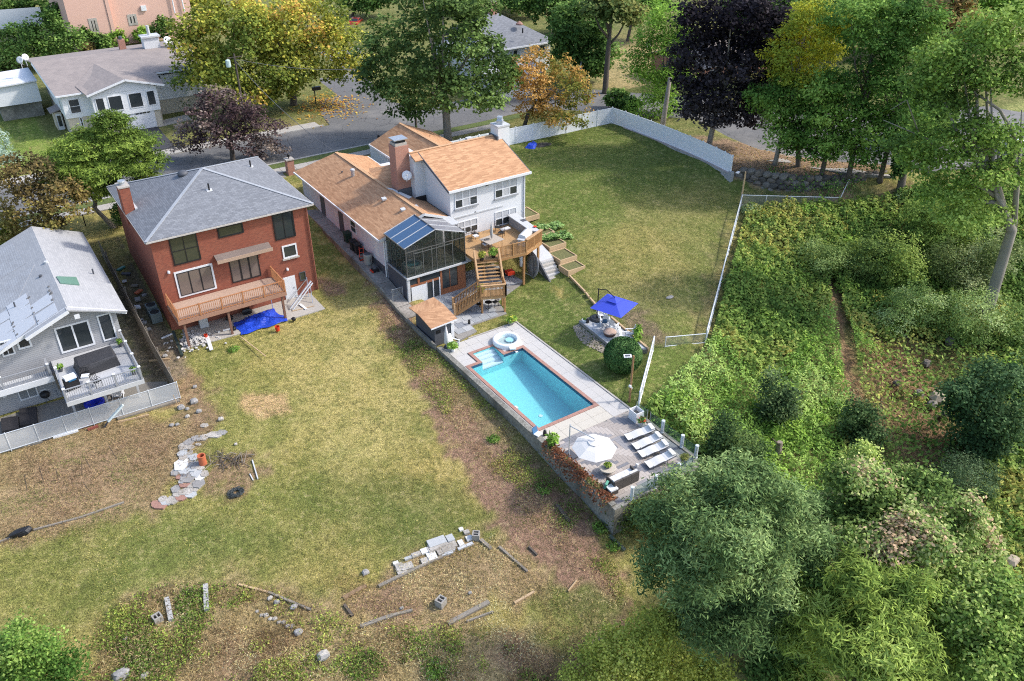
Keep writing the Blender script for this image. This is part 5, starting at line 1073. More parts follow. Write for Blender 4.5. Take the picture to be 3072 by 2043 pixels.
MB().slab([(10.0, 110.0, rez_ - .02), (9.6, rry, rrz - .02), (9.5, rry, rrz - .25), (9.9, 110.0, rez_ - .25)], .05).build('rake_board', WHITE, rh)
gpk = (17.6, 108.4, 9.45); gbk = (16.1, 118.2, 9.5)
MB().slab([(13.1, 108.4, 8.25), gpk, gbk, (12.6, 112.0, 8.6)], .12).build('roof_slope', SHBRN, rh); MB().slab([(21.9, 108.4, 8.25), gpk, gbk, (22.0, 112.5, 8.75)], .12).build('roof_slope', SHBRN, rh)
MB().wallx([(13.6, 8.0), (21.2, 8.0), (17.5, 9.3)], 108.95, 109.2).build('gable', WHITE, rh); MB().bar((13.1, 108.38, 8.15), (gpk[0], 108.38, 9.37), .06, .22).bar((21.9, 108.38, 8.15), (gpk[0], 108.38, 9.37), .06, .22).build('rake_board', WHITE, rh)
MB().bar((10.0, 109.95, 8.2), (13.1, 109.95, 8.2), .12, .18).build('gutter', WHITE, rh); MB().bar((21.6, 113.1, 8.5), (29, 113.1, 8.38), .12, .18).build('gutter', WHITE, rh)
yb = 109.0
for a, b in ((13.9, 14.9), (15.3, 16.9), (17.6, 19.2), (19.7, 20.7)): window(rh, 'y', yb, a, b, 5.85, 7.65, fm=WHITE, fw=.09)
window(rh, 'y', ry - .15, 11.2, 12.4, 5.9, 7.6, rows=2, fm=WHITE, fw=.08); wpx(rh, ry, (236, 352), (254, 380), cols=1, rows=2, fm=WHITE, fw=.1)
wpx(rh, 113.7, (468, 225), (490, 256), cols=1, fm=WHITE, fw=.15)
gz0 = 3.15
gdr = MB().box(16.6, 20.2, 109.12, 109.19, gz0, gz0 + 2.3).build('garage_door', WHITE, rh)
for k in range(4): MB().box(16.7, 20.1, 109.1, 109.118, gz0 + .05 + k * .56, gz0 + .55 + k * .56).build('door_panel', WHITE, gdr)
for k in range(4): MB().box(18.0 + k * .45, 18.36 + k * .45, 109.08, 109.098, gz0 + 1.85, gz0 + 2.1).build('pane', GLASSD, gdr)
pch = MB().box(9.7, 10.55, 114.4, 116.4, 3.0, 5.3).build('porch', CREAM, rh); MB().slab([(9.3, 114.2, 5.35), (10.6, 114.2, 5.7), (10.6, 116.7, 5.7), (9.3, 116.7, 5.35)], .1).build('porch_roof', SHBRN, pch); MB().box(9.85, 10.45, 114.33, 114.39, 3.1, 5.1).build('door', WHITE, pch); MB().box(9.95, 10.35, 114.3, 114.33, 3.6, 4.9).build('pane', GLASSD, pch)
for (a, b, z0, z1) in ((112.0, 112.7, 5.9, 7.3), (117.6, 118.2, 6.0, 7.6), (115.6, 117.0, 7.2, 7.7)): window(rh, 'x', rx0r - .15, a, b, z0, z1, fm=WHITE, fw=.08)
rc = MB().box(23.2, 25.2, 121.8, 123.2, 9.2, 11.0).build('chimney', STUCCO, rh); MB().box(23.0, 25.4, 121.6, 123.4, 11.0, 11.2).build('chimney_cap', LGREY, rc); cyl_part('flue', (24.2, 122.5, 11.2), (24.2, 122.5, 12.4), .2, LGREY, rc)
rc = MB().box(20.6, 21.4, 124.5, 125.3, 8.8, 10.6).build('chimney', BRICKP, rh); cyl_part('flue', (21, 124.9, 10.6), (21, 124.9, 11.0), .22, DGREY, rc)
cyl_part('vent_pipe', (26.0, 118.0, 9.0), (26.0, 118, 9.6), .1, BLACK, rh)
an_ = MB().box(4.2, 9.4, 121.0, 127.5, 5.2, 7.6).build('annex', SIDEW, rh); MB().slab([(3.8, 120.6, 7.7), (9.5, 120.6, 7.9), (9.5, 128, 7.9), (3.8, 128, 7.7)], .15).build('annex_roof', WHITE, an_); MB().box(4.6, 9.3, 121.4, 127, 2.9, 5.2).build('annex_base', CONW, an_)
for i, (u, v, d_, lb) in enumerate(((502, 122, (.2, -.8, .4), 'large white satellite dish at the right end of the taupe roof'), (60, 180, (-.5, -.7, .3), 'left one of two satellite dishes at the gable of the taupe roof'), (75, 172, (.3, -.8, .3), 'right one of two satellite dishes at the gable of the taupe roof'))):
 q = PX(u, v, 10.4 if i == 0 else 10.3); t = thing('satellite_dish', lb, 'satellite dish', (q.x, q.y, 9.4)); dishparts(t, (q.x, q.y, q.z), .55 if i == 0 else .42, d_)
 cyl_part('pole', (q.x, q.y + .15, 9.2), (q.x, q.y + .15, 10.1), .04, LGREY, t)
struct('front_path', MB().slab([tuple(PX(125, 385, 3.06)), tuple(PX(150, 380, 3.06)), tuple(PX(262, 470, 3.06)), tuple(PX(235, 480, 3.06))], .2), CONC)
struct('front_terrace', MB().prism([(20.3, 109.0), (24.5, 109.8), (24.5, 112), (20.5, 111)], 2.9, 3.2), CONC)
# ------------------------------------------------------------------ houses farther back
ph = thing('peach_house', 'tall peach brick house seen behind the trees at the top left', 'house', (32, 158, 4))
py = 152
a0, zt0 = WY(205, 60, py); a1, _ = WY(345, 90, py); a2, _ = WY(585, 60, py)
MB().box(a0, a1, py, 170, 3, 20).build('wall', PEACH, ph); MB().box(a1, a2, py + 1.2, 170, 3, 20).build('wall', PEACH, ph); MB().box(a1 - .5, a1 - .001, py - .12, py - .002, 3, 20).build('quoin_strip', PEACH, ph)
wpx(ph, py, (263, 56), (300, 98), cols=2, fm=STONEW, fw=.35, mull=.3); wpx(ph, py + 1.2, (380, 44), (415, 74), cols=2, fm=STONEW, fw=.35, mull=.3)
MB().box(a0 - .1, a2, py - .2, py - .003, 15.3, 15.6).build('string_course', STONEW, ph); x, z = WY(430, 24, py + 1.2); MB().box(x - .4, x + .4, py + .9, py + 1.19, z - .4, z + .4).build('wall_lamp', WHITE, ph)
MB().tube([(a2 - 2.8, py + .9, 8), (a2 - 2.8, py + .9, 13.5), (a2 - 2.2, py + .9, 14.2), (a2 - 1.4, py + .9, 13.5), (a2 - 1.2, py + .9, 8)], .12, 6).build('downspout', WHITE, ph)
MB().slab([(a0 - .6, py - .6, 20), (a2 + .6, py - .6, 20), (a2 - 4, 161, 23.5), (a0 + 4, 161, 23.5)], .2).build('roof_slope', SHBRN, ph)
ghh = thing('grey_roofed_house', 'small white house with grey hipped roof between the tall trees', 'house', (72, 119, 3))
q0, q1, q2, q3 = PX(1668, 122, 7.5), PX(1535, 146, 7.5), PX(1510, 30, 11.0), PX(1545, 48, 11.0)
X_r, Y_f = q0.x, q0.y
MB().box(X_r - 14, X_r - .6, Y_f + .6, Y_f + 12, 3, 7.3).build('wall', STUCCO, ghh)
pk = (X_r - 6.5, Y_f + 6, 11.2); pk2 = (X_r - 9, Y_f + 6, 11.2)
for c_ in ([(X_r - 14.6, Y_f, 7.5), (X_r, Y_f, 7.5), pk, pk2], [(X_r, Y_f, 7.5), (X_r, Y_f + 12.6, 7.5), pk], [(X_r - 14.6, Y_f + 12.6, 7.5), (X_r, Y_f + 12.6, 7.5), pk, pk2]): MB().slab(c_, .15).build('roof_slope', SHGRY, ghh)
MB().bar((X_r - 14.6, Y_f - .05, 7.4), (X_r, Y_f - .05, 7.4), .12, .22).build('gutter', WHITE, ghh)
wpx(ghh, Y_f + .6, (1617, 136), (1635, 162), cols=2, fm=LGREY, fw=.12); wpx(ghh, Y_f + .6, (1538, 150), (1553, 180), cols=1, fm=LGREY, fw=.12)
c_ = MB().box(pk[0] - 1.2, pk[0] - .2, pk[1] - .3, pk[1] + .6, 10.6, 12.8).build('chimney', BRICKP, ghh); MB().box(pk[0] - 1.3, pk[0] - .1, pk[1] - .4, pk[1] + .7, 12.8, 13.0).build('chimney_cap', CONC, c_)
q = PX(1558, 72, 10.0); MB().lathe((q.x, q.y, 9.9), [(.5, 0), (.5, .2), (.1, .5)], 12).build('roof_vent', STONER, ghh); q = PX(1568, 91, 9.6); cyl_part('vent_pipe', (q.x, q.y, 9.2), (q.x, q.y, 9.9), .1, BLACK, ghh)
lw = thing('white_cottage', 'white rear extension half hidden behind the orange maple', 'house', (60, 88, 3))
MB().box(60.5, 68.0, 95, 101, 2.9, 6.0).build('wall', STUCCO, lw); MB().slab([(60, 94.4, 6.1), (68.6, 94.4, 6.1), (68.6, 98, 7.2), (60, 98, 7.2)], .15).slab([(60, 101.5, 6.1), (68.6, 101.5, 6.1), (68.6, 98, 7.2), (60, 98, 7.2)], .15).build('roof_slope', SHLGT, lw)
window(lw, 'y', 95, 62, 63.5, 4, 5.4, fm=WHITE); window(lw, 'y', 95, 65, 66.5, 4, 5.4, fm=WHITE)
rhs = thing('brick_ranch', 'low brown brick house half hidden behind the purple maple', 'house', (95, 85, 3.2))
MB().box(88, 102, 84, 94, 3, 6).build('wall', BRICKP, rhs); MB().slab([(87.4, 83.4, 6), (102.6, 83.4, 6), (101, 89, 8), (89, 89, 8)], .15).slab([(87.4, 94.6, 6), (102.6, 94.6, 6), (101, 89, 8), (89, 89, 8)], .15).build('roof_slope', SHBRN, rhs); window(rhs, 'y', 84, 90, 92, 4, 5.4, fm=WHITE, cols=2); window(rhs, 'y', 84, 96, 98, 4, 5.4, fm=WHITE, cols=2)
# ------------------------------------------------------------------ fences and walls
def cp(x, y): return 1600 + x * 550 / 2331, 1230 + y * 550 / 2331
def c6(x, y): return 1700 + x * 260 / 2358, 880 + y * 260 / 2358
vf = thing('white_vinyl_fence', 'tall white vinyl privacy fence round the back lawn', 'fence', (60, 79, 3))
fpts = [(43.8, 79.5), (46.3, 79.5), (48.8, 79.5), (51.3, 79.45), (53.8, 79.45), (56.3, 79.4), (58.8, 79.4), (61.2, 79.3), (63.6, 79.3), (65.9, 79.2), (68.1, 79.0), (68.35, 76.8), (68.5, 74.6), (68.6, 72.4), (68.65, 70.2), (68.65, 68.0), (68.6, 65.8), (68.5, 63.6), (68.3, 61.4), (68.1, 59.9), (67.9, 58.6)]
def fz(x, y): return H(x, y) if y > 76 or x < 66 else float(np.interp(y, [58, 76], [2.95, H(68, 76)]))
for i, (x, y) in enumerate(fpts):
 z = fz(x, y); o_ = MB().box(x - .065, x + .065, y - .065, y + .065, z - .4, z + 2.0).build('post', WVINYL, vf); MB().lathe((x, y, z + 2.0), [(.095, 0), (.095, .03), (.02, .09)], 4).build('post_cap', WVINYL, o_)
for (a, b) in zip(fpts[:-1], fpts[1:]):
 za, zb = fz(*a), fz(*b); d_ = Vector((b[0] - a[0], b[1] - a[1], 0)); L = d_.length; n_ = max(2, int(L / .6)); dn = Vector((-d_.y, d_.x, 0)).normalized() * .02
 for k in range(n_):
  p, q = k / n_, (k + 1) / n_ - .002; pa = (a[0] + d_.x * p, a[1] + d_.y * p); pb = (a[0] + d_.x * q, a[1] + d_.y * q); z0, z1 = za + (zb - za) * p, za + (zb - za) * q
  m_ = MB(); m_.v += [(pa[0] - dn.x, pa[1] - dn.y, z0 + .1), (pb[0] - dn.x, pb[1] - dn.y, z1 + .1), (pb[0] - dn.x, pb[1] - dn.y, z1 + 1.85), (pa[0] - dn.x, pa[1] - dn.y, z0 + 1.85)] + [(pa[0] + dn.x, pa[1] + dn.y, z0 + .1), (pb[0] + dn.x, pb[1] + dn.y, z1 + .1), (pb[0] + dn.x, pb[1] + dn.y, z1 + 1.85), (pa[0] + dn.x, pa[1] + dn.y, z0 + 1.85)]
  m_.f += [(0, 1, 2, 3), (7, 6, 5, 4), (0, 4, 5, 1), (1, 5, 6, 2), (2, 6, 7, 3), (3, 7, 4, 0)]; m_.build('plank', WVINYL, vf)
 MB().bar((a[0], a[1], za + 1.9), (b[0], b[1], zb + 1.9), .07, .12).build('top_rail', WVINYL, vf); MB().bar((a[0], a[1], za + .06), (b[0], b[1], zb + .06), .06, .12).build('bottom_rail', WVINYL, vf)
bwl = thing('block_wall', 'curved grey block retaining wall under the white fence', 'wall', (68, 65, 2))
BLK = [stdm('grey wall block', (0.36, 0.365, 0.38), .9, .15, 3.0, bmp=.02), stdm('light wall block', (0.44, 0.44, 0.455), .9, .15, 3.0, bmp=.02)]
wp = [Vector((p[0] - .12, p[1], 0)) for p in fpts[11:]]
for a, b in zip(wp[:-1], wp[1:]):
 n_ = max(1, round((b - a).length / .55)); rz = math.atan2(b.y - a.y, b.x - a.x)
 for k in range(n_):
  c_ = a.lerp(b, (k + .5) / n_); zt = fz(c_.x, c_.y) - .02; zb = H(c_.x - .3, c_.y) - .1; rows = max(1, int((zt - zb) / .26))
  for j in range(rows): MB().obox((c_.x, c_.y, zt - .13 - j * .26), ((b - a).length / n_ - .012, .3, .248), rz).build('block', random.choice(BLK), bwl)
  MB().obox((c_.x, c_.y, zt + .03), ((b - a).length / n_ - .01, .36, .05), rz).build('cap_block', stdm('pinkish cap block', (0.42, 0.36, 0.34), .9, .12), bwl)
MB().obox((67.85, 58.45, 2.2), (.45, .45, 2.0)).build('end_pier', BLK[0], bwl)
def rock(mb, c, s, seed, flat=1.0):
 r_ = random.Random(seed); n_, rings = 8, 5; k = len(mb.v); ph_ = r_.uniform(0, 6)
 for i in range(rings + 1):
  t = math.pi * i / rings
  for j in range(n_):
   f_ = 1 + r_.uniform(-.18, .18); a = 2 * math.pi * j / n_ + ph_; q = abs(math.cos(a)) ** 4 + abs(math.sin(a)) ** 4; sq = q ** -.25 * .85
   mb.v.append((c[0] + s[0] / 2 * math.sin(t) ** .7 * math.cos(a) * f_ * sq, c[1] + s[1] / 2 * math.sin(t) ** .7 * math.sin(a) * f_ * sq, c[2] + s[2] / 2 * math.cos(t) * (1 + r_.uniform(-.1, .1)) * flat))
 for i in range(rings):
  for j in range(n_): a = k + i * n_ + j; b = k + i * n_ + (j + 1) % n_; mb.f.append((a + n_, b + n_, b, a))
 return mb
bwall = thing('boulder_wall', 'dry-stone boulder wall below the corner street trees', 'wall', (73, 54, 1.5))
BLD = [stdm('brown boulder', (0.17, 0.145, 0.12), .95, .3, 2.0, bmp=.05), stdm('grey boulder', (0.21, 0.19, 0.165), .95, .3, 2.0, bmp=.05), stdm('dark boulder', (0.1, 0.09, 0.08), .95, .3, 2.0, bmp=.05)]
bp_ = [PX(u, v, 1.6) for u, v in ((2205, 548), (2300, 566), (2400, 578), (2500, 576), (2600, 566), (2720, 556))]
for b_ in bp_: b_.z = 0
sd = 0
for a, b in zip(bp_[:-1], bp_[1:]):
 n_ = max(1, round((b - a).length / .95))
 for k in range(n_):
  for j in range(4):
   c_ = a.lerp(b, (k + .5 + (j % 2) * .45) / n_); sd += 1; z = 1.5 + j * .5
   rock(MB(), (c_.x + j * .1, c_.y + j * .12, z), (random.uniform(1.05, 1.5), random.uniform(.95, 1.2), random.uniform(.66, .82)), sd).build('boulder', random.choice(BLD), bwall, smooth=False)
def meshm(name, c, a):
 if name in MATS: return MATS[name]
 m, n, o = nodes(name); tr = N(n, 'BsdfTransparent'); p = N(n, 'BsdfPrincipled', Roughness=.5); p.inputs['Base Color'].default_value = rgba(c); ms = N(n, 'MixShader'); ms.inputs[0].default_value = a
 n.links.new(tr.outputs[0], ms.inputs[1]); n.links.new(p.outputs[0], ms.inputs[2]); n.links.new(ms.outputs[0], o.inputs[0]); MATS[name] = m; return m
WIRE = meshm('wire mesh', (0.5, 0.52, 0.54), .16); SCRN = meshm('pale privacy mesh', (0.66, 0.68, 0.7), .55)
def chain(label, pts, h, mesh, pm, post_r=.035, rail=.03, lower=True, name='chain_link_fence', fp=None, step=2.6):
 pts = [Vector((p[0], p[1], p[2] if len(p) > 2 else H(p[0], p[1]))) for p in pts]; m0 = pts[len(pts) // 2]; t = thing(name, label, 'fence', tuple(m0))
 full = []
 for a, b in zip(pts[:-1], pts[1:]):
  n_ = max(1, round((b - a).length / step)); full += [a.lerp(b, k / n_) for k in range(n_)]
 full.append(pts[-1])
 for p in full: o_ = MB().cyl((p.x, p.y, p.z - .1), (p.x, p.y, p.z + h), post_r, n=8).build('post', pm, t); MB().lathe((p.x, p.y, p.z + h), [(post_r * 1.3, 0), (post_r * .3, .06)], 8).build('post_cap', pm, o_)
 up = Vector((0, 0, h))
 for a, b in zip(full[:-1], full[1:]):
  MB().cyl(a + up - Vector((0, 0, .03)), b + up - Vector((0, 0, .03)), rail, n=8).build('top_rail', pm, t)
  if lower: MB().cyl(a + Vector((0, 0, .06)), b + Vector((0, 0, .06)), rail * .9, n=8).build('bottom_rail', pm, t)
  MB().poly([a, b, b + up, a + up]).build('wire_mesh', mesh, t)
 return t
WPOST = stdm('pale fence tube', (0.6, 0.63, 0.66), .45, .06, 2.0, metal=.2)
chain('long silver chain-link fence between the back lawn and the overgrown slope', [(64.9, 54.0), (58, 48.8), (51, 43.4), (44.7, 38.6)], 1.25, WIRE, WPOST, .05, .055)
chain('short silver chain-link fence from the wooden pole towards the boulder wall', [(64.9, 54.0, 1.5), (69.5, 51.5, 1.15), (74.4, 49.0, .75), (77.2, 50.3, 1.7)], 1.2, WIRE, WPOST, .045, .045)
chain('low chain-link fence closing the foot of the back lawn', [(44.7, 38.6), (41.2, 39.6)], .95, WIRE, WPOST, .04, .04)
chain('pale chain-link fence beside the round clipped bush', [(40.0, 39.7, .15), (37.4, 37.5, 0.0), (34.35, 34.9, 0.0)], 1.35, SCRN, WVINYL, .06, .05)
wpz = H(64.9, 54)
wp_ = thing('wooden_pole', 'tall bare wooden pole at the corner of the chain-link fence', 'pole', (65.2, 54.3, wpz)); MB().cyl((65.2, 54.3, wpz - .2), (65.2, 54.3, wpz + 3.6), .1, .08, 10).build('pole', WOODP, wp_)
MB().obox((64.4, 54.6, wpz + 3.6), (.55, .3, .06), .4).build('lamp_head', WHITE, wp_); MB().bar((65.2, 54.3, wpz + 3.5), (64.5, 54.6, wpz + 3.55), .05).build('bracket', BLACK, wp_)
lp = thing('lamp_post', 'brown wooden lamp post with solar lamp beside the round bush', 'lamp post', (34.3, 35.85, 0))
MB().cyl((34.3, 35.85, -.1), (34.45, 36.0, 3.75), .085, .075, 10).build('pole', WOODD, lp); q = PX(1883, 1068, 4.0); MB().obox((q.x, q.y, 4.0), (.55, .32, .05), R(-30), .2).build('solar_panel', WHITE, lp); MB().obox((q.x, q.y, 4.03), (.34, .16, .03), R(-30), .2).build('lamp_glass', DGREY, lp); MB().bar((34.45, 36, 3.7), (q.x, q.y, 3.96), .04).build('bracket', BLACK, lp); MB().obox((34.2, 35.8, 1.35), (.12, .2, .14)).obox((34.5, 36.0, .95), (.12, .16, .12)).build('socket_box', WHITE, lp)
# left chain fence with pale privacy mesh, plus the weathered board fence in the alley
chain('chain-link fence with pale privacy mesh behind the grey house', [(7.45, 55.1, -.5), (1.5, 55.4, -.6), (-5.5, 55.6, -.6), (-10, 55.7, -.6)], 1.45, SCRN, WPOST, .035, .03, step=1.9)
abf = thing('board_fence', 'weathered grey board fence between the grey house and the brick house', 'fence', (7, 66, 0))
y = 55.3
while y < 77:
 x = 7.35 - (y - 55.3) * .012; z = float(np.interp(y, [55, 61, 66, 77], [-.55, -.2, .55, 2.2])); MB().box(x - .02, x + .02, y, y + .19, z - .1, z + 1.5 + random.uniform(-.03, .03)).build('board', WOODG, abf); y += .2
for y in (57, 60, 63, 66, 69, 72, 75): x = 7.42 - (y - 55.3) * .012; z = float(np.interp(y, [55, 61, 66, 77], [-.55, -.2, .55, 2.2])); MB().box(x + .0, x + .1, y, y + .1, z - .1, z + 1.55).build('post', WOODG, abf)
# glass balustrade round the terrace end
gb = thing('glass_balustrade', 'frameless glass balustrade on steel pegs round the terrace end', 'balustrade', (31, 28, 0))
CG = glassm('clear glass panel', (0.12, 0.2, 0.19), .86, .02, (.88, .95, .93))
colp = [(33.72, 34.6), (33.72, 31.75), (33.72, 29.85), (33.75, 28.55), (32.9, 27.88), (31.5, 27.86), (29.55, 27.86), (27.6, 27.86)]
WCOL = stdm('pale blue-white column', (0.6, 0.66, 0.7), .6, .05)
for i, (x, y) in enumerate(colp):
 if i in (0,): continue
 if i == 4: continue
 o_ = MB().lathe((x, y, .04), [(.13, 0), (.13, .04), (.105, .06), (.105, .95), (.125, .97), (.125, 1.03), (.02, 1.05)], 14).build('column', WCOL, gb, smooth=False)
for a, b in zip(colp[:-1], colp[1:]):
 a, b = Vector((a[0], a[1], 0)), Vector((b[0], b[1], 0)); d_ = (b - a).normalized(); n_ = max(1, round((b - a).length / 1.45))
 for k in range(n_):
  p = a + (b - a) * (k / n_) + d_ * .15; q = a + (b - a) * ((k + 1) / n_) - d_ * .15
  MB().bar((p.x, p.y, .55), (q.x, q.y, .55), .014, .86).build('glass_panel', CG, gb); MB().cyl((p.x, p.y, .04), (p.x, p.y, 1.0), .022, n=8).build('peg', STEEL, gb); MB().cyl((q.x, q.y, .04), (q.x, q.y, 1.0), .022, n=8).build('peg', STEEL, gb)
# ------------------------------------------------------------------ terrace furniture
LGM = stdm('white sling fabric', (0.7, 0.68, 0.65), .75, .03, 2.0)
def lounger():
 t = thing('sun_lounger', 'x', 'sun lounger', (0, 0, 0)); n_ = 16; prof = []
 for i in range(n_ + 1):
  s = i / n_; x = -1.0 + 2.0 * s; z = .3 + .09 * math.sin(s * 2 * math.pi * 1.05 - 2.1) + max(0, s - .62) * 1.0; prof.append((x, z))
 k = MB()
 for (x, z) in prof:
  for y, dz_ in ((-.34, 0), (.34, 0), (.34, -.03), (-.34, -.03)): k.v.append((x, y, z + dz_))
 for i in range(n_):
  for j in range(4): k.f.append((4 * i + j, 4 * i + 4 + j, 4 * i + 4 + (j + 1) % 4, 4 * i + (j + 1) % 4))
 k.f += [(0, 1, 2, 3), (4 * n_ + 3, 4 * n_ + 2, 4 * n_ + 1, 4 * n_)]; k.build('sling', LGM, t, smooth=False)
 for s in (-.37, .37): MB().tube([(x, s, z - .02) for x, z in prof], .022, 6).build('side_rail', DGREY, t)
 for x in (-.7, .35):
  for s in (-.36, .36): MB().cyl((x, s, 0), (x, s, .3), .022, n=6).build('leg', DGREY, t)
 k = MB().obox((.86, 0, .66), (.26, .6, .07)); k.build('headrest', stdm('cream headrest', (0.76, 0.75, 0.72), .8, .03), t); return t
lg = lounger()
LPX = [((1873, 1303), (1955, 1279), 'white sun lounger nearest the pool, first of the row of four'), ((1896, 1331), (1977, 1303), 'second white sun lounger from the pool in the row of four'), ((1914, 1354), (1996, 1327), 'third white sun lounger from the pool in the row of four'), ((1934, 1386), (2018, 1355), 'white sun lounger farthest from the pool, last of the row of four')]
for i, (a, b, lb) in enumerate(LPX):
 p, q = PX(a[0] + 8, a[1] + 6, .25), PX(b[0], b[1] + 10, .35); c_ = (p + q) / 2; rz = math.atan2(q.y - p.y, q.x - p.x)
 if i == 0: lg.location = (c_.x, c_.y, .0); lg.rotation_euler = (0, 0, rz); lg['label'] = lb; lg['group'] = 'sun loungers on the terrace'
 else: dup(lg, (c_.x, c_.y, 0), rz, lb, group='sun loungers on the terrace')
for (x, y), lb in zip((cp(1465, 300), cp(1645, 520)), ('low dark side table between the first two sun loungers', 'low dark side table between the last two sun loungers')):
 q = PX(x, y, .35); t = thing('side_table', lb, 'side table', (q.x, q.y, 0)); MB().obox((q.x, q.y, .34), (.45, .45, .04), R(-30)).build('top', DGREY, t)
 for dx in (-.16, .16):
  for dy in (-.16, .16): MB().cyl((q.x + dx, q.y + dy, 0), (q.x + dx, q.y + dy, .33), .018, n=6).build('leg', BLACK, t)
def umbrella_top(root, c, rs, h_, cloth, n_, rot, lip=.12):
 """open canopy: n_ gores from rim radius rs to the crown, with a vent cap"""
 def ring(r_, z): return [(c[0] + r_ * math.cos(rot + 2 * math.pi * j / n_), c[1] + r_ * math.sin(rot + 2 * math.pi * j / n_), c[2] + z) for j in range(n_)]
 for j in range(n_):
  a, b, d_ = ring(rs, 0), ring(rs * .58, h_ * .5), ring(rs * .18, h_ * .87); q = (j + 1) % n_; k = MB()
  k.v += [a[j], a[q], b[q], b[j], d_[q], d_[j]]; sag = Vector((0, 0, -.0)); k.f += [(0, 1, 2, 3), (3, 2, 4, 5)]; k.build('canopy_panel', cloth, root)
 k = MB(); a = ring(rs * .3, h_ * .84); k.v += a + [(c[0], c[1], c[2] + h_ * 1.05)]; k.f += [(j, (j + 1) % n_, n_) for j in range(n_)]; k.build('vent_cap', cloth, root)
 for j in range(n_):
  p = ring(rs * .98, -.02)[j]; MB().cyl(p, (c[0], c[1], c[2] + h_ * .86), .014, n=5).build('rib', DGREY, root)
uw = thing('white_parasol', 'open cream octagonal cantilever parasol on the terrace', 'parasol', (28.3, 32.6, 0))
ctr = PX(*cp(775, 480), 2.25); r_ = (PX(*cp(490, 470), 2.2) - PX(*cp(1065, 490), 2.2)).length / 2
umbrella_top(uw, tuple(ctr), r_, .55, CREAMC, 8, R(10)); pb = PX(*cp(450, 590), 0.0)
MB().tube([(pb.x, pb.y, 0), (pb.x, pb.y, 2.7)], .045, 10).build('mast', LGREY, uw); MB().tube([(pb.x, pb.y, 2.55), (ctr.x, ctr.y, 2.95), (ctr.x, ctr.y, 2.75)], .035, 8).build('boom', LGREY, uw); MB().box(pb.x - .45, pb.x + .45, pb.y - .45, pb.y + .45, 0, .12).build('base', DGREY, uw)
ub = thing('blue_parasol', 'open square blue cantilever parasol beside the gravel bed', 'parasol', (39.1, 45.6, .45))
bl, bt_, br_, bb = (PX(*c6(635, 400), 2.85), PX(*c6(1110, 8), 2.85), PX(*c6(1950, 270), 2.85), PX(*c6(1475, 672), 2.85)); bc_ = (bl + bt_ + br_ + bb) / 4
rim = [bl, bb, br_, bt_]; ap = Vector((bc_.x, bc_.y, 3.45))
for j in range(4):
 a, b = rim[j], rim[(j + 1) % 4]; m1, m2 = a.lerp(ap, .78) - Vector((0, 0, .02)), b.lerp(ap, .78) - Vector((0, 0, .02)); k = MB(); k.v += [a, b, m2, m1]; k.f += [(0, 1, 2, 3)]; k.build('canopy_panel', BLUEC, ub)
 m1, m2 = a.lerp(ap, .68) + Vector((0, 0, .1)), b.lerp(ap, .68) + Vector((0, 0, .1)); k = MB(); k.v += [m1, m2, ap + Vector((0, 0, .12))]; k.f += [(0, 1, 2)]; k.build('vent_cap', BLUEC, ub)
 MB().cyl(a - Vector((0, 0, .03)), ap - Vector((0, 0, .1)), .015, n=5).build('rib', BLACK, ub)
bs_ = PX(*c6(820, 690), .5); MB().tube([(bs_.x, bs_.y, .45), (bs_.x, bs_.y, 3.35)], .05, 8).build('mast', BLACK, ub); MB().tube([(bs_.x, bs_.y, 3.3), (bc_.x * .5 + bs_.x * .5, bc_.y * .5 + bs_.y * .5, 3.75), (ap.x, ap.y, 3.6)], .035, 8).build('boom', BLACK, ub)
MB().lathe((bs_.x, bs_.y, .45), [(.6, 0), (.62, .1), (.5, .2), (.1, .22)], 16).build('base', stdm('black plastic base', (0.035, 0.037, 0.04), .5, .15), ub)
tb = thing('round_stone_table', 'round pale stone coffee table on the terrace', 'table', tuple(PX(*cp(945, 760), 0)))
q = PX(*cp(945, 735), .4); MB().lathe((q.x, q.y, .36), [(.5, 0), (.55, .03), (.55, .09), (.52, .1)], 24).build('top', stdm('travertine', (0.5, 0.45, 0.38), .6, .08), tb); MB().lathe((q.x, q.y, 0), [(.3, 0), (.2, .1), (.18, .3), (.35, .36)], 16).build('pedestal', stdm('dark stone', (0.2, 0.17, 0.14), .8, .15), tb)
tq = q
# wicker sofa, back to the viewer
sf = thing('wicker_sofa', 'dark wicker sofa with white cushions on the terrace end', 'sofa', tuple(PX(*cp(1180, 950), 0)))
s_a, s_b = PX(*cp(1030, 1045), 0), PX(*cp(1340, 900), 0); sd_ = (s_b - s_a).normalized(); sn = Vector((-sd_.y, sd_.x, 0)); L = (s_b - s_a).length; rz = math.atan2(sd_.y, sd_.x); WICK = stdm('dark wicker', (0.085, 0.075, 0.068), .8, .3, 14.0, bmp=.02)
for k in range(3): c_ = s_a + sd_ * (L * (k + .5) / 3) + sn * .06; MB().obox((c_.x, c_.y, .4), (L / 3 - .015, .12, .74), rz).build('back_panel', WICK, sf)
c_ = s_a + sd_ * (L / 2) + sn * .5; MB().obox((c_.x, c_.y, .17), (L, .76, .28), rz).build('seat_base', WICK, sf)
for k in range(3):
 c_ = s_a + sd_ * (L * (k + .5) / 3) + sn * .52; MB().obox((c_.x, c_.y, .39), (L / 3 - .03, .7, .15), rz).build('cushion', WHITE, sf); c_ = c_ - sn * .3; MB().obox((c_.x, c_.y, .62), (L / 3 - .05, .16, .36), rz).build('back_cushion', WHITE, sf)
for s in (.04, L - .04): c_ = s_a + sd_ * s + sn * .5; MB().obox((c_.x, c_.y, .36), (.08, .76, .64), rz).build('arm', WICK, sf)
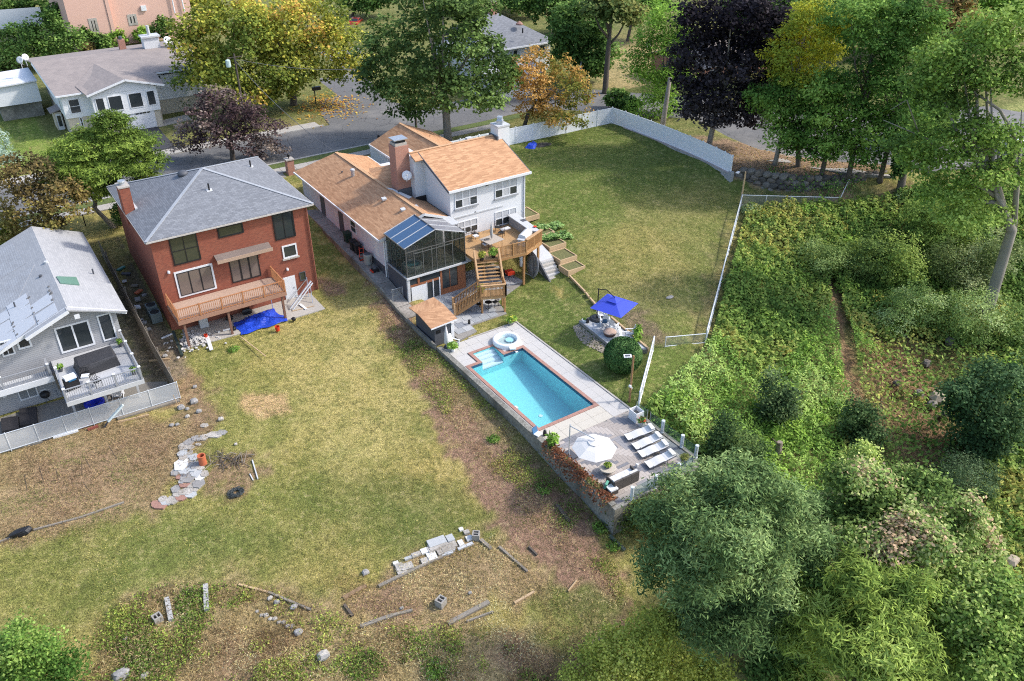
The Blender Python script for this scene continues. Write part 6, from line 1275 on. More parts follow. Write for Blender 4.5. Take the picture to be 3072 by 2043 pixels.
for (x, y), m_, lb in ((cp(925, 950), stdm('green pillow', (0.1, 0.3, 0.22), .8, .2), 'small green cushion lying at the near end of the wicker sofa'),):
 q = PX(x, y, .55); single('cushion', MB().obox((q.x, q.y, .55), (.42, .16, .4), rz + .6, .3), m_, lb, 'cushion')
q = PX(*cp(1000, 985), .4); t = thing('wicker_footstool', 'dark wicker footstool at the left end of the sofa', 'footstool', (q.x, q.y, 0)); MB().obox((q.x, q.y, .17), (.6, .6, .3), rz).build('frame', WICK, t); MB().obox((q.x, q.y, .38), (.58, .58, .1), rz).build('cushion', WHITE, t)
q = PX(*cp(1315, 720), 0); t = thing('watering_can', 'small white watering can on the terrace behind the sofa', 'watering can', (q.x, q.y, 0)); MB().lathe((q.x, q.y, 0), [(.1, 0), (.1, .22), (.07, .26)], 12).build('body', WHITE, t); MB().cyl((q.x + .08, q.y, .06), (q.x + .28, q.y, .28), .02, n=6).build('spout', WHITE, t)
# small furniture kinds
def adirondack(m_, lb, loc, rz):
 t = thing('garden_chair', lb, 'chair', loc, rz, 'white garden chairs')
 for k in range(5): MB().obox((-.22 + k * .11, .02, .34), (.09, .55, .03), 0, -.12).build('seat_slat', m_, t)
 for k in range(5): MB().obox((-.22 + k * .11, .34, .68 + .05 * (2 - abs(k - 2))), (.095, .03, .75), 0, -.35).build('back_slat', m_, t)
 for s in (-.36, .36):
  MB().box(s - .06, s + .06, -.3, .35, .53, .56).build('armrest', m_, t); MB().box(s - .02, s + .02, -.28, -.18, 0, .53).build('leg', m_, t); MB().bar((s, -.2, .33), (s, .5, .08), .03, .1).build('leg', m_, t)
 return t
def ironchair(m_, lb, loc, rz, cat='chair', name='iron_chair', wide=.5, group=None):
 t = thing(name, lb, cat, loc, rz, group); MB().box(-wide / 2, wide / 2, -.24, .24, .42, .45).build('seat', m_, t)
 for s in (-wide / 2 + .02, wide / 2 - .02):
  for y in (-.22, .22): MB().cyl((s, y, 0), (s, y, .43), .018, n=6).build('leg', m_, t)
  MB().cyl((s, .23, .43), (s, .3, .95), .018, n=6).build('back_post', m_, t); MB().tube([(s, -.22, .43), (s, -.22, .66), (s, .26, .66)], .016, 6).build('armrest', m_, t)
 MB().bar((-wide / 2, .3, .95), (wide / 2, .3, .95), .03, .04).build('top_rail', m_, t)
 n_ = max(3, int(wide / .12))
 for k in range(1, n_): x = -wide / 2 + wide * k / n_; MB().bar((x - .05, .24, .46), (x + .05, .3, .94), .012, .02).build('back_bar', m_, t); MB().bar((x + .05, .24, .46), (x - .05, .3, .94), .012, .02).build('back_bar', m_, t)
 return t
# seating by the blue parasol: concrete slab bed, gravel, fire bowl, chairs
struct('parasol_slab', MB().prism([(37.75, 46.3), (37.35, 41.2), (39.45, 39.75), (40.1, 45.0), (39.5, 46.2)], .0, .44), CONG)
psl = bpy.data.objects['parasol_slab']
for i in range(6):
 for j in range(3):
  a = Vector((37.72, 46.15, 0)).lerp(Vector((37.37, 41.3, 0)), i / 6 + .004); b = Vector((37.72, 46.15, 0)).lerp(Vector((37.37, 41.3, 0)), (i + 1) / 6 - .004); d1 = Vector((40.05, 45.1, 0)).lerp(Vector((39.5, 39.85, 0)), i / 6 + .004); d2 = Vector((40.05, 45.1, 0)).lerp(Vector((39.5, 39.85, 0)), (i + 1) / 6 - .004)
  q = [a.lerp(d1, j / 3 + .006), a.lerp(d1, (j + 1) / 3 - .006), b.lerp(d2, (j + 1) / 3 - .006), b.lerp(d2, j / 3 + .006)]; MB().prism([(k.x, k.y) for k in q], .44, .47).build('slab', LGREY if (i + j) % 2 else SLATE[1], psl)
single('timber_edge', MB().bar((40.2, 45.1, .45), (39.55, 39.7, .42), .16, .3), WOODP, 'pale timber edge between the parasol slab and the mulch', 'timber')
gvl = MB()
for k in range(900):
 t_, s_ = random.random(), random.random(); x = 37.65 - .37 * t_ - s_ * (1.1 * math.sin(math.pi * min(1, .12 + t_ * .8)) + .15); y = 46.2 - 5.2 * t_
 s = random.uniform(.05, .12); gvl.obox((x, y, H(x, y) + .02), (s, s * .8, s * .6), random.uniform(0, 3), random.uniform(-.4, .4))
gvl.build('gravel', stdm('mixed gravel', (0.36, 0.31, 0.25), .9, .35, 6.0), None, kind='stuff')
q = PX(*c6(1170, 1130), .5); fb = thing('fire_bowl', 'round brown covered fire bowl on the parasol slab', 'fire pit', (q.x, q.y, .47))
MB().lathe((q.x, q.y, .47), [(.3, 0), (.48, .1), (.52, .3), (.5, .34)], 20).build('bowl', stdm('dark brown bowl', (0.1, 0.05, 0.04), .7, .2), fb, smooth=True); MB().lathe((q.x, q.y, .8), [(.55, 0), (.5, .06), (.1, .1), (.02, .1)], 20).build('lid', stdm('tan lid', (0.46, 0.33, 0.27), .7, .08), fb, smooth=True)
for (u, v, rz, lb) in ((1035, 800, 2.6, 'white garden chair with blue striped cushion under the blue parasol'), (1260, 930, 2.0, 'white garden chair right of the brown fire bowl'), (1700, 1150, -2.2, 'white garden chair with a rounded back near the clipped bush'), (1560, 1230, .6, 'white garden chair facing the clipped bush'), (960, 640, -.4, 'white garden chair half hidden under the blue parasol')):
 q = PX(*c6(u, v), .6); adirondack(WHITE, lb, (q.x, q.y, .47), rz)
q = PX(*c6(1035, 760), .95); single('striped_cushion', MB().obox((q.x, q.y, .95), (.4, .12, .35), 2.6, -.3), stdm('blue striped cloth', (0.05, 0.12, 0.22), .8, .3, 12.0), 'blue and white striped cushion on a white garden chair', 'cushion')
q = PX(*c6(570, 760), .6); single('lantern', MB().box(q.x - .1, q.x + .1, q.y - .1, q.y + .1, .47, .8).lathe((q.x, q.y, .8), [(.12, 0), (.02, .1)], 4), BLACK, 'small black lantern beside the parasol base', 'lantern')
q = PX(*c6(490, 730), .6); t = thing('round_planter', 'white round planter with a small plant beside the black lantern', 'planter', (q.x, q.y, .47)); MB().lathe((q.x, q.y, .47), [(.2, 0), (.26, .18), (.24, .2)], 14).build('pot', WHITE, t); rplant = (t, Vector((q.x, q.y, .67)))
# deck furniture behind the white house
def kd(x, y, z): q = PX(1350 + x * 450 / 2016, 600 + y * 450 / 2016, z); return q
q = kd(560, 530, DZ + .72); t = thing('patio_table', 'square tan patio table with closed parasol on the tall deck', 'table', (q.x, q.y, DZ)); TAN = stdm('tan tabletop', (0.42, 0.36, 0.3), .6, .08)
MB().obox((q.x, q.y, DZ + .73), (1.7, 1.5, .04), R(8)).build('top', TAN, t)
for dx in (-.7, .7):
 for dy in (-.6, .6): MB().cyl((q.x + dx, q.y + dy, DZ), (q.x + dx, q.y + dy, DZ + .72), .025, n=6).build('leg', BLACK, t)
t = thing('closed_parasol', 'closed grey parasol standing through the tan patio table', 'parasol', (q.x, q.y, DZ)); CLO = stdm('grey parasol cloth', (0.42, 0.41, 0.4), .8, .08); MB().lathe((q.x, q.y, DZ + .9), [(.07, 0), (.13, .3), (.1, 1.1), (.03, 1.45)], 10).build('cloth', CLO, t, smooth=True); MB().cyl((q.x, q.y, DZ + .02), (q.x, q.y, DZ + 2.45), .025, n=8).build('mast', LGREY, t)
GRP = 'black iron chairs on the tall deck'
for (x, y, rz, lb, nm, wd) in ((340, 470, R(100), 'black iron armchair with pale cushion beside the sunroom glass', 'iron_chair', .55), (490, 445, R(0), 'black iron chair against the white wall behind the tan table', 'iron_chair', .5), (480, 590, R(170), 'black iron chair tucked under the near side of the tan table', 'iron_chair', .5), (690, 450, R(-60), 'black iron chair at the right of the tan table', 'iron_chair', .5), (640, 380, R(60), 'black iron chair left of the iron bench', 'iron_chair', .5)):
 q = kd(x, y, DZ + .3); ironchair(BLACK, lb, (q.x, q.y, DZ), rz, wide=wd, group=GRP)
q = kd(770, 370, DZ + .3); ironchair(BLACK, 'black iron bench with pale cushions under the ground-floor windows', (q.x, q.y, DZ), R(0), 'bench', 'iron_bench', 1.4)
for x, y, lb in ((345, 480, 'pale seat cushion on the iron armchair beside the sunroom'), (740, 385, 'pale seat cushion on the iron bench'), (480, 590, 'pale seat cushion on the chair under the tan table')):
 q = kd(x, y, DZ + .5); single('seat_cushion', MB().obox((q.x, q.y, DZ + .5), (.95 if x == 740 else .48, .44, .08), 0), stdm('pale cushion', (0.62, 0.62, 0.64), .8, .05), lb, 'cushion')
# bistro set below the landing
def s3p(x, y, z): return PX(1400 + x * .12755, 780 + y * .12755, z)
q = s3p(510, 1090, .3); t = thing('bistro_table', 'small black bistro table on the patio below the stair landing', 'table', (q.x, q.y, .03)); MB().lathe((q.x, q.y, .03), [(.3, .68), (.3, .71)], 16).build('top', BLACK, t); MB().cyl((q.x, q.y, .05), (q.x, q.y, .7), .025, n=6).build('stem', BLACK, t)
for k in range(3): a = k * 2.1; MB().bar((q.x, q.y, .1), (q.x + .28 * math.cos(a), q.y + .28 * math.sin(a), .04), .03).build('foot', BLACK, t)
for (dx, dy, rz, lb) in ((.75, .1, -1.4, 'black bistro chair right of the small bistro table'), (-.55, .5, .8, 'black bistro chair left of the small bistro table')): ironchair(BLACK, lb, (q.x + dx, q.y + dy, .03), rz, wide=.42)
# pots and closed parasol by the shed
def S5(x, y, z): return PX(1200 + x * 450 / 2352, 850 + y * 450 / 2352, z)
q = S5(735, 1000, 0); t = thing('folded_parasol', 'folded white parasol standing in front of the pool shed', 'parasol', (q.x, q.y, 0)); MB().lathe((q.x, q.y, .35), [(.17, 0), (.22, .1), (.16, .9), (.06, 1.45), (.02, 1.6)], 12).build('cloth', stdm('off-white cloth', (0.62, 0.6, 0.6), .8, .06), t, smooth=True); MB().cyl((q.x, q.y, 0), (q.x, q.y, 2.0), .03, n=8).build('mast', WHITE, t); MB().lathe((q.x, q.y, 0), [(.28, 0), (.26, .07)], 14).build('base', DGREY, t)
adirondack(WHITE, 'white chair beside the folded parasol at the shed corner', (S5(850, 950, .3).x, S5(850, 950, .3).y, 0), .5)
q = S5(830, 1060, 0); pot_g = thing('potted_fern', 'bright green fern in a pot beside the folded parasol', 'potted plant', (q.x, q.y, 0)); MB().lathe((q.x, q.y, 0), [(.14, 0), (.2, .3), (.18, .32)], 12).build('pot', WHITE, pot_g); potfern = Vector((q.x, q.y, .4))
q = S5(1085, 640, 0); t = thing('path_lantern', 'small black path lantern on the slate kerb', 'lantern', (q.x, q.y, .03)); MB().box(q.x - .08, q.x + .08, q.y - .08, q.y + .08, .03, .38).build('body', BLACK, t); MB().lathe((q.x, q.y, .38), [(.11, 0), (.02, .1)], 4).build('cap', BLACK, t)
def W4(x, y, z): return PX(1350 + x * .2551, 950 + y * .2551, z)
q = W4(1035, 1390, .2); t = thing('pool_chair', 'small blue and white folding chair at the terrace edge', 'chair', (q.x, q.y, 0)); MB().obox((q.x, q.y, .3), (.5, .45, .05), .3).build('seat', WHITE, t); MB().obox((q.x - .1, q.y + .25, .5), (.5, .05, .45), .3, -.3).build('back', stdm('blue webbing', (.05, .15, .3), .8, .2, 9.), t)
for dx in (-.2, .2):
 for dy in (-.18, .18): MB().cyl((q.x + dx, q.y + dy, 0), (q.x + dx, q.y + dy, .3), .015, n=5).build('leg', WHITE, t)
single('black_speaker', MB().lathe((W4(1115, 1370, .2).x, W4(1115, 1370, .2).y, 0), [(.1, 0), (.14, .2), (.1, .45), (.02, .5)], 12), BLACK, 'small black speaker at the near corner of the pool', 'speaker', smooth=True)
def pot(u, v, m_, lb, r_=.24, h_=.45):
 q = PX(u, v, 0); t = thing('potted_plant', lb, 'potted plant', (q.x, q.y, 0)); MB().lathe((q.x, q.y, 0), [(r_ * .7, 0), (r_, h_), (r_ * .9, h_ + .03), (r_ * .85, h_ - .04)], 14).build('pot', m_, t); return t, Vector((q.x, q.y, h_))
pots = [pot(*cp(240, 480), BLACK, 'tall leafy plant in a black pot at the terrace wall', .25, .5), pot(*cp(1370, 200), LGREY, 'red-flowered plant in a grey pot behind the sun loungers', .26, .4), pot(*cp(1910, 690), MGREY, 'grass-like plant in a grey pot near the glass balustrade', .26, .5)]
q = tq; t = thing('bowl_plant', 'leafy plant in a dark bowl on the round stone table', 'potted plant', (q.x, q.y, .46)); MB().lathe((q.x, q.y, .46), [(.15, 0), (.24, .14), (.22, .16)], 14).build('pot', DGREY, t); pots.append((t, Vector((q.x, q.y, .62))))
pb_ = S5(1740, 640, 0); t = thing('stone_trough', 'stone trough with leafy plant at the terrace corner by the lawn', 'potted plant', (pb_.x, pb_.y, 0)); MB().lathe((pb_.x, pb_.y, 0), [(.2, 0), (.3, .25), (.27, .27)], 10).build('pot', STONEG, t); pots.append((t, Vector((pb_.x, pb_.y, .35))))
q = PX(*c6(0, 0), 0)
fp = PX(1909, 1240, .5); t = thing('filter_crate', 'open white-rimmed box beside the pale fence at the terrace corner', 'box', (fp.x, fp.y, 0))
for a in ((-.35, -.3, -.4, .4), (.3, .35, -.4, .4), (-.3, .3, -.4, -.35), (-.3, .3, .35, .4)): MB().box(fp.x + a[0], fp.x + a[1], fp.y + a[2], fp.y + a[3], 0, .8).build('side', WHITE, t)
MB().box(fp.x - .3, fp.x + .3, fp.y - .35, fp.y + .35, .1, .45).build('contents', WOODG, t)
# ------------------------------------------------------------------ street furniture
for (x, y, lb) in ((28.2, 85.2, 'brick gate pillar nearest the red brick house'), (39.0, 85.4, 'brick gate pillar beside the street-side tan roof')):
 t = thing('brick_pillar', lb, 'pillar', (x, y, 2.8)); MB().box(x - .38, x + .38, y - .38, y + .38, 2.5, 4.5).build('shaft', BRICKP, t); MB().box(x - .46, x + .46, y - .46, y + .46, 4.5, 4.62).build('cap', CONC, t)
 o_ = MB().lathe((x, y, 4.62), [(.06, 0), (.06, .15), (.14, .2), (.16, .45), (.03, .55)], 8).build('lantern', BLACK, t)
def pole(u, v, z, h_, lb, r_=.14, m_=None):
 q = PX(u, v, z); t = thing('utility_pole', lb, 'utility pole', (q.x, q.y, z)); MB().cyl((q.x, q.y, z - .3), (q.x, q.y, z + h_), r_, r_ * .75, 8).build('pole', m_ or BARK, t); return t, q
t, pq = pole(740, 385, 3.0, 9.0, 'wooden utility pole with round lamp behind the purple maple')
q1 = Vector((pq.x, pq.y, 11.5)); MB().bar((q1.x - .9, q1.y, 11.6), (q1.x + .9, q1.y, 11.6), .1).build('crossarm', BARK, t); MB().lathe((q1.x - .9, q1.y - .2, 10.6), [(.25, 0), (.3, .1), (.28, .8), (.1, .9)], 12).build('lamp_head', stdm('pale green lamp', (.5, .62, .6), .5, .05), t)
t, pq2 = pole(1249, 388, 3.0, 8.5, 'dark utility pole beside the big green maple', .16)
MB().bar((pq2.x - .8, pq2.y, 11.2), (pq2.x + .8, pq2.y, 11.2), .1).build('crossarm', BARK, t)
def cable(a, b, sag, lb, r_=.025):
 a, b = Vector(a), Vector(b); pts = [a.lerp(b, k / 12) - Vector((0, 0, sag * 4 * (k / 12) * (1 - k / 12))) for k in range(13)]; single('overhead_cable', MB().tube(pts, r_, 5), stdm('cable rubber', (.16, .16, .17), .6, .05), lb, 'cable')
cable((q1.x, q1.y, 11.4), (pq2.x, pq2.y, 11.0), 1.0, 'overhead cable sagging across the street between the two poles')
cable((q1.x, q1.y, 11.2), (31.0, 79.0, 6.7), .8, 'overhead cable running from the lamp pole to the tan roof', .03)
q = PX(949, 318, 3.0); t = thing('mailbox_post', 'dark post with black box at the street corner', 'post', (q.x, q.y, 3.0)); MB().cyl((q.x, q.y, 2.8), (q.x, q.y, 5.2), .07, n=8).build('post', BLACK, t); MB().obox((q.x + .3, q.y, 5.3), (1.1, .5, .45)).build('box', BLACK, t)
q = PX(259, 684, 2.6); t = thing('garden_lamp', 'thin black garden lamp beside the front walk of the grey house', 'lamp', (q.x, q.y, 2.5)); MB().cyl((q.x, q.y, 2.4), (q.x, q.y, 4.0), .05, n=8).build('post', BLACK, t); MB().lathe((q.x, q.y, 2.45), [(.4, 0), (.3, .25), (.05, .35)], 10).build('base', BLACK, t)
def car(lb, loc, rz, paint):
 t = thing('parked_car', lb, 'car', loc, rz); pr_ = [(-2.2, .35), (-2.25, .7), (-2.1, .95), (-1.3, 1.02), (-.75, 1.42), (.7, 1.45), (1.25, 1.02), (2.0, .88), (2.25, .65), (2.2, .35)]
 k = MB(); n_ = len(pr_)
 for s, tt in ((-.86, 1), (.86, 1)):
  for (x, z) in pr_: k.v.append((x, s * (.86 if z > 1.2 else 1), z))
 k.f += [tuple(range(n_)), tuple(range(2 * n_ - 1, n_ - 1, -1))] + [(i, n_ + i, n_ + (i + 1) % n_, (i + 1) % n_) for i in range(n_)]; k.build('body', paint, t)
 for s in (-1, 1):
  MB().wallx([(-1.15, 1.03), (1.1, 1.03), (.65, 1.38), (-.7, 1.36)], s * .83 - .02, s * .83 + .02).build('side_window', GLASSD, t)
  for x in (-1.4, 1.4):
   w_ = MB().tube([(x, s * .72, .34), (x, s * .9, .34)], .34, 16).build('wheel', BLACK, t); MB().tube([(x, s * .9, .34), (x, s * .915, .34)], .2, 12).build('rim', STEEL, w_)
  MB().obox((2.2, s * .6, .7), (.1, .35, .14)).build('headlight', WHITE, t); MB().obox((-2.24, s * .65, .78), (.06, .3, .14)).build('tail_light', REDP, t)
 MB().slab([(.72, -.68, 1.46), (.72, .68, 1.46), (1.24, .72, 1.06), (1.24, -.72, 1.06)], .03).slab([(-.78, -.68, 1.45), (-.78, .68, 1.45), (-1.26, .72, 1.06), (-1.26, -.72, 1.06)], .03).build('windscreen', GLASSD, t); return t
CARW = stdm('white car paint', (.75, .76, .78), .25, .02, spec=.6); CARR = stdm('red car paint', (.45, .04, .03), .25, .05, spec=.6)
q = PX(3052, 455, 3.1); car('white car parked at the right edge behind the oak branches', (q.x, q.y, 3.1), R(75), CARW)
q = PX(1068, 78, 3.2); car('red car half hidden behind the yellow maples', (q.x, q.y, 3.2), R(50), CARR)
q = PX(1812, 150, 3.4); t = thing('basketball_hoop', 'grey basketball hoop beside the dry back lawn', 'basketball hoop', (PX(1945, 190, 3.4).x, PX(1945, 190, 3.4).y, 3.4)); q = PX(1945, 190, 3.4); MB().cyl((q.x, q.y, 3.2), (q.x, q.y, 6.6), .08, n=8).build('post', BLACK, t); MB().obox((q.x - .5, q.y - .3, 6.6), (1.8, .06, 1.1), .4).build('backboard', MGREY, t)
q = PX(1742, 228, 4.4); t = thing('folded_white_parasol', 'folded white parasol beyond the orange maple', 'parasol', (q.x, q.y, 4.0)); MB().lathe((q.x, q.y, 4.2), [(.3, 0), (.38, .3), (.25, 1.6), (.05, 2.5)], 10).build('cloth', WHITE, t, smooth=True); MB().cyl((q.x, q.y, 3), (q.x, q.y, 6.8), .05, n=6).build('mast', WHITE, t)
wfb = thing('white_board_fence', 'white board fence below the hedge at the top left corner', 'fence', tuple(PX(60, 90, 4))); a, b = PX(-40, 92, 4), PX(135, 78, 4)
for k in range(14): p, p2 = a.lerp(b, k / 14), a.lerp(b, (k + 1) / 14); MB().bar((p.x, p.y, 5.6), (p2.x, p2.y, 5.6), .08, 3.2).build('panel', WVINYL, wfb)
# ------------------------------------------------------------------ things lying about behind the brick house
def b5(x, y): return 420 + x * .2551, 750 + y * .2551
def tarp(name, cs, hs, mat, lb, nu=26, nv=12, seed=1, amp=.1):
 r_ = np.random.default_rng(seed); c_ = [Vector(q) for q in cs]; k = MB(); ph_ = r_.uniform(0, 6, 8)
 for i in range(nv + 1):
  for j in range(nu + 1):
   s, t_ = j / nu, i / nv; p = c_[0].lerp(c_[1], s).lerp(c_[3].lerp(c_[2], s), t_); e = min(1, 5 * min(s, 1 - s, t_, 1 - t_) + .0)
   h_ = hs(s, t_) * e + amp * e * (math.sin(9 * s + 4 * t_ + ph_[0]) * math.sin(7 * t_ + 3 * s + ph_[1]) + .6 * math.sin(23 * s - 11 * t_ + ph_[2]) * math.sin(17 * t_ + ph_[3])) + amp * .25 * r_.normal() * e
   dx = .12 * math.sin(8 * t_ + ph_[4]) * (1 if s in (0, 1) else 0) + .1 * math.sin(14 * s + ph_[5]) * (1 if t_ in (0, 1) else 0)
   k.v.append((p.x + dx, p.y + dx, max(.025 + p.z, p.z + h_ + .02)))
 for i in range(nv):
  for j in range(nu): a = i * (nu + 1) + j; k.f.append((a, a + 1, a + nu + 2, a + nu + 1))
 return single(name, k, mat, lb, 'tarp')
tarp('blue_tarp', [PX(*b5(1085, 860), .0), PX(*b5(1560, 690), .0), PX(*b5(1745, 830), .0), PX(*b5(1195, 1000), .0)], lambda s, t_: .12 + .26 * math.exp(-((s - .62) ** 2 + (t_ - .3) ** 2) * 16) + .1 * math.exp(-((s - .2) ** 2 + (t_ - .5) ** 2) * 12), BLUET, 'crumpled blue tarp heaped under the brown wooden deck', 40, 20, amp=.08)
p = PX(1588, 445, 2.7); tarp('blue_tarp', [PX(1568, 452, 2.75), PX(1600, 428, 2.75), PX(1614, 438, 2.75), PX(1606, 455, 2.75)], lambda s, t_: .5, BLUET, 'small blue tarp over a heap beside the white fence', 10, 8, 3, .1)
single('soil_heap', rock(MB(), tuple(PX(1625, 438, 2.8)), (3.6, 2.0, .5), 5), stdm('dark heap', (.06, .055, .05), .95, .3, 4.0), 'dark heap of soil beside the small blue tarp', 'heap')
def bucket(u, v, z, r_, h_, lb, m_):
 q = PX(u, v, z); t = thing('bucket', lb, 'bucket', (q.x, q.y, z)); MB().lathe((q.x, q.y, z), [(r_ * .8, 0), (r_, h_), (r_ * .93, h_), (r_ * .75, .05)], 16).build('pail', m_, t); MB().lathe((q.x, q.y, z + h_ * .88), [(r_ * 1.04, 0), (r_ * 1.04, .04)], 16, cap=False).build('rim', m_, t)
bucket(*b5(1620, 948), 0, .2, .42, 'upright red bucket on the grass in front of the blue tarp', REDP)
bucket(*b5(778, 1030), 0.02, .15, .3, 'small red bucket beside the white rubble', REDP)
q = PX(*b5(755, 900), 0.02); t = thing('metal_cabinet', 'pale grey metal cabinet standing under the brown deck', 'cabinet', (q.x, q.y, 0)); MB().box(q.x - .35, q.x + .35, q.y - .2, q.y + .2, .02, 1.0).build('body', LGREY, t); MB().box(q.x - .32, q.x + .32, q.y - .22, q.y - .201, .06, .95).build('door', LGREY, t); MB().box(q.x + .2, q.x + .26, q.y - .25, q.y - .221, .5, .62).build('handle', STEEL, t)
rb = MB(); c_ = PX(*b5(640, 1060), 0)
for k in range(260):
 a, d_ = random.uniform(0, 6.28), random.gauss(0, .75); x, y = c_.x + d_ * math.cos(a) * 1.3, c_.y + d_ * math.sin(a) * 1.3; s = random.uniform(.08, .22); rb.obox((x, y, max(.03, .4 - abs(d_) * .4) * random.uniform(.3, 1)), (s, s * .8, s * .5), random.uniform(0, 3), random.uniform(-.6, .6))
rb.build('rubble', stdm('white rubble', (.55, .53, .51), .9, .35, 4.0), None, kind='stuff')
def stick(a, b, za, zb, wd, ht, m_, lb, name, cat):
 p, q = PX(a[0], a[1], za), PX(b[0], b[1], zb); return single(name, MB().bar(p, q, wd, ht), m_, lb, cat)
stick(b5(1765, 690), b5(2010, 365), .1, 2.1, .12, .1, WHITE, 'first of two long white gutters leaning by the basement door', 'white_gutter', 'gutter')
stick(b5(1800, 700), b5(2030, 385), .1, 2.0, .1, .08, WHITE, 'second long white gutter leaning by the basement door', 'white_gutter', 'gutter')
stick(b5(790, 1015), b5(840, 1175), .06, .04, .28, .05, WHITE, 'white board lying beside the rubble heap', 'white_board', 'board')
stick(b5(1185, 1020), b5(1480, 1250), .06, .05, .07, .05, WOODP, 'thin pale pole lying across the lawn from the deck post', 'thin_pole', 'pole')
stick(b5(975, 945), b5(1090, 920), .08, .08, .12, .08, WHITE, 'short white offcut beside the blue tarp', 'white_board', 'board')
stick(b5(1880, 635), b5(1955, 695), .08, .06, .22, .05, WHITE, 'white plank lying in front of the basement door', 'white_board', 'board')
stick(b5(1785, 720), b5(2050, 655), .04, .04, .06, .04, WOODP, 'pale batten lying on the grass right of the blue tarp', 'batten', 'batten')
stick(b5(1540, 560), b5(1560, 680), 1.5, .1, .06, .06, WHITE, 'white pipe leaning against the wall under the deck', 'white_pipe', 'pipe')
sfd = thing('steel_trestle', 'steel trestle frame standing beside the basement door', 'trestle', tuple(PX(*b5(1960, 550), 0)))
for a, b, za, zb in (((1720, 510), (1975, 550), .2, .2), ((1745, 610), (1960, 340), .1, 1.5), ((1960, 320), (1985, 550), 1.6, .02), ((2000, 400), (2030, 620), 1.4, .02)): MB().bar(PX(*b5(*a), za), PX(*b5(*b), zb), .05).build('bar', STEEL, sfd)
def lump(u, v, z, s, m_, lb, name, cat, seed=3):
 q = PX(u, v, z); return single(name, rock(MB(), (q.x, q.y, z + s[2] * .42), s, seed), m_, lb, cat)
BAGM = stdm('black bin bag', (.018, .019, .022), .3, .4, 5.0, bmp=.05)
lump(*b5(1260, 750), 0.0, (1.1, .6, .6), BAGM, 'black bin bags piled behind the blue tarp', 'bin_bag', 'bin bag', 4); lump(*b5(1055, 820), 0, (.7, .6, .5), BAGM, 'black bin bag at the left end of the blue tarp', 'bin_bag', 'bin bag', 5); lump(*b5(1810, 830), 0, (.4, .4, .35), BAGM, 'small black bag at the right end of the blue tarp', 'bin_bag', 'bin bag', 6); lump(*b5(1110, 940), 0, (.4, .4, .35), BAGM, 'small black bag between the offcut and the deck post', 'bin_bag', 'bin bag', 8)
stick(b5(390, 960), b5(495, 1240), .5, .0, .2, .18, stdm('dark green drainpipe', (.03, .045, .04), .4, .1), 'dark green drainpipe lying beside the brick house corner', 'drainpipe', 'pipe')
stick(b5(250, 1040), b5(380, 985), .1, .12, .12, .1, WHITE, 'white plastic pipe elbow in the alley debris', 'white_pipe', 'pipe')
for k, (x, y, s, lb) in enumerate(((165, 800, (.75, .5, .3), 'larger white carton lying in the alley'), (185, 905, (.45, .6, .16), 'flattened white carton in the alley'))):
 q = PX(*b5(x, y), 0); single('carton', MB().obox((q.x, q.y, s[2] / 2), s, .5 + k, .2), WHITE, lb, 'carton')
for k, (x, y, s) in enumerate(((60, 910, .6), (115, 965, .5), (40, 880, .35), (290, 1225, .5), (80, 650, .5))):
 q = PX(*b5(x, y), 0); single('alley_stone', rock(MB(), (q.x, q.y, H(q.x, q.y) + .06), (s, s * .8, s * .5), k + 50), STONEG, ['broad grey stone in the alley below the cartons', 'mid-sized grey stone in the alley beside the pipe elbow', 'small grey stone against the board fence', 'pale stone at the end of the green drainpipe', 'grey stone beside the air conditioners'][k], 'stone')
q = PX(410, 880, .3); ac = thing('air_conditioner', 'nearer of the two green-grey condensers beside the brick house', 'air conditioner', (8.6, 66.0, .3)); ACM = stdm('green-grey metal', (.16, .2, .2), .5, .1)
def acunit(t, x, y, z, s=.42, h_=.85):
 MB().box(x - s, x + s, y - s, y + s, z, z + h_).build('casing', ACM, t); MB().lathe((x, y, z + h_), [(s * .85, .0), (s * .85, .04), (s * .75, .04), (s * .7, .005)], 18, cap=False).build('fan_guard', BLACK, t); MB().lathe((x, y, z + h_ - .001), [(s * .7, .004), (.02, .01)], 18, cap=False).build('fan', BLACK, t)
for (x, y, lb) in ((8.65, 65.9, 'nearer of the two green-grey condensers beside the brick house'), (8.65, 67.0, 'farther of the two green-grey condensers beside the brick house')):
 if y < 66.5: acunit(ac, x, y, H(x, y))
 else: t = thing('air_conditioner', lb, 'air conditioner', (x, y, H(x, y))); acunit(t, x, y, H(x, y))
for k in range(7):
 q = Vector((random.uniform(7.7, 9.0), 68.3 + k * 1.0, 0)); single('alley_scrap', MB().obox((q.x, q.y, H(q.x, q.y) + .12), (random.uniform(.3, .8), random.uniform(.2, .5), .14), random.uniform(0, 3), random.uniform(-.3, .3)), [WHITE, STONEG, TERRA, WOODG, LGREY, DGREY, stdm('teal scrap', (.05, .2, .18), .5, .2)][k], ['white', 'grey stone-like', 'orange-brown', 'weathered wooden', 'light grey', 'dark grey', 'teal'][k] + ' scrap lying in the shaded alley beside the brick house', 'scrap')
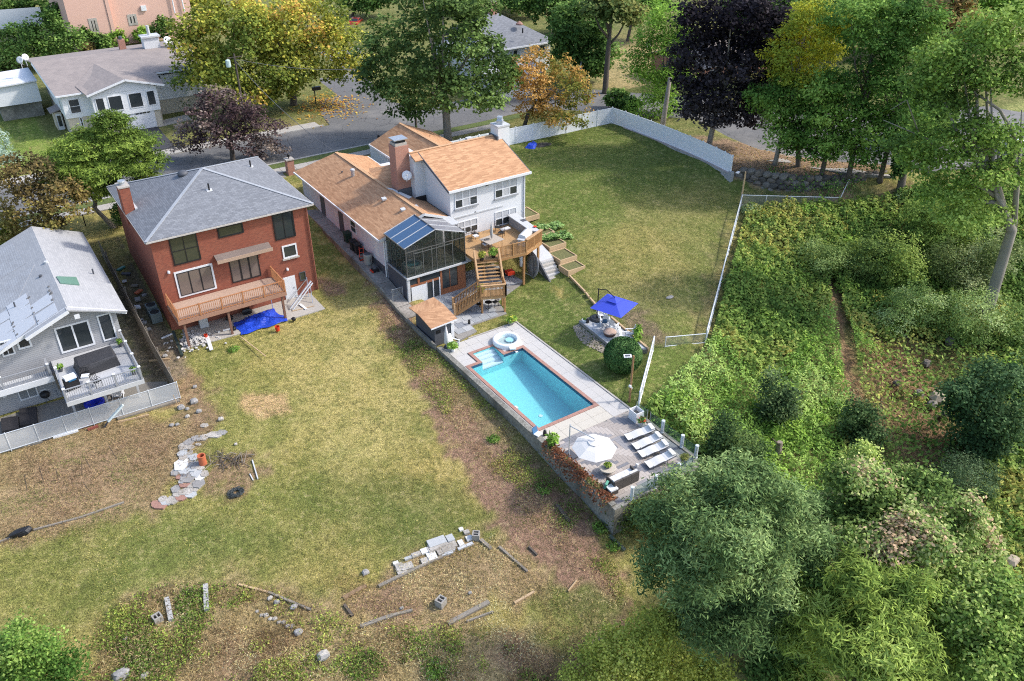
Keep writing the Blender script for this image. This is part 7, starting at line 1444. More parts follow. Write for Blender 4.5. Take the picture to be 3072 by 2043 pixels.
# ------------------------------------------------------------------ along the side walk of the white house
zz = wz(63.6); t = thing('condenser', 'round beige air conditioner condenser beside the white house wall', 'air conditioner', (26.95, 63.6, zz)); MB().lathe((26.95, 63.6, zz), [(.38, 0), (.4, .9), (.36, .98), (.1, 1.0)], 18).build('casing', stdm('beige metal', (.3, .29, .27), .5, .1), t); MB().lathe((26.95, 63.6, zz + 1.0), [(.3, .0), (.3, .03)], 16).build('fan_guard', DGREY, t)
zz = wz(64.8); t = thing('hand_truck', 'red hand truck leaning beside the round condenser', 'hand truck', (26.8, 64.7, zz))
for s in (-.2, .2): MB().bar((26.75 + s, 64.5, zz + .1), (26.9 + s, 64.75, zz + 1.2), .04).build('rail', REDP, t); MB().tube([(26.75 + s - .03, 64.5, zz + .14), (26.75 + s + .03, 64.5, zz + .14)], .13, 12).build('wheel', BLACK, t)
for k in range(3): MB().bar((26.6, 64.55 + k * .07, zz + .3 + k * .35), (27.05, 64.55 + k * .07, zz + .3 + k * .35), .035).build('crossbar', REDP, t)
MB().box(26.5, 27.1, 64.3, 64.5, zz + .02, zz + .05).build('toe_plate', REDP, t)
def bin_(x, y, m_, lb):
 z = wz(y); t = thing('wheelie_bin', lb, 'bin', (x, y, z)); k = MB();
 for s, zz_ in ((.22, .05), (.3, .95)):
  for a, b in ((-1, -1), (1, -1), (1, 1), (-1, 1)): k.v.append((x + a * s, y + b * s, z + zz_))
 k.f += [(3, 2, 1, 0), (4, 5, 6, 7)] + [(j, (j + 1) % 4, 4 + (j + 1) % 4, 4 + j) for j in range(4)]; k.build('body', m_, t); MB().obox((x, y, z + .99), (.66, .68, .07), 0, .06).build('lid', m_, t); MB().tube([(x - .25, y + .28, z + .1), (x + .25, y + .28, z + .1)], .1, 10).build('wheel', BLACK, t)
GB = stdm('dark green bin', (.02, .045, .03), .5, .15)
bin_(26.95, 65.7, BLACK, 'black wheelie bin next to the red hand truck'); bin_(26.9, 66.5, BLACK, 'black wheelie bin behind the first one beside the wall'); bin_(27.1, 68.3, GB, 'green bin against the wall beside the dark window')
zz = wz(61.9); t = thing('lawn_mower', 'small red and black lawn mower beside the condenser', 'lawn mower', (26.9, 62.2, zz)); MB().obox((26.95, 62.2, zz + .2), (.5, .6, .2), .2).build('deck', BLACK, t); MB().lathe((26.95, 62.25, zz + .3), [(.2, 0), (.18, .15), (.05, .2)], 12).build('engine', DGREY, t); MB().bar((26.6, 62.5, zz + .12), (26.6, 61.9, zz + .12), .1).build('bumper', REDP, t)
for a in (-.25, .25):
 for b in (-.25, .25): MB().tube([(26.95 + a - .03, 62.2 + b, zz + .1), (26.95 + a + .03, 62.2 + b, zz + .1)], .1, 10).build('wheel', BLACK, t)
MB().tube([(26.8, 62.5, zz + .3), (26.9, 63.0, zz + .9), (27.2, 63.0, zz + .9), (27.1, 62.5, zz + .3)], .018, 6).build('handle', BLACK, t)
# ------------------------------------------------------------------ back yard of the grey house
def g2(x, y): return x * 600 / 2091, 950 + y * 600 / 2091
t = thing('white_basin', 'white toilet bowl standing in the grey house yard', 'toilet', tuple(PX(*g2(195, 950), -.5))); q = PX(*g2(195, 950), -.5); MB().lathe((q.x, q.y, -.55), [(.14, 0), (.12, .2), (.27, .42), (.28, .46), (.2, .46), (.15, .3)], 16).build('bowl', WHITE, t, smooth=True); MB().obox((q.x - .1, q.y + .33, .0), (.45, .2, .4), .2).build('cistern', WHITE, t)
q = PX(*g2(500, 900), -.5); t = thing('kettle_grill', 'black barbecue grill against the grey siding', 'grill', (q.x, q.y, -.6)); MB().lathe((q.x, q.y, -.05), [(.05, 0), (.3, .15), (.33, .3), (.28, .5), (.05, .6)], 16).build('bowl', BLACK, t, smooth=True); MB().obox((q.x, q.y + .15, .62), (.4, .2, .1)).build('shelf', LGREY, t)
for k in range(3): a = k * 2.1; MB().cyl((q.x, q.y, .0), (q.x + .3 * math.cos(a), q.y + .3 * math.sin(a), -.6), .02, n=5).build('leg', DGREY, t)
for k, (x0_, y0_, x1_, y1_, lb) in enumerate(((10, 1110, 190, 1190, 'left black covered planter bed in the grey house yard'), (200, 1010, 380, 1130, 'right black covered planter bed in the grey house yard'))):
 a, b, c_, d_ = PX(*g2(x0_, y0_ - 40), -.2), PX(*g2(x1_, y0_ - 70), -.2), PX(*g2(x1_ + 10, y1_ - 20), -.2), PX(*g2(x0_ + 10, y1_ + 10), -.2); m_ = MB().prism([(p.x, p.y) for p in (a, b, c_, d_)], -.65, -.15); single('covered_bed', m_, BAGM if False else stdm('black sheet', (.035, .033, .036), .6, .25, 3.0, bmp=.03), lb, 'planter bed')
struct('grey_yard', MB().prism([(-10, 60.0), (7.1, 60.4), (7.2, 55.5), (-10, 55.9)], -.8, -.42), stdm('yard gravel', (.24, .225, .2), .95, .3, 5.0))
for k in range(3): a, b = PX(*g2(560 + k * 35, 640 + k * 30), 1.6 - .2 * k), PX(*g2(640 + k * 15, 850 - k * 20), -.5); single('leaning_board', MB().bar(a, b, .2, .05), [MGREY, WOODG, LGREY][k], ['mid-grey board leaning under the grey deck', 'weathered board leaning under the grey deck', 'light grey board leaning under the grey deck'][k], 'board')
t = thing('pool_float', 'blue plastic pool toy in shade under the grey deck', 'pool toy', tuple(PX(*g2(990, 910), -.5))); q = PX(*g2(990, 910), -.4); MB().lathe((q.x, q.y, -.5), [(.5, 0), (.7, .12), (.7, .3), (.4, .3), (.35, .1)], 20).build('ring', stdm('blue plastic', (.01, .03, .5), .3, .1), t, smooth=True)
adirondack(WHITE, 'white chair seen under the grey deck behind the mesh fence', (PX(*g2(1240, 830), -.4).x, PX(*g2(1240, 830), -.4).y, -.56), 2.8)
# on the grey deck
def irn(u, v, rz, lb): q = PX(*g2(u, v), gz_ + .3); ironchair(BLACK, lb, (q.x, q.y, gz_), rz, wide=.48, group='black chairs on the grey deck')
irn(900, 590, 2.8, 'black chair with white cushion between the covered table and the railing'); irn(1010, 690, .4, 'black chair close to the middle of the grey deck railing')
q = PX(*g2(890, 620), gz_ + .55); single('chair_cushion', MB().obox((q.x, q.y, gz_ + .55), (.5, .45, .1), 2.8), WHITE, 'white cushion on the black chair of the grey deck', 'cushion')
q = PX(*g2(750, 700), gz_ + .4); t = thing('gas_grill', 'white and black gas grill in the corner of the grey deck', 'grill', (q.x, q.y, gz_)); MB().obox((q.x, q.y, gz_ + .45), (.9, .5, .8), .2).build('cart', BLACK, t); MB().obox((q.x, q.y, gz_ + .95), (.75, .5, .22), .2).build('lid', WHITE, t); MB().obox((q.x + .1, q.y - .27, gz_ + .8), (.5, .04, .1), .2).build('control_panel', stdm('blue panel', (.02, .12, .25), .4, .1), t)
gpots = []
for k, (u, v, lb) in enumerate(((635, 560, 'potted plant at the left end of the grey deck'), (1260, 300, 'potted plant in the far right corner of the grey deck'), (1400, 590, 'potted plant by the front right railing of the grey deck'), (1120, 240, 'potted plant under the big window of the grey house'))):
 q = PX(*g2(u, v), gz_ + .1); t = thing('potted_plant', lb, 'potted plant', (q.x, q.y, gz_)); MB().lathe((q.x, q.y, gz_), [(.12, 0), (.18, .28), (.16, .3)], 12).build('pot', DGREY, t); gpots.append((t, Vector((q.x, q.y, gz_ + .35))))
# ------------------------------------------------------------------ garden beds of the left lot
def g6(x, y): return 400 + x * 600 / 2358, 1250 + y * 600 / 2358
sp_ = thing('stone_path', 'crazy-paved path of pale and red stones across the dry garden', 'path', tuple(G(560, 1430)))
SM = {'w': STONEW, 'W': stdm('white stone', (.68, .67, .64), .8, .08, 3.0), 'l': stdm('light grey slate', (.42, .43, .43), .8, .12, 3.0), 'g': STONEG, 'd': stdm('dark slate', (.17, .17, .18), .8, .15), 'r': STONER}
STN = '1040,190,50,25,g 950,220,70,30,w 840,245,40,30,w 750,260,50,30,g 660,300,50,30,g 580,360,40,30,w 660,365,45,20,w 770,330,30,12,w 575,430,45,30,l 670,430,25,20,w 590,485,40,25,w 640,470,30,20,l 715,480,40,30,l 560,570,65,55,W 650,545,40,30,w 740,570,45,35,g 795,605,35,25,w 700,615,50,35,l 600,640,50,35,l 500,660,45,30,g 745,665,50,35,l 845,680,35,25,w 605,685,35,22,d 540,710,30,22,r 640,730,60,40,g 780,720,40,25,W 570,765,30,20,l 600,800,50,30,r 700,800,45,30,w 780,790,50,40,g 500,855,40,30,g 620,890,60,30,w 720,850,40,25,w 520,915,40,22,w 680,920,50,30,l 570,955,50,25,r 460,990,50,30,w 320,1040,70,35,r 350,975,40,25,w 840,105,40,18,w 260,1030,40,25,r 390,1010,50,25,l'
for k, s in enumerate(STN.split()):
 x, y, a, b, m_ = s.split(','); x, y, a, b = float(x), float(y), float(a), float(b); q = G(*g6(x, y)); hx, hy = a * .2544 * .031, b * .2544 * .031 / .6; r_ = random.Random(k); n_ = 6
 def _loc(ang, f_): lx, ly = hx * math.cos(ang) * f_, hy * math.sin(ang) * f_; return (q.x + lx * math.cos(-YAW) - ly * math.sin(-YAW), q.y + lx * math.sin(-YAW) + ly * math.cos(-YAW))
 pg = [_loc(2 * math.pi * j / n_ + r_.uniform(-.25, .25), r_.uniform(.9, 1.15)) for j in range(n_)]; zs_ = max(H(*p) for p in pg); MB().prism(pg, zs_ - .12, zs_ + .035 + r_.uniform(0, .02)).build('stone', SM[m_], sp_)
q = G(*g6(825, 560)); t = thing('clay_flue_liner', 'terracotta flue liner standing beside the stone path', 'clay pipe', tuple(q)); MB().lathe((q.x, q.y, q.z - .03), [(.24, 0), (.26, .05), (.25, .72), (.28, .74), (.28, .8), (.2, .8), (.19, .1)], 18).build('pipe', TERRA, t, smooth=False)
bt2 = thing('brushwood_pile', 'tangle of bare dead branches in the small garden bed', 'brushwood', tuple(G(*g6(1080, 500))))
for k in range(34):
 q = G(*g6(random.uniform(880, 1350), random.uniform(420, 590))); a = random.uniform(0, 3.1); L = random.uniform(.5, 1.6); MB().tube([(q.x - L / 2 * math.cos(a), q.y - L / 2 * math.sin(a), q.z + .03), (q.x, q.y, q.z + random.uniform(.1, .3)), (q.x + L / 2 * math.cos(a + .3), q.y + L / 2 * math.sin(a + .3), q.z + .05)], [.03, .022, .01], 5).build('branch', BARK if k % 3 else WOODG, bt2)
nt_ = thing('netting_heap', 'heap of dark garden netting lying on the grass', 'netting', tuple(G(*g6(1215, 900)))); q0_ = G(*g6(1215, 905))
for k in range(26):
 pts = []; a0_ = random.uniform(0, 6.28)
 for j in range(9): a = a0_ + j * .75; r_ = .62 * random.uniform(.3, 1.0); pts.append((q0_.x + r_ * math.cos(a), q0_.y + r_ * .8 * math.sin(a), q0_.z + random.uniform(.03, .2)))
 MB().tube(pts, .017, 4).build('strand', stdm('netting plastic', (.05, .06, .062), .6, .2), nt_)
def timber(u0, v0, u1, v1, wd, ht, m_, lb, name='timber', cat='timber', lift=0.0):
 a, b = G(u0, v0), G(u1, v1); return single(name, MB().bar((a.x, a.y, a.z + ht / 2 + lift), (b.x, b.y, b.z + ht / 2 + lift), wd, ht), m_, lb, cat)
timber(*g6(1405, 520), *g6(1470, 740), .08, .1, LGREY, 'pale metal batten beside the small garden bed'); timber(*g6(1375, 680), *g6(1415, 755), .07, .07, LGREY, 'short pale batten at the corner of the small garden bed')
def s7(x, y): return x * 1000 / 2358, 1500 + y * 1000 / 2358
def s8(x, y): return 950 + x * 1000 / 2358, 1500 + y * 1000 / 2358
lump(*s7(160, 240), G(*s7(160, 240)).z, (1.5, .7, .45), BAGM, 'black bin bag lying on the straw at the left edge', 'bin_bag', 'bin bag', 9)
timber(*s7(240, 215), *s7(560, 130), .12, .1, WOODG, 'long weathered edging timber of the left garden bed'); timber(*s7(560, 130), *s7(880, 20), .12, .1, WOODG, 'second weathered edging timber up from the left garden bed'); timber(*s7(0, 300), *s7(90, 265), .12, .1, WOODG, 'short weathered timber at the left edge of the lawn')
for k, (u, v) in enumerate(((60, 1470), (110, 1445), (225, 1425), (250, 1400), (330, 1375), (255, 1480), (155, 1440))):
 q = G(u * 1.0 + 20, v); a = random.uniform(-.25, .25); single('garden_stake', MB().cyl((q.x, q.y, q.z - .1), (q.x + a, q.y - .2, q.z + random.uniform(.9, 1.5)), .022, n=5), BARK, ['leftmost bare stake in the straw garden bed', 'second bare stake from the left in the straw bed', 'stake in the middle of the straw bed beside its twin', 'taller stake near the middle of the straw bed', 'rightmost bare stake in the straw bed', 'lowest bare stake nearest the lawn edge of the straw bed', 'thin stake behind the second one in the straw bed'][k], 'stake')
CNB = stdm('cinder block grey', (.33, .31, .28), .95, .2, 4.0, bmp=.02)
def cinder(u, v, s, lb, rz=.4):
 q = G(u, v); t = thing('cinder_block', lb, 'cinder block', tuple(q)); c, sn = math.cos(rz), math.sin(rz)
 for (dx, dy, sx, sy) in ((0, -.17, .44, .07), (0, .17, .44, .07), (-.19, 0, .06, .28), (.19, 0, .06, .28), (0, 0, .05, .28)): MB().obox((q.x + (dx * c - dy * sn) * s, q.y + (dx * sn + dy * c) * s, q.z + .19 * s), (sx * s, sy * s, .42 * s), rz).build('block_wall', CNB, t)
cinder(*s8(880, 740), 1.2, 'upright cinder block standing in the middle of the straw bed'); cinder(*s8(1128, 270), 1.1, 'cinder block at the top corner of the straw bed', .9); cinder(*s7(1120, 855), 1.1, 'cinder block lying beside the left row of concrete posts', .2)
CPM = stdm('old concrete post', (.42, .41, .39), .9, .2, 4.0)
for (a, b, lb) in (((1185, 705), (1215, 865), 'left row of concrete edging blocks sunk in the weeds'), ((1458, 610), (1466, 795), 'right row of concrete edging blocks sunk in the weeds')):
 p, q = G(*s7(*a)), G(*s7(*b)); t = thing('edging_row', lb, 'edging', tuple(p.lerp(q, .5)))
 for k in range(5): e0, e1 = p.lerp(q, k / 5 + .01), p.lerp(q, (k + 1) / 5 - .01); MB().bar((e0.x, e0.y, e0.z + .12), (e1.x, e1.y, e1.z + .12), .26, .3).build('block', CPM, t)
for (x0_, y0_, x1_, y1_, wd, m_, lb) in ((440, 615, 700, 490, .2, WOODG, 'weathered timber along the upper edge of the straw bed'), (700, 490, 890, 405, .18, WOODG, 'second weathered timber along the upper edge of the straw bed'), (1000, 355, 1105, 310, .2, LGREY, 'pale edging stone at the top of the straw bed'), (885, 395, 965, 372, .2, LGREY, 'pale edging stone next to the white slabs'), (1160, 285, 1235, 350, .22, WOODG, 'short timber below the corner cinder block'), (1290, 335, 1490, 510, .14, WOODG, 'long timber down the right edge of the straw bed'), (1500, 335, 1560, 395, .12, BARK, 'dark stick lying right of the straw bed'), (930, 880, 1220, 725, .28, WOODG, 'broad weathered beam along the lower edge of the straw bed'), (1060, 865, 1250, 795, .1, WOODG, 'thin stick below the broad weathered beam'), (1400, 735, 1540, 655, .14, WOODP, 'pale plank at the lower right of the straw bed'), (190, 700, 350, 610, .25, stdm('brown old timber', (.26, .17, .1), .9, .2), 'brown rotten timber at the left corner of the straw bed'), (195, 745, 255, 825, .16, BARK, 'short dark timber closing the left end of the straw bed'), (310, 900, 540, 820, .22, WOODG, 'dark weathered timber at the lower left of the straw bed'), (540, 820, 680, 785, .16, WOODG, 'broken grey timber end below the straw bed'), (2070, 255, 2180, 360, .2, stdm('green timber', (.1, .13, .1), .8, .2), 'greenish plank lying beside the locust tree'), (1780, 650, 1840, 575, .07, WOODP, 'thin pale stick on the grass near the locust tree'), (1700, 40, 1790, 160, .22, BARK, 'dark log lying below the retaining wall'), (1900, 1080, 2030, 970, .3, BARK, 'thick fallen log at the edge of the brambles')):
 timber(*s8(x0_, y0_), *s8(x1_, y1_), wd, .13, m_, lb)
timber(*s7(1690, 600), *s7(1900, 655), .12, .08, WOODP, 'pale plank at the top edge of the weedy bed'); timber(*s7(1900, 655), *s7(2200, 780), .14, .09, WOODG, 'long grey plank down the right edge of the weedy bed')
slb = thing('stone_slab_pile', 'pile of pale flat slabs at the top of the straw bed', 'stones', tuple(G(*s8(860, 320))))
for k, (x, y, a, b) in enumerate(((850, 300, 70, 24), (860, 325, 75, 20), (830, 345, 50, 18), (925, 335, 50, 30), (930, 355, 45, 20), (945, 275, 28, 22), (870, 360, 25, 30), (970, 320, 22, 18), (705, 390, 35, 12), (650, 415, 30, 8), (560, 450, 20, 8), (640, 475, 45, 20), (590, 480, 30, 25), (600, 505, 35, 20), (815, 400, 35, 25), (765, 365, 30, 15), (1080, 275, 25, 15), (1020, 310, 20, 18), (1060, 232, 22, 12), (1022, 212, 16, 10), (765, 435, 28, 16))):
 q = G(*s8(x, y)); hx, hy = a * .424 * .019, b * .424 * .019 / .62; a2 = -YAW + .45; MB().obox((q.x, q.y, q.z + .05), (hx * 2, hy * 2, .14), a2, random.uniform(-.06, .06)).build('slab', random.choice((STONEW, SM['l'], STONEW, SM['W'])), slb)
for k, (f_, x, y, s, lb) in enumerate(((s8, 345, 520, .55, 'upright pale rock at the left corner of the straw bed'), (s8, 1085, 662, .3, 'single white stone inside the straw bed'), (s8, 50, 1120, .75, 'large grey rock in the weeds at the bottom'), (s8, 2065, 190, .5, 'rock at the foot of the retaining wall end'), (s8, 600, 770, .3, 'small rock on the lower timber of the straw bed'), (s7, 2110, 945, .6, 'larger white rock in the weedy bed'), (s7, 2290, 1110, .8, 'big pale rock at the right of the weedy bed'), (s7, 1910, 700, .4, 'grey rock below the long grey plank'), (s7, 1960, 730, .45, 'darker grey rock below the long grey plank'), (s7, 2080, 765, .5, 'flat white rock below the long grey plank'), (s7, 1025, 1250, .5, 'white rock at the bottom edge of the picture'), (s7, 890, 985, .35, 'small pale rock left of the green weeds'), (s7, 860, 1255, 1.0, 'broad brown rock at the bottom edge of the picture'), (g6, 455, 110, .4, 'darker of the two boulders on the upper straw bed'), (g6, 520, 100, .35, 'lighter of the two boulders on the upper straw bed'), (g6, 1035, 40, .5, 'grey rock at the bend of the garden path'), (g6, 1210, 330, .3, 'small white rock on the lawn edge'), (g6, 640, 5, .4, 'white block fallen beside the mesh fence'))):
 q = G(*f_(x, y)); single('rock', rock(MB(), (q.x, q.y, q.z + s * .2), (s, s * .75, s * .6), 80 + k), random.choice((STONEW, STONEG)) if 'dark' not in lb and 'brown' not in lb else STONEG, lb, 'rock')
se_ = thing('stone_edging', 'broken line of small pale stones edging the weedy bed', 'edging', tuple(G(*s7(1940, 840))))
for k in range(9):
 q = G(*s7(1820 + k * 31, 790 + k * 13 + (k % 2) * 14)); s = random.uniform(.22, .38); rock(MB(), (q.x, q.y, q.z + .03), (s, s * .8, s * .6), 120 + k).build('stone', STONEW, se_)
t = thing('leaning_gutter', 'pale blue-white gutter leaning on the mesh fence', 'gutter', tuple(PX(*g2(1100, 1160), -.8))); MB().bar(PX(*g2(1130, 1095), -.2), PX(*g2(1285, 920), .8), .22, .12).build('trough', stdm('pale blue metal', (.62, .72, .74), .5, .05), t); MB().bar(PX(*g2(1090, 1160), -.75), PX(*g2(1130, 1095), -.22), .2, .12).build('end_piece', DGREY, t)
RDB = stdm('old red boards', (.24, .07, .05), .8, .25, 4.0)
for k, (x0_, y0_, x1_, y1_, wd, m_, lb) in enumerate(((840, 1140, 1140, 1050, .25, RDB, 'longest old red board below the mesh fence'), (860, 1165, 1010, 1110, .22, RDB, 'shorter old red board below the mesh fence'), (920, 1190, 1030, 1150, .2, RDB, 'broken red board end on the straw'), (560, 1270, 820, 1195, .22, WHITE, 'white board lying along the mesh fence foot'), (460, 1295, 560, 1265, .2, BARK, 'dark board at the end of the white board'), (0, 1420, 450, 1310, .2, CONW, 'long concrete sill under the left end of the mesh fence'), (1240, 1110, 1560, 1035, .08, WOODP, 'thin pale rod lying below the mesh fence'), (1230, 1075, 1880, 880, .25, WOODG, 'long grey timber under the right end of the mesh fence'), (1560, 470, 1780, 450, .07, WOODP, 'pale rod at the end of the board fence'))):
 timber(*g2(x0_, y0_), *g2(x1_, y1_), wd, .14, m_, lb)
q = G(*g2(1870, 950)); single('shovel_head', MB().cyl((q.x, q.y, q.z), (q.x - .15, q.y, q.z + 1.2), .02, n=5).obox((q.x, q.y, q.z + .1), (.22, .05, .3), .3, .2), WOODP, 'wooden-handled shovel standing at the corner of the mesh fence', 'shovel')
for k, (x, y, s) in enumerate(((1900, 960, .6), (2030, 900, .7), (1960, 970, .35), (2040, 740, .4), (2080, 1000, .5))):
 q = G(*g2(x, y)); single('rock', rock(MB(), (q.x, q.y, q.z + s * .2), (s, s * .8, s * .6), 140 + k), STONEG, ['grey rock at the foot of the shovel', 'largest grey rock in the row right of the mesh fence', 'small grey rock between two larger ones', 'pale rock on the bare soil below the alley', 'grey rock next to the largest one right of the mesh fence'][k], 'rock')
q = G(2010, 893); single('flat_stone', rock(MB(), (q.x, q.y, q.z + .04), (.9, .5, .16), 160), STONEW, 'single flat pale stone lying on the back lawn', 'stone')
# ------------------------------------------------------------------ vegetation
LEAF = leafm()
LG = np.array([1.75, 1.78, 1.6]); TM = 1.75; NL = [0]
def leafmesh(name, pos, nrm, ln, wd, cols, parent=None, kind=None, droop=0.0):
 n_ = len(pos); NL[0] += n_; nrm = nrm / (np.linalg.norm(nrm, axis=1, keepdims=True) + 1e-9)
 rv = rng.normal(size=(n_, 3)); rv[:, 2] -= droop; a = rv - nrm * (rv * nrm).sum(1, keepdims=True); a /= np.linalg.norm(a, axis=1, keepdims=True) + 1e-9; b = np.cross(nrm, a)
 ln = np.broadcast_to(np.asarray(ln, float), (n_,))[:, None] * rng.uniform(.7, 1.25, (n_, 1)); wd = np.broadcast_to(np.asarray(wd, float), (n_,))[:, None] * rng.uniform(.75, 1.2, (n_, 1))
 v = np.empty((n_, 4, 3)); v[:, 0] = pos - a * ln * .5; v[:, 1] = pos + b * wd * .5 - nrm * wd * .12 - a * ln * .05; v[:, 2] = pos + a * ln * .5 - nrm * ln * .1; v[:, 3] = pos - b * wd * .5 - nrm * wd * .12 - a * ln * .05
 off = OFF.get(parent.name, (0, 0, 0)) if parent else (0, 0, 0); v = v.reshape(-1, 3) - np.array(off)
 me = np_mesh(name, v, np.arange(n_ * 4).reshape(-1, 4), LEAF, np.repeat(np.clip(cols, 0, 1), 4, axis=0)); o = bpy.data.objects.new(name, me); col.objects.link(o)
 if parent: o.parent = parent
 OFF[o.name] = off
 if kind: o['kind'] = kind
 return o
def snoise(p, s, seed):
 """smooth pseudo-noise in 0..1"""
 L = np.random.default_rng(seed).random((32, 32, 32)); out = np.zeros(len(p))
 for f, a in ((1.0, .62), (2.3, .38)):
  q = p / (s * 1.6) * f + 97.3; i0 = np.floor(q).astype(int); t_ = q - i0; t_ = t_ * t_ * (3 - 2 * t_); v = 0
  for dx in (0, 1):
   for dy in (0, 1):
    for dz_ in (0, 1): v = v + L[(i0[:, 0] + dx) % 32, (i0[:, 1] + dy) % 32, (i0[:, 2] + dz_) % 32] * np.abs(1 - dx - t_[:, 0]) * np.abs(1 - dy - t_[:, 1]) * np.abs(1 - dz_ - t_[:, 2])
  out += a * v
 return np.clip(.5 + (out - .5) * 1.9, 0, 1)
def pick(pal, wts, n_, field, jit=.18):
 """palette colours that follow a patchy field with per-leaf jitter"""
 pal = np.array(pal); cw = np.cumsum(np.array(wts, float) / sum(wts)); x = np.clip(field + rng.normal(0, .14, n_), 0, .999); r_ = (np.argsort(np.argsort(x)) + .5) / n_
 return LG * pal[np.searchsorted(cw, r_).clip(0, len(pal) - 1)] * (1 + rng.normal(0, jit, (n_, 1))).clip(.45, 1.7)
def crown_pts(blobs, nclus, nper, spread, shell=(.62, 1.06), low=-.75, flat=.6):
 ar = np.array([(b[3] * b[4] + b[3] * b[5] + b[4] * b[5]) for b in blobs]); cnt = np.maximum(3, (nclus * ar / ar.sum()).astype(int)); P_, N_, C_ = [], [], []
 for b, k in zip(blobs, cnt):
  d = rng.normal(size=(k * 3, 3)); d /= np.linalg.norm(d, axis=1, keepdims=True); d = d[d[:, 2] > low][:k]; k = len(d)
  rr = rng.uniform(shell[0], shell[1], (k, 1)); lob = 1 + .16 * np.sin(d[:, :1] * 5 + b[0]) * np.sin(d[:, 1:2] * 5 + b[1]) + .1 * np.sin(d[:, 2:3] * 9 + b[2])
  c_ = np.array(b[:3]) + d * rr * lob * np.array(b[3:6]); keep = np.ones(k, bool)
  for b2 in blobs:
   if b2 is b: continue
   keep &= (((c_ - np.array(b2[:3])) / np.array(b2[3:6])) ** 2).sum(1) > .5
  c_, d = c_[keep], d[keep]; k = len(c_)
  if k == 0: continue
  off = rng.normal(size=(k, nper, 3)) * spread * .72 * np.array([1, 1, flat]); pos = (c_[:, None] + off).reshape(-1, 3); nn = (np.repeat(d, nper, 0) * .55 + np.array([0, 0, .75]) + rng.normal(size=(k * nper, 3)) * .5); P_.append(pos); N_.append(nn); C_.append(np.repeat(c_, nper, 0))
 return np.concatenate(P_), np.concatenate(N_), np.concatenate(C_)
_hd = np.array([math.sin(YAW), math.cos(YAW), 0.0])
def PT(u, v, b, back=0.0):
 d = ray(u, v); t = ((np.array([b[0], b[1], 0]) @ _hd) + back) / (d @ _hd); return np.array([0, 0, CAMZ]) + d * t, t * FPX / FPX
def blobs_px(b, specs, sub=10):
 out = []
 for s in specs:
  u, v, ru, rv = s[:4]; back = s[4] if len(s) > 4 else 0.0; c_, t = PT(u, v, b, back); r3 = np.array([ru * t, ru * t * .9, rv * t * 1.12])
  if sub and ru * t > .9:
   out.append((*c_, *(r3 * .72)))
   for _ in range(sub):
    d = rng.normal(size=3); d[2] = abs(d[2]) * .9 - .25; d /= np.linalg.norm(d); k = rng.uniform(.26, .52); out.append((*(c_ + d * r3 * rng.uniform(.68, .95)), *(r3 * k * rng.uniform(.9, 1.3, 3))))
  else: out.append((*c_, *r3))
 return out
GRP_T = {}
def tree(name, label, base, specs, pal, wts, nclus, nper, leaf, spread=.55, trunk=.3, bark=None, cat='tree', field_s=4.0, seed=1, low=-.7, limbs=5, droop=0.0, shell=(.62, 1.06), flat=.6, lean=None, part='crown', jit=.18, sub=10):
 z = base[2] if len(base) > 2 else None
 if z is None: q = G(base[0], base[1])
 else: q = PX(base[0], base[1], z)
 gz0_ = min(q.z, H(q.x, q.y)); t = thing(name, label, cat, (q.x, q.y, gz0_)); bl = blobs_px((q.x, q.y), specs, sub)
 pos, nn, cc_ = crown_pts(bl, int(nclus * TM), nper, spread, shell, low, flat); fld = snoise(cc_, field_s, seed)
 leafmesh(part, pos, nn, leaf[0], leaf[1], pick(pal, wts, len(pos), fld, jit), t, droop=droop)
 if trunk:
  cen = np.average([b[:3] for b in bl], axis=0, weights=[b[3] ** 2 for b in bl]); top = Vector(cen); bot = Vector((q.x, q.y, gz0_ - .3)); mid = bot.lerp(top, .5); mid.x, mid.y = bot.x * .75 + top.x * .25, bot.y * .75 + top.y * .25
  if lean: mid = Vector(lean)
  MB().tube([bot, bot.lerp(mid, .15) + Vector((0, 0, 0)), mid, top], [trunk * 1.35, trunk, trunk * .8, trunk * .3], 9).build('trunk', bark or BARK, t, smooth=True)
  r_ = random.Random(seed)
  for k, b in enumerate(sorted(bl, key=lambda b: -b[3])[:limbs]):
   s = mid.lerp(top, r_.uniform(0, .6)); e = Vector(b[:3]) + Vector((r_.uniform(-.4, .4) * b[3], r_.uniform(-.4, .4) * b[4], .2 * b[5])); m_ = s.lerp(e, .5) + Vector((0, 0, -.12 * (e - s).length)); MB().tube([s, m_, e], [trunk * .5, trunk * .32, trunk * .1], 6).build('limb', bark or BARK, t, smooth=True)
 return t
# palettes (base colours)
YEL = [(.09, .12, .026), (.16, .18, .036), (.25, .25, .048), (.33, .29, .055), (.36, .22, .06)]
GRE = [(.035, .07, .02), (.06, .11, .028), (.095, .155, .04), (.145, .21, .06)]
PUR = [(.04, .025, .03), (.07, .045, .05), (.12, .085, .085), (.17, .135, .125)]
DPUR = [(.012, .01, .015), (.022, .018, .024), (.036, .03, .038), (.06, .05, .058)]
ORG = [(.12, .13, .03), (.2, .15, .04), (.33, .19, .06), (.42, .25, .09)]
PIN = [(.065, .1, .022), (.11, .155, .032), (.165, .22, .045), (.22, .275, .065)]
BRN = [(.06, .05, .025), (.1, .075, .035), (.16, .115, .045), (.2, .17, .055)]
LIM = [(.07, .13, .022), (.12, .21, .035), (.18, .28, .05), (.22, .33, .07)]
BLU = [(.05, .085, .032), (.085, .13, .05), (.125, .18, .07), (.18, .235, .1)]
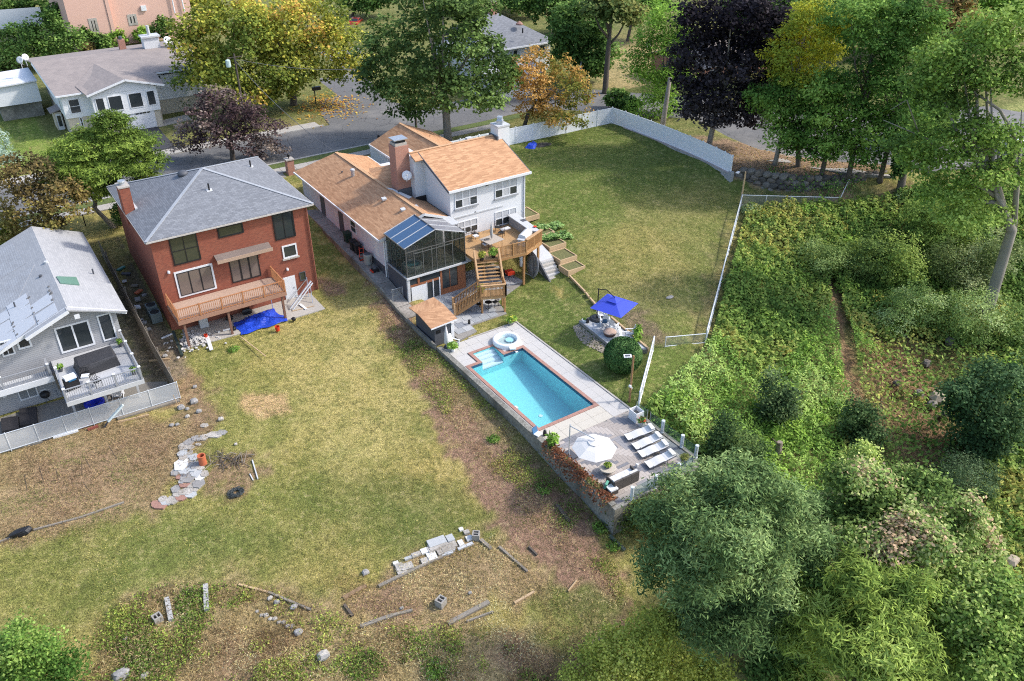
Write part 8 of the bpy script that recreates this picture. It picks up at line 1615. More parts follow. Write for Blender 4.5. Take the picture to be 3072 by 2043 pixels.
# --- across the street
tree('yellow_maple', 'big yellow and orange maple across the street, left of the junction', (700, 345, 3.05), [(640, 130, 95, 80), (700, 60, 100, 70), (600, 200, 70, 70), (690, 210, 95, 80, -2), (760, 110, 80, 70), (730, 280, 60, 50, -2), (560, 130, 45, 60, -2)], YEL, [2.4, 3, 2.8, 1.1, .6], 520, 26, (.42, .34), .75, .45, seed=3, field_s=5)
tree('yellow_maple', 'second yellow-green maple overhanging the side street', (880, 315, 3.05), [(860, 110, 110, 90), (940, 60, 95, 70), (960, 180, 90, 75), (870, 210, 95, 80, -2), (1010, 130, 70, 70), (840, 280, 70, 45, -2), (1050, 210, 55, 45)], YEL, [2.6, 3, 2.8, 1.4, .5], 560, 26, (.42, .34), .75, .45, seed=14, field_s=5)
tree('green_maple', 'huge green maple on the verge behind the tan roofs', (1345, 425, 2.9), [(1290, 120, 130, 110), (1200, 180, 100, 90), (1400, 140, 110, 110), (1180, 270, 80, 65), (1290, 270, 110, 80, -2), (1400, 280, 95, 80, -2), (1470, 190, 70, 80), (1330, 30, 130, 60), (1470, 300, 55, 50), (1150, 120, 55, 60), (1125, 230, 50, 55), (1505, 250, 50, 65), (1240, 330, 60, 35)], [(.035, .06, .02), (.06, .095, .028), (.095, .145, .042), (.15, .205, .07)], [2, 3, 3, 2.4], 950, 26, (.4, .34), .6, .5, BARKP, seed=5, limbs=8)
tree('orange_maple', 'spreading orange Japanese maple behind the white fence', (1565, 398, 2.95), [(1600, 210, 70, 42), (1680, 240, 75, 45), (1580, 280, 60, 45), (1680, 310, 75, 42, -1), (1740, 280, 45, 40), (1610, 340, 55, 35), (1700, 365, 55, 22, -3), (1540, 230, 35, 45)], ORG, [2.2, 2.2, 2.6, 1.8], 330, 24, (.3, .24), .45, .28, seed=6, field_s=3)
tree('purple_maple', 'dusty purple-leaved maple leaning over the kerb behind the brick house', (698, 478, 3.0), [(640, 350, 75, 55), (720, 330, 60, 40), (580, 400, 55, 40), (690, 410, 80, 45, -1), (790, 390, 65, 40), (560, 440, 35, 25), (800, 450, 55, 40), (640, 300, 45, 30)], PUR, [2, 3, 3, 2.2], 330, 22, (.3, .24), .42, .3, seed=7)
tree('pine', 'bright green pine with a curved trunk beside the brick house', (355, 690, 2.3), [(330, 370, 50, 36), (260, 430, 90, 34), (380, 430, 80, 34), (200, 480, 75, 28), (300, 500, 110, 34, -1), (420, 490, 65, 30), (200, 540, 70, 26, -1), (290, 565, 80, 26, -1), (440, 540, 40, 20)], PIN, [2, 3, 3.4, 2], 800, 40, (.36, .1), .42, .26, BARKP, seed=8, flat=.22, sub=0, lean=(PX(280, 610, 5.5).x, PX(280, 610, 5.5).y, 5.0))
tree('brown_maple', 'small bronze-leaved maple in front of the grey house', (190, 760, 2.4), [(70, 520, 75, 45), (150, 580, 75, 50), (60, 610, 55, 60), (180, 640, 70, 55, -1), (220, 590, 45, 45), (20, 690, 50, 55), (140, 690, 60, 40)], BRN, [2.4, 3, 2.6, 1.8], 330, 22, (.27, .22), .42, .22, seed=9)
# --- hedges and shrubs round the far houses
tree('round_topiary', 'clipped dark round shrub in front of the peach house', (190, 125, 4.0), [(185, 65, 38, 42)], GRE, [4, 3, 1.5, .4], 110, 22, (.45, .36), .5, .2, cat='shrub', low=-1)
tree('conifer_hedge', 'dark green clipped hedge at the very top left', (60, 60, 4.4), [(10, 30, 40, 40), (60, 22, 40, 42), (110, 25, 35, 40)], GRE, [4, 3, 1, .3], 150, 22, (.5, .4), .55, 0, cat='hedge', low=-1)
tree('leafy_tree', 'light green bushy tree between the white board fence and the taupe roof', (60, 210, 3.6), [(50, 150, 60, 50), (130, 110, 55, 50), (100, 160, 60, 45), (180, 145, 45, 40), (20, 190, 45, 35), (210, 120, 35, 40)], GRE, [2, 3, 3, 2], 330, 24, (.42, .34), .65, .25, seed=12)
for k, (u, v, ru, rv, pal, lb) in enumerate(((1845, 300, 32, 28, GRE, 'dark green bush behind the white fence corner'), (1890, 312, 24, 22, GRE, 'smaller dark bush right of the fence corner'), (262, 120, 9, 28, GRE, 'slim cypress left of the peach house window'), (280, 126, 8, 22, GRE, 'second slim cypress beside the peach house'), (310, 130, 16, 22, GRE, 'dark conifer below the peach house window'), (350, 110, 28, 24, LIM, 'light green bush against the peach house'), (395, 92, 22, 20, YEL, 'yellowish bush behind the white chimney'), (440, 105, 28, 22, LIM, 'green bush right of the white chimney'), (490, 92, 28, 30, GRE, 'tall dark bush at the right of the peach house'), (275, 140, 26, 12, BRN, 'reddish low shrub behind the taupe roof'))):
 tree('garden_shrub', lb, (u, v + rv, 3.1 if u > 1000 else 4.2), [(u, v, ru, rv)], pal, [1] * len(pal), 60, 20, (.4, .32), .4, 0, cat='shrub', low=-1, seed=20 + k)
tree('blue_spruce', 'pale blue spruce at the left edge beside the bright lawn', (12, 490, 3.0), [(10, 410, 18, 22), (12, 450, 26, 24), (12, 480, 32, 18)], [(.16, .22, .2), (.24, .31, .29), (.34, .4, .38)], [1, 1.5, 1], 70, 26, (.3, .06), .3, .12, cat='tree', low=-1)
tree('leafy_bush', 'yellow-green bush at the left edge below the bronze maple', (30, 745, 2.4), [(25, 710, 40, 32)], YEL, [2, 3, 2, .5, .3], 60, 22, (.22, .18), .3, 0, cat='shrub', low=-1)
tree('leafy_bush', 'dark green bush between the pine trunk and the brick wall', (380, 690, 1.9), [(365, 640, 28, 40), (385, 680, 20, 30)], GRE, [3, 3, 1.5, .5], 70, 22, (.22, .18), .3, 0, cat='shrub', low=-1)
tree('leafy_bush', 'small green bush beside the cream garage wall', (545, 325, 3.2), [(550, 310, 22, 14)], GRE, [1, 2, 2, 1], 40, 20, (.3, .24), .3, 0, cat='shrub', low=-1)
# --- trees along the top
def far(lb, b, sp, pal, w_, n_=260, name='background_tree', leaf=(.5, .42), tr=.3, seed=1, **k): return tree(name, lb, b, sp, pal, w_, n_, 24, leaf, .75, tr, seed=seed, **k)
far('dark conifer behind the small grey-roofed house', (1660, 110, 3.5), [(1640, 20, 60, 60), (1700, 60, 60, 55), (1600, 10, 50, 45)], GRE, [4, 3, 1, .3], 260, 'conifer', seed=31)
far('leafy green tree left of the tall bare trunk', (1740, 245, 3.2), [(1740, 90, 70, 65), (1790, 150, 60, 60), (1710, 150, 55, 55), (1770, 200, 50, 40)], GRE, [2, 3, 3, 1.4], 330, seed=32)
far('tall thin-trunked tree rising over the dry lawn', (1815, 276, 3.2), [(1840, 30, 55, 40), (1890, 50, 45, 35), (1800, 20, 45, 30)], [(.06, .09, .03), (.1, .12, .04), (.17, .17, .06)], [2, 2, 1.5], 170, 'tall_tree', tr=.42, seed=33)
far('soft bright green larch right of the dry lawn', (2000, 345, 3.2), [(2000, 60, 60, 60), (1990, 150, 60, 50), (2010, 230, 60, 50), (1960, 260, 50, 40), (1990, 320, 65, 40), (1950, 110, 40, 40), (1925, 200, 45, 60), (2050, 130, 45, 60), (1930, 330, 50, 40)], LIM, [2.5, 3, 2.5, 1], 430, 'larch', (.5, .16), .25, 34, flat=.5)
for k, (b, sp, lb) in enumerate((((1880, 130, 3.5), [(1900, 20, 60, 45), (1950, 15, 50, 40)], 'distant green tree above the dry lawn'), ((1590, 60, 3.5), [(1560, 0, 60, 30)], 'distant dark tree above the grey roof'), ((1050, 60, 3.5), [(1080, 10, 50, 30), (1130, 0, 50, 30)], 'distant dark tree behind the yellow maples'), ((2200, 120, 3.5), [(2230, 10, 70, 30)], 'distant tree behind the purple maple'), ((2450, 60, 3.6), [(2470, -20, 70, 35)], 'distant tree behind the golden locust'))): far(lb, b, sp, GRE, [3, 3, 1.5, .5], 150, seed=40 + k)
for k, (b, sp, lb, pal) in enumerate((
 ((2330, 250, 3.4), [(2300, 60, 90, 70), (2380, 30, 80, 60), (2350, 140, 80, 60)], 'green tree filling the gap right of the purple maple', GRE), ((2480, 190, 3.5), [(2480, 20, 100, 60), (2560, 90, 90, 60)], 'green tree behind the golden locust', GRE), ((2700, 170, 3.6), [(2690, 10, 100, 60), (2780, 40, 90, 60), (2650, 90, 80, 60)], 'tall green tree at the top right', GRE), ((2960, 130, 3.7), [(2960, 10, 90, 60), (3050, 20, 80, 60)], 'light green tree in the top right corner', LIM), ((2780, 420, 3.2), [(2780, 330, 70, 60), (2800, 400, 60, 40)], 'green shrub tree beyond the corner street', GRE), ((1480, 40, 3.6), [(1430, -10, 80, 35), (1520, -20, 70, 30)], 'distant green tree above the big maple', GRE), ((300, 40, 4.5), [(560, -10, 60, 40)], 'distant tree right of the peach house', YEL[:3]))):
 tree('background_tree', lb, b, sp, pal, [1.6, 3, 2.6, 1.4][:len(pal)], 330, 24, (.52, .42), .8, .3, seed=130 + k)
tree('purple_tree', 'very tall dark purple maple with two bare trunks', (2125, 445, 3.1), [(2150, 60, 100, 65), (2250, 80, 90, 75), (2100, 160, 75, 70), (2200, 180, 100, 80), (2290, 170, 70, 70), (2120, 280, 70, 70), (2210, 290, 70, 60), (2160, 350, 55, 40), (2330, 100, 55, 60), (2110, 90, 60, 60), (2060, 230, 50, 65), (2330, 250, 60, 65), (2375, 150, 45, 60), (2260, 340, 55, 45), (2070, 330, 40, 50)], DPUR, [2.5, 3, 2.5, 1.4], 900, 26, (.42, .34), .6, .34, BARKP, seed=11)
q = PX(1985, 395, 3.1); t = thing('bare_trunk', 'leaning bare grey trunk left of the purple maple', 'tree', (q.x, q.y, 3)); MB().tube([(q.x, q.y, 2.8), (q.x + .2, q.y, 5.5), (q.x + .7, q.y + .2, 9.5)], [.38, .3, .22], 9).build('trunk', BARKP, t, smooth=True)
tree('golden_locust', 'golden-yellow honey locust right of the purple maple', (2325, 492, 3.1), [(2440, 60, 70, 55), (2400, 120, 70, 40), (2500, 90, 55, 45), (2370, 170, 70, 40), (2460, 170, 70, 45), (2400, 240, 70, 45), (2340, 230, 40, 40)], [(.17, .2, .03), (.28, .28, .035), (.4, .36, .04)], [2, 2.5, 2], 420, 26, (.4, .16), .6, .26, BARKP, seed=13, flat=.4)
GL2 = [(.04, .085, .02), (.07, .13, .028), (.11, .185, .04), (.17, .25, .06)]
for k, (b, sp, lb, w_) in enumerate((
 ((2395, 502, 3.0), [(2380, 290, 75, 55), (2330, 340, 65, 45), (2420, 360, 70, 50), (2350, 400, 60, 40), (2300, 300, 50, 50), (2410, 430, 50, 35)], 'feathery green locust, second trunk along the corner street', [2, 3, 3, 1.5]),
 ((2465, 525, 3.0), [(2520, 250, 85, 65), (2480, 330, 80, 60), (2560, 330, 75, 60), (2500, 410, 80, 50), (2460, 460, 50, 30), (2540, 440, 60, 40)], 'feathery green locust, third trunk along the corner street', [2.5, 3, 3, 1.2]),
 ((2545, 535, 2.9), [(2600, 120, 110, 85), (2680, 60, 90, 70), (2560, 50, 80, 60), (2640, 210, 80, 65), (2580, 400, 70, 60), (2600, 470, 50, 35)], 'tall dense green tree, fourth trunk along the corner street', [3, 3, 2, 1]),
 ((2640, 540, 2.8), [(2700, 290, 80, 65), (2660, 380, 70, 55), (2720, 170, 80, 70), (2760, 80, 70, 60), (2680, 460, 60, 45), (2740, 400, 60, 60)], 'green tree with dark trunk, fifth along the corner street', [2.5, 3, 2.5, 1.5]))):
 tree('street_tree', lb, b, sp, GL2, w_, 430, 26, (.38, .2), .6, .28, BARK, seed=50 + k, flat=.45, field_s=3)
tree('dark_trunk_tree', 'ivy-clad dark tree, sixth trunk along the corner street', (2705, 560, 2.6), [(2715, 420, 25, 60), (2700, 500, 22, 40)], GRE, [4, 2, 1, .5], 60, 22, (.3, .24), .3, .45, BARK, seed=58)
far('rusty brown tree at the top right', (2870, 260, 3.4), [(2850, 50, 75, 50), (2900, 90, 60, 50), (2830, 110, 50, 45)], [(.1, .075, .035), (.18, .12, .05), (.26, .17, .07), (.12, .12, .04)], [1, 2, 1.4, 1.2], 240, 'rusty_tree', seed=61)
tree('oak', 'big light green oak with a leaning bare trunk at the right edge', (2985, 872, -1.0), [(2960, 140, 110, 75), (3050, 90, 70, 70), (2860, 230, 85, 60), (3060, 230, 50, 70), (2960, 250, 80, 50), (2830, 310, 75, 55), (2900, 390, 80, 45), (2990, 430, 80, 50), (2860, 470, 75, 45), (2960, 520, 85, 45), (3040, 520, 60, 60), (2780, 240, 60, 45), (2820, 170, 60, 45), (2890, 590, 70, 45), (2760, 500, 65, 50), (2830, 570, 70, 50), (2950, 640, 65, 40), (2860, 650, 60, 40), (2740, 420, 60, 50)], [(.06, .1, .025), (.1, .16, .036), (.155, .225, .05), (.215, .285, .075)], [1.6, 3, 3.2, 2], 1150, 20, (.32, .22), .55, .55, BARKP, seed=62, limbs=10, lean=tuple(PT(3035, 690, (PX(2985, 872, -1).x, PX(2985, 872, -1).y))[0]))
# bare limbs of the oak
ok_ = bpy.data.objects['oak']; bq = (ok_.location.x, ok_.location.y)
for pts, r0 in (([(3040, 690), (3050, 560), (3040, 400), (3000, 330), (2920, 275)], .28), ([(3045, 640), (3060, 450), (3065, 330)], .2), ([(2830, 500), (2790, 420), (2720, 390), (2650, 360)], .1), ([(2760, 410), (2720, 300), (2670, 330)], .07)):
 MB().tube([tuple(PT(u, v, bq)[0]) for u, v in pts], [r0 * (1 - .75 * i / (len(pts) - 1)) for i in range(len(pts))], 7).build('limb', BARKP, ok_, smooth=True)
# --- round clipped bush on the lawn and plants near the pool
q = PX(1868, 1125, 0); cb = thing('clipped_bush', 'large clipped round green bush on the pool lawn', 'bush', (36.4, 39.2, 0))
b = (36.45, 39.25, 1.3, 1.45, 1.45, 1.4); d = rng.normal(size=(9000, 3)); d /= np.linalg.norm(d, axis=1, keepdims=True); pos = np.array(b[:3]) + d * np.array(b[3:]) * rng.uniform(.93, 1.03, (9000, 1)); pos = pos[pos[:, 2] > .05]; dd = d[:len(pos)]
d = (pos - np.array(b[:3])) / np.array(b[3:]); leafmesh('foliage', pos, d + rng.normal(size=d.shape) * .35, .16, .11, pick([(.025, .06, .02), (.045, .09, .03), (.075, .13, .045)], [2, 3, 1.2], len(pos), snoise(pos, .6, 2)), cb)
MB().lathe((36.45, 39.25, 0), [(.3, 0), (1.1, .5), (1.28, 1.2), (1.1, 2.1), (.3, 2.55)], 16).build('twigs', stdm('inner twigs', (.03, .045, .02), .9, .2), cb, smooth=True)
def tuft(parent, c, n_, r_, h_, pal, ln, wd, name='foliage', up=1.0):
 a = rng.uniform(0, 6.28, n_); s = rng.uniform(.1, 1, n_) ** .7; pos = np.stack([c[0] + np.cos(a) * s * r_, c[1] + np.sin(a) * s * r_, c[2] + rng.uniform(0, 1, n_) * h_ * (1.1 - .5 * s)], 1); nn = np.stack([np.cos(a) * .7, np.sin(a) * .7, np.full(n_, .7 * up)], 1) + rng.normal(size=(n_, 3)) * .4
 return leafmesh(name, pos, nn, ln, wd, pick(pal, [1] * len(pal), n_, rng.random(n_)), parent)
tuft(pot_g, potfern, 260, .45, .45, LIM, .3, .07); tuft(rplant[0], rplant[1], 60, .16, .2, GRE, .14, .08)
tuft(pots[0][0], pots[0][1], 170, .42, .9, LIM, .42, .12); tuft(pots[1][0], pots[1][1], 140, .3, .4, GRE + [(.5, .06, .04)], .18, .12); tuft(pots[2][0], pots[2][1], 200, .3, .4, [(.14, .16, .05), (.2, .2, .07)], .4, .035); tuft(pots[3][0], pots[3][1], 120, .26, .2, [(.09, .15, .03), (.2, .24, .06)], .18, .13); tuft(pots[4][0], pots[4][1], 160, .5, .5, LIM + [(.3, .28, .05)], .3, .1)
for t, c in gpots: tuft(t, c, 90, .25, .35, LIM, .2, .08)
for (x, y, z, lb, n_) in ((34.0, 55.4, DZ, 'leafy yellow-green plant on the deck beside the sunroom', 150), (35.15, 55.3, DZ, 'large green fern on the deck at the head of the stairs', 260), (32.4, 53.0, LZ, 'yellow-green plant on the stair landing', 110)):
 t = thing('potted_plant', lb, 'potted plant', (x, y, z)); MB().lathe((x, y, z), [(.16, 0), (.22, .3), (.2, .32)], 12).build('pot', BLACK, t); tuft(t, (x, y, z + .35), n_, .5 if n_ > 200 else .35, .6, LIM if n_ > 200 else YEL[:3], .35, .07)
q = PX(*c6(1920, 1250), .5); t = thing('banana_plant', 'upright bright green palm-like plant beside the timber edge', 'plant', (q.x, q.y, .4)); tuft(t, (q.x, q.y, .45), 120, .3, 1.5, LIM, .75, .16)
for (b, lb, n_) in (((43.1, 57.9, 1.95), 'squash vine spilling from the third planter', 420), ((43.4, 59.6, 2.3), 'squash vine on the fourth planter', 260)):
 t = thing('squash_vine', lb, 'vine', b); a = rng.uniform(-1, 1, (n_, 2)); pos = np.stack([b[0] + .6 + a[:, 0] * 1.5, b[1] + a[:, 1] * .55 - a[:, 0] * .35, np.zeros(n_)], 1); pos[:, 2] = np.maximum(HA(pos[:, 0], pos[:, 1]) + .15, np.where(pos[:, 0] < 44, b[2] + .05, 0)) + rng.uniform(0, .25, n_); leafmesh('leaves', pos, np.array([0, 0, 1.0]) + rng.normal(size=(n_, 3)) * .35, .36, .32, pick([(.09, .16, .05), (.15, .23, .08), (.22, .3, .13)], [1, 2, 1.5], n_, rng.random(n_)), t)
rv_ = thing('red_creeper', 'reddish-brown creeper hanging over the terrace retaining wall', 'creeper', (26.35, 31.5, 0)); n_ = 2600; y = rng.uniform(28.3, 35.2, n_); s = rng.normal(0, .26, n_); pos = np.stack([26.32 + s, y, .22 + .28 * rng.random(n_) - np.abs(s) * .5 - (rng.random(n_) < .35) * (s < 0) * rng.random(n_) * .9], 1)
leafmesh('leaves', pos, np.array([-.5, -.2, .8]) + rng.normal(size=(n_, 3)) * .5, .15, .11, pick([(.12, .05, .03), (.19, .075, .045), (.24, .12, .07), (.09, .1, .04)], [2, 3, 2, 1.2], n_, snoise(pos, 1.0, 4)), rv_)
# --- hillside cover
def mound(x, y): return .55 + .45 * np.sin(x * .9 + 1.2 * np.sin(y * .7)) * np.sin(y * .8 + np.cos(x * .55)) + .3 * np.sin(x * 2.3 + y * 1.1 + np.sin(y)) * np.sin(y * 2.1 - x) + .16 * np.sin(x * 4.7 - y * 1.3) * np.sin(y * 5.1 + x)
HP = [(44.8, 38.2), (55, 45.6), (65.2, 53.4), (69.5, 50.9), (74.6, 48.6), (79, 46.5), (90, 42), (100, 36), (92, 10), (60, 0), (34, 8), (31, 22), (34.2, 27.4), (34.3, 34.4)]
def cover(name, n_, poly, pal, wts, ln, wd, hmul, fs, seed, hoff=.0, gate=None):
 x0, x1 = min(p[0] for p in poly), max(p[0] for p in poly); y0, y1 = min(p[1] for p in poly), max(p[1] for p in poly); x = rng.uniform(x0, x1, n_ * 4); y = rng.uniform(y0, y1, n_ * 4); k = poly_in(x, y, poly, .05) > .5; x, y = x[k], y[k]
 if gate is not None: k = gate(x, y); x, y = x[k], y[k]
 x, y = x[:n_], y[:n_]; h_ = np.maximum(.05, mound(x, y) * hmul + hoff); z = HA(x, y) + h_ * rng.uniform(.55, 1.1, len(x)); e = .25
 gx_ = (mound(x + e, y) - mound(x - e, y)) * hmul / (2 * e); gy_ = (mound(x, y + e) - mound(x, y - e)) * hmul / (2 * e); nn = np.stack([-gx_, -gy_, np.ones(len(x))], 1) + rng.normal(size=(len(x), 3)) * .5; pos = np.stack([x, y, z], 1)
 return leafmesh(name, pos, nn, ln, wd, pick(pal, wts, len(x), snoise(pos, fs, seed)), None, 'stuff')
def nz(x, y, s, seed): return snoise(np.stack([x, y, x * 0], 1), s, seed)
def limegate(x, y):
 q = poly_in(x, y, pl(-2.5, (1960, 1060), (2150, 1090), (2280, 1180), (2440, 1000), (2500, 880), (2560, 960), (2580, 1180), (2480, 1420), (2200, 1480), (2090, 1420), (1930, 1240)), 1.2) + .5 * poly_in(x, y, pl(-3, (2580, 900), (2720, 880), (2740, 1060), (2640, 1140), (2560, 1000)), 1.0); return q + nz(x, y, 2.5, 5) * .7 - .35 > .55
def ontrack(x, y): return poly_in(x, y, TRACK, .3) > .5
def drygate(x, y): return poly_in(x, y, pl(-4, (2580, 1000), (2720, 1000), (2960, 1020), (3050, 1400), (2880, 1560), (2660, 1420), (2540, 1150)), 2.0) + nz(x, y, 2.0, 8) - .5 > .5
cover('vine_cover', 190000, HP, [(.065, .11, .026), (.1, .155, .037), (.14, .195, .048), (.19, .23, .062), (.25, .235, .068)], [2, 3, 3, 2.2, .9], .34, .24, .9, 4.0, 71, .5, lambda x, y: ~limegate(x, y) & (~drygate(x, y) | (rng.random(len(x)) < .2)) & ~ontrack(x, y))
cover('lime_ground_cover', 85000, HP, [(.095, .16, .034), (.14, .22, .05), (.19, .27, .07), (.245, .32, .105)], [1.5, 3, 3, 2], .28, .13, .9, 3.0, 72, .55, lambda x, y: limegate(x, y) & ~ontrack(x, y))
cover('dry_brush_cover', 26000, HP, [(.12, .075, .04), (.19, .12, .06), (.26, .18, .09), (.13, .15, .06), (.2, .22, .13)], [2.4, 2.6, 2, 1.4, 1.2], .2, .1, .55, 2.5, 73, .05, drygate)
# low bushes merging into the undergrowth
bp2, bn2, bc2 = [], [], []
PALS = [[(.09, .15, .03), (.15, .21, .045)], [(.12, .2, .035), (.2, .29, .06)], [(.14, .18, .08), (.21, .25, .13)], [(.06, .105, .028), (.1, .15, .04)], [(.2, .2, .05), (.27, .25, .07)], [(.17, .13, .055), (.13, .15, .05)]]
hx_ = rng.uniform(36, 92, 1500); hy_ = rng.uniform(6, 54, 1500); kk = poly_in(hx_, hy_, HP, .05) > .5; hx_, hy_ = hx_[kk], hy_[kk]; kk = ~ontrack(hx_, hy_) & (~drygate(hx_, hy_) | (rng.random(len(hx_)) < .35)); hx_, hy_ = hx_[kk][:300], hy_[kk][:300]; hz_ = HA(hx_, hy_); dg = drygate(hx_, hy_); lg_ = limegate(hx_, hy_)
for x, y, z, d1, l1 in zip(hx_, hy_, hz_, dg, lg_):
 r_ = rng.uniform(.45, 1.35); m_ = int(150 * r_ * r_ + 60); d = rng.normal(size=(m_, 3)); d[:, 2] = np.abs(d[:, 2]); d /= np.linalg.norm(d, axis=1, keepdims=True); d *= 1 + .2 * np.sin(d[:, :1] * 6 + x) * np.sin(d[:, 1:2] * 6 + y); bp2.append(np.array([x, y, z + .2]) + d * np.array([r_, r_, r_ * rng.uniform(.7, 1.2)]) * rng.uniform(.8, 1.05, (m_, 1))); bn2.append(d + rng.normal(size=(m_, 3)) * .4 + np.array([0, 0, .3]))
 pa = np.array(PALS[5 if d1 and rng.random() < .5 else (1 if l1 else rng.choice([0, 0, 1, 2, 3, 4]))]); bc2.append(pa[rng.integers(0, 2, m_)] * LG * (1 + rng.normal(0, .2, (m_, 1))).clip(.5, 1.6))
leafmesh('undergrowth_bushes', np.concatenate(bp2), np.concatenate(bn2), .26, .18, np.concatenate(bc2), None, 'stuff')
# shrubs standing on the slope
SIL = [(.085, .13, .038), (.13, .185, .055), (.18, .24, .085), (.24, .29, .13)]
for k, (u, v, z, sp, pal, lb, n_, lf) in enumerate((
 (2330, 1290, -3.5, [(2315, 1150, 26, 40), (2345, 1215, 42, 40), (2300, 1230, 28, 40), (2370, 1185, 26, 25), (2330, 1260, 35, 30)], [(.035, .06, .026), (.06, .092, .04), (.1, .135, .06)], 'dark leafy sapling standing above the dead stump', 140, (.24, .14)),
 (2585, 1320, -4.5, [(2560, 1230, 30, 32), (2605, 1250, 32, 40), (2575, 1300, 48, 40), (2630, 1310, 28, 34), (2545, 1290, 25, 35)], [(.03, .055, .022), (.05, .085, .032), (.085, .125, .05)], 'dark bush at the end of the bare track', 150, (.24, .14)),
 (2990, 1420, -4, [(2980, 1160, 80, 75), (2920, 1240, 80, 70), (3030, 1260, 60, 80), (2960, 1330, 75, 60), (2880, 1180, 50, 50)], [(.025, .05, .022), (.042, .078, .032), (.07, .115, .05)], 'large dark green tree at the right edge of the slope', 420, (.26, .2)),
 (2760, 1010, -2.5, [(2750, 920, 75, 55), (2830, 960, 70, 50), (2700, 960, 55, 45)], SIL, 'silver-green bush in the middle of the slope', 240, (.2, .12)),
 (2920, 1020, -2.2, [(2930, 930, 85, 55), (3010, 970, 70, 55), (2890, 1000, 60, 40)], SIL, 'second silver-green bush below the oak', 240, (.2, .12)),
 (2620, 840, -1.0, [(2640, 760, 90, 55), (2700, 800, 80, 50), (2570, 800, 70, 40)], [(.05, .08, .025), (.085, .125, .035), (.14, .19, .045), (.19, .24, .065)], 'broad green thicket below the short chain-link fence', 330, (.24, .16)),
 (2830, 700, .5, [(2800, 680, 75, 45), (2880, 720, 85, 50), (2760, 640, 60, 30)], [(.06, .1, .025), (.1, .15, .036), (.15, .2, .05)], 'green thicket at the foot of the oak', 300, (.24, .16)),
 (2960, 800, -.6, [(2900, 820, 90, 50), (3000, 760, 70, 55), (2850, 780, 60, 45)], [(.06, .085, .03), (.1, .13, .045), (.16, .19, .08), (.22, .24, .12)], 'pale thicket round the oak trunk', 300, (.22, .14)),
 (2470, 820, -.8, [(2460, 770, 70, 40), (2520, 800, 60, 40)], [(.09, .13, .04), (.135, .18, .06), (.18, .23, .09)], 'grey-green bush in the upper slope', 160, (.2, .12)),
 (2150, 1370, -3.6, [(2190, 1310, 55, 55), (2240, 1350, 50, 50), (2160, 1350, 40, 50)], [(.03, .055, .022), (.055, .09, .03), (.09, .13, .045)], 'dark green bush beside the glass balustrade', 200, (.2, .13)),
 (1940, 1600, -2.8, [(1950, 1530, 55, 50), (2030, 1480, 50, 45), (1890, 1545, 40, 40), (1990, 1560, 50, 45)], [(.06, .085, .025), (.1, .13, .035), (.15, .175, .05)], 'yellow-green bush under the end of the terrace wall', 190, (.18, .13)),
 (2860, 1480, -5.5, [(2900, 1420, 80, 40), (2830, 1440, 60, 35)], [(.035, .06, .03), (.06, .095, .045), (.1, .14, .075)], 'blue-green low shrub right of the pink-tipped tree', 190, (.26, .06)))):
 vb = max(a[1] + a[3] * .75 for a in sp); tree('slope_shrub', lb, (u, vb), sp, pal, [1] * len(pal), int(n_ * 1.2), 22, lf, .42, 0 if k not in (0, 1, 2) else .1, cat='shrub', shell=(.5, 1.15), low=-1, seed=80 + k, limbs=2, field_s=1.5)
q = PX(2325, 1400, -4.2); t = thing('dead_stump', 'dead grey tree stump with broken branches on the slope', 'stump', tuple(q)); MB().tube([(q.x, q.y, q.z - 1), (q.x + .05, q.y, q.z + .8), (q.x + .1, q.y + .1, q.z + 2.2)], [.3, .26, .2], 9).build('trunk', stdm('dead wood', (.27, .22, .18), .95, .25, 5.0), t); MB().tube([(q.x, q.y, q.z + .9), (q.x - .9, q.y - .2, q.z + .9)], [.14, .1], 7).tube([(q.x + .1, q.y, q.z + 1.5), (q.x + 1.1, q.y - .7, q.z + .3)], [.08, .04], 6).tube([(q.x, q.y + .1, q.z + 1.8), (q.x + 1.3, q.y - .3, q.z + .2)], [.07, .03], 6).tube([(q.x, q.y, q.z + 2), (q.x - .5, q.y + .4, q.z + 2.6)], [.08, .03], 6).build('branch', BARK, t)
for k, (u, v, s, lb) in enumerate(((2815, 1195, 1.9, 'large flat pale boulder on the dry slope'), (2795, 1215, 1.1, 'grey boulder under the large flat one'), (2780, 1090, 1.0, 'brown boulder above the large flat one'), (2755, 1180, 1.0, 'pale grey boulder left of the large flat one'), (2830, 1245, .9, 'dark boulder below the large flat one'), (2850, 1025, 1.1, 'pinkish boulder beside the silver-green bush'), (2690, 1150, .8, 'small boulder at the bend of the bare track'), (2950, 965, 1.3, 'pale boulder under the oak'), (3035, 1685, 1.2, 'reddish boulder at the right edge among the shrubs'), (2840, 1160, .7, 'small dark boulder right of the large flat one'))):
 q = PX(u, v, -4.0 if v < 1600 else -5); z = H(q.x, q.y) + .5; q = PX(u, v, z); single('boulder', rock(MB(), (q.x, q.y, z), (s, s * .85, s * .7), 200 + k), stdm('sandy boulder', (.4, .33, .24), .9, .2, 2.0) if k in (0, 7, 8) else BLD[k % 2], lb, 'boulder')
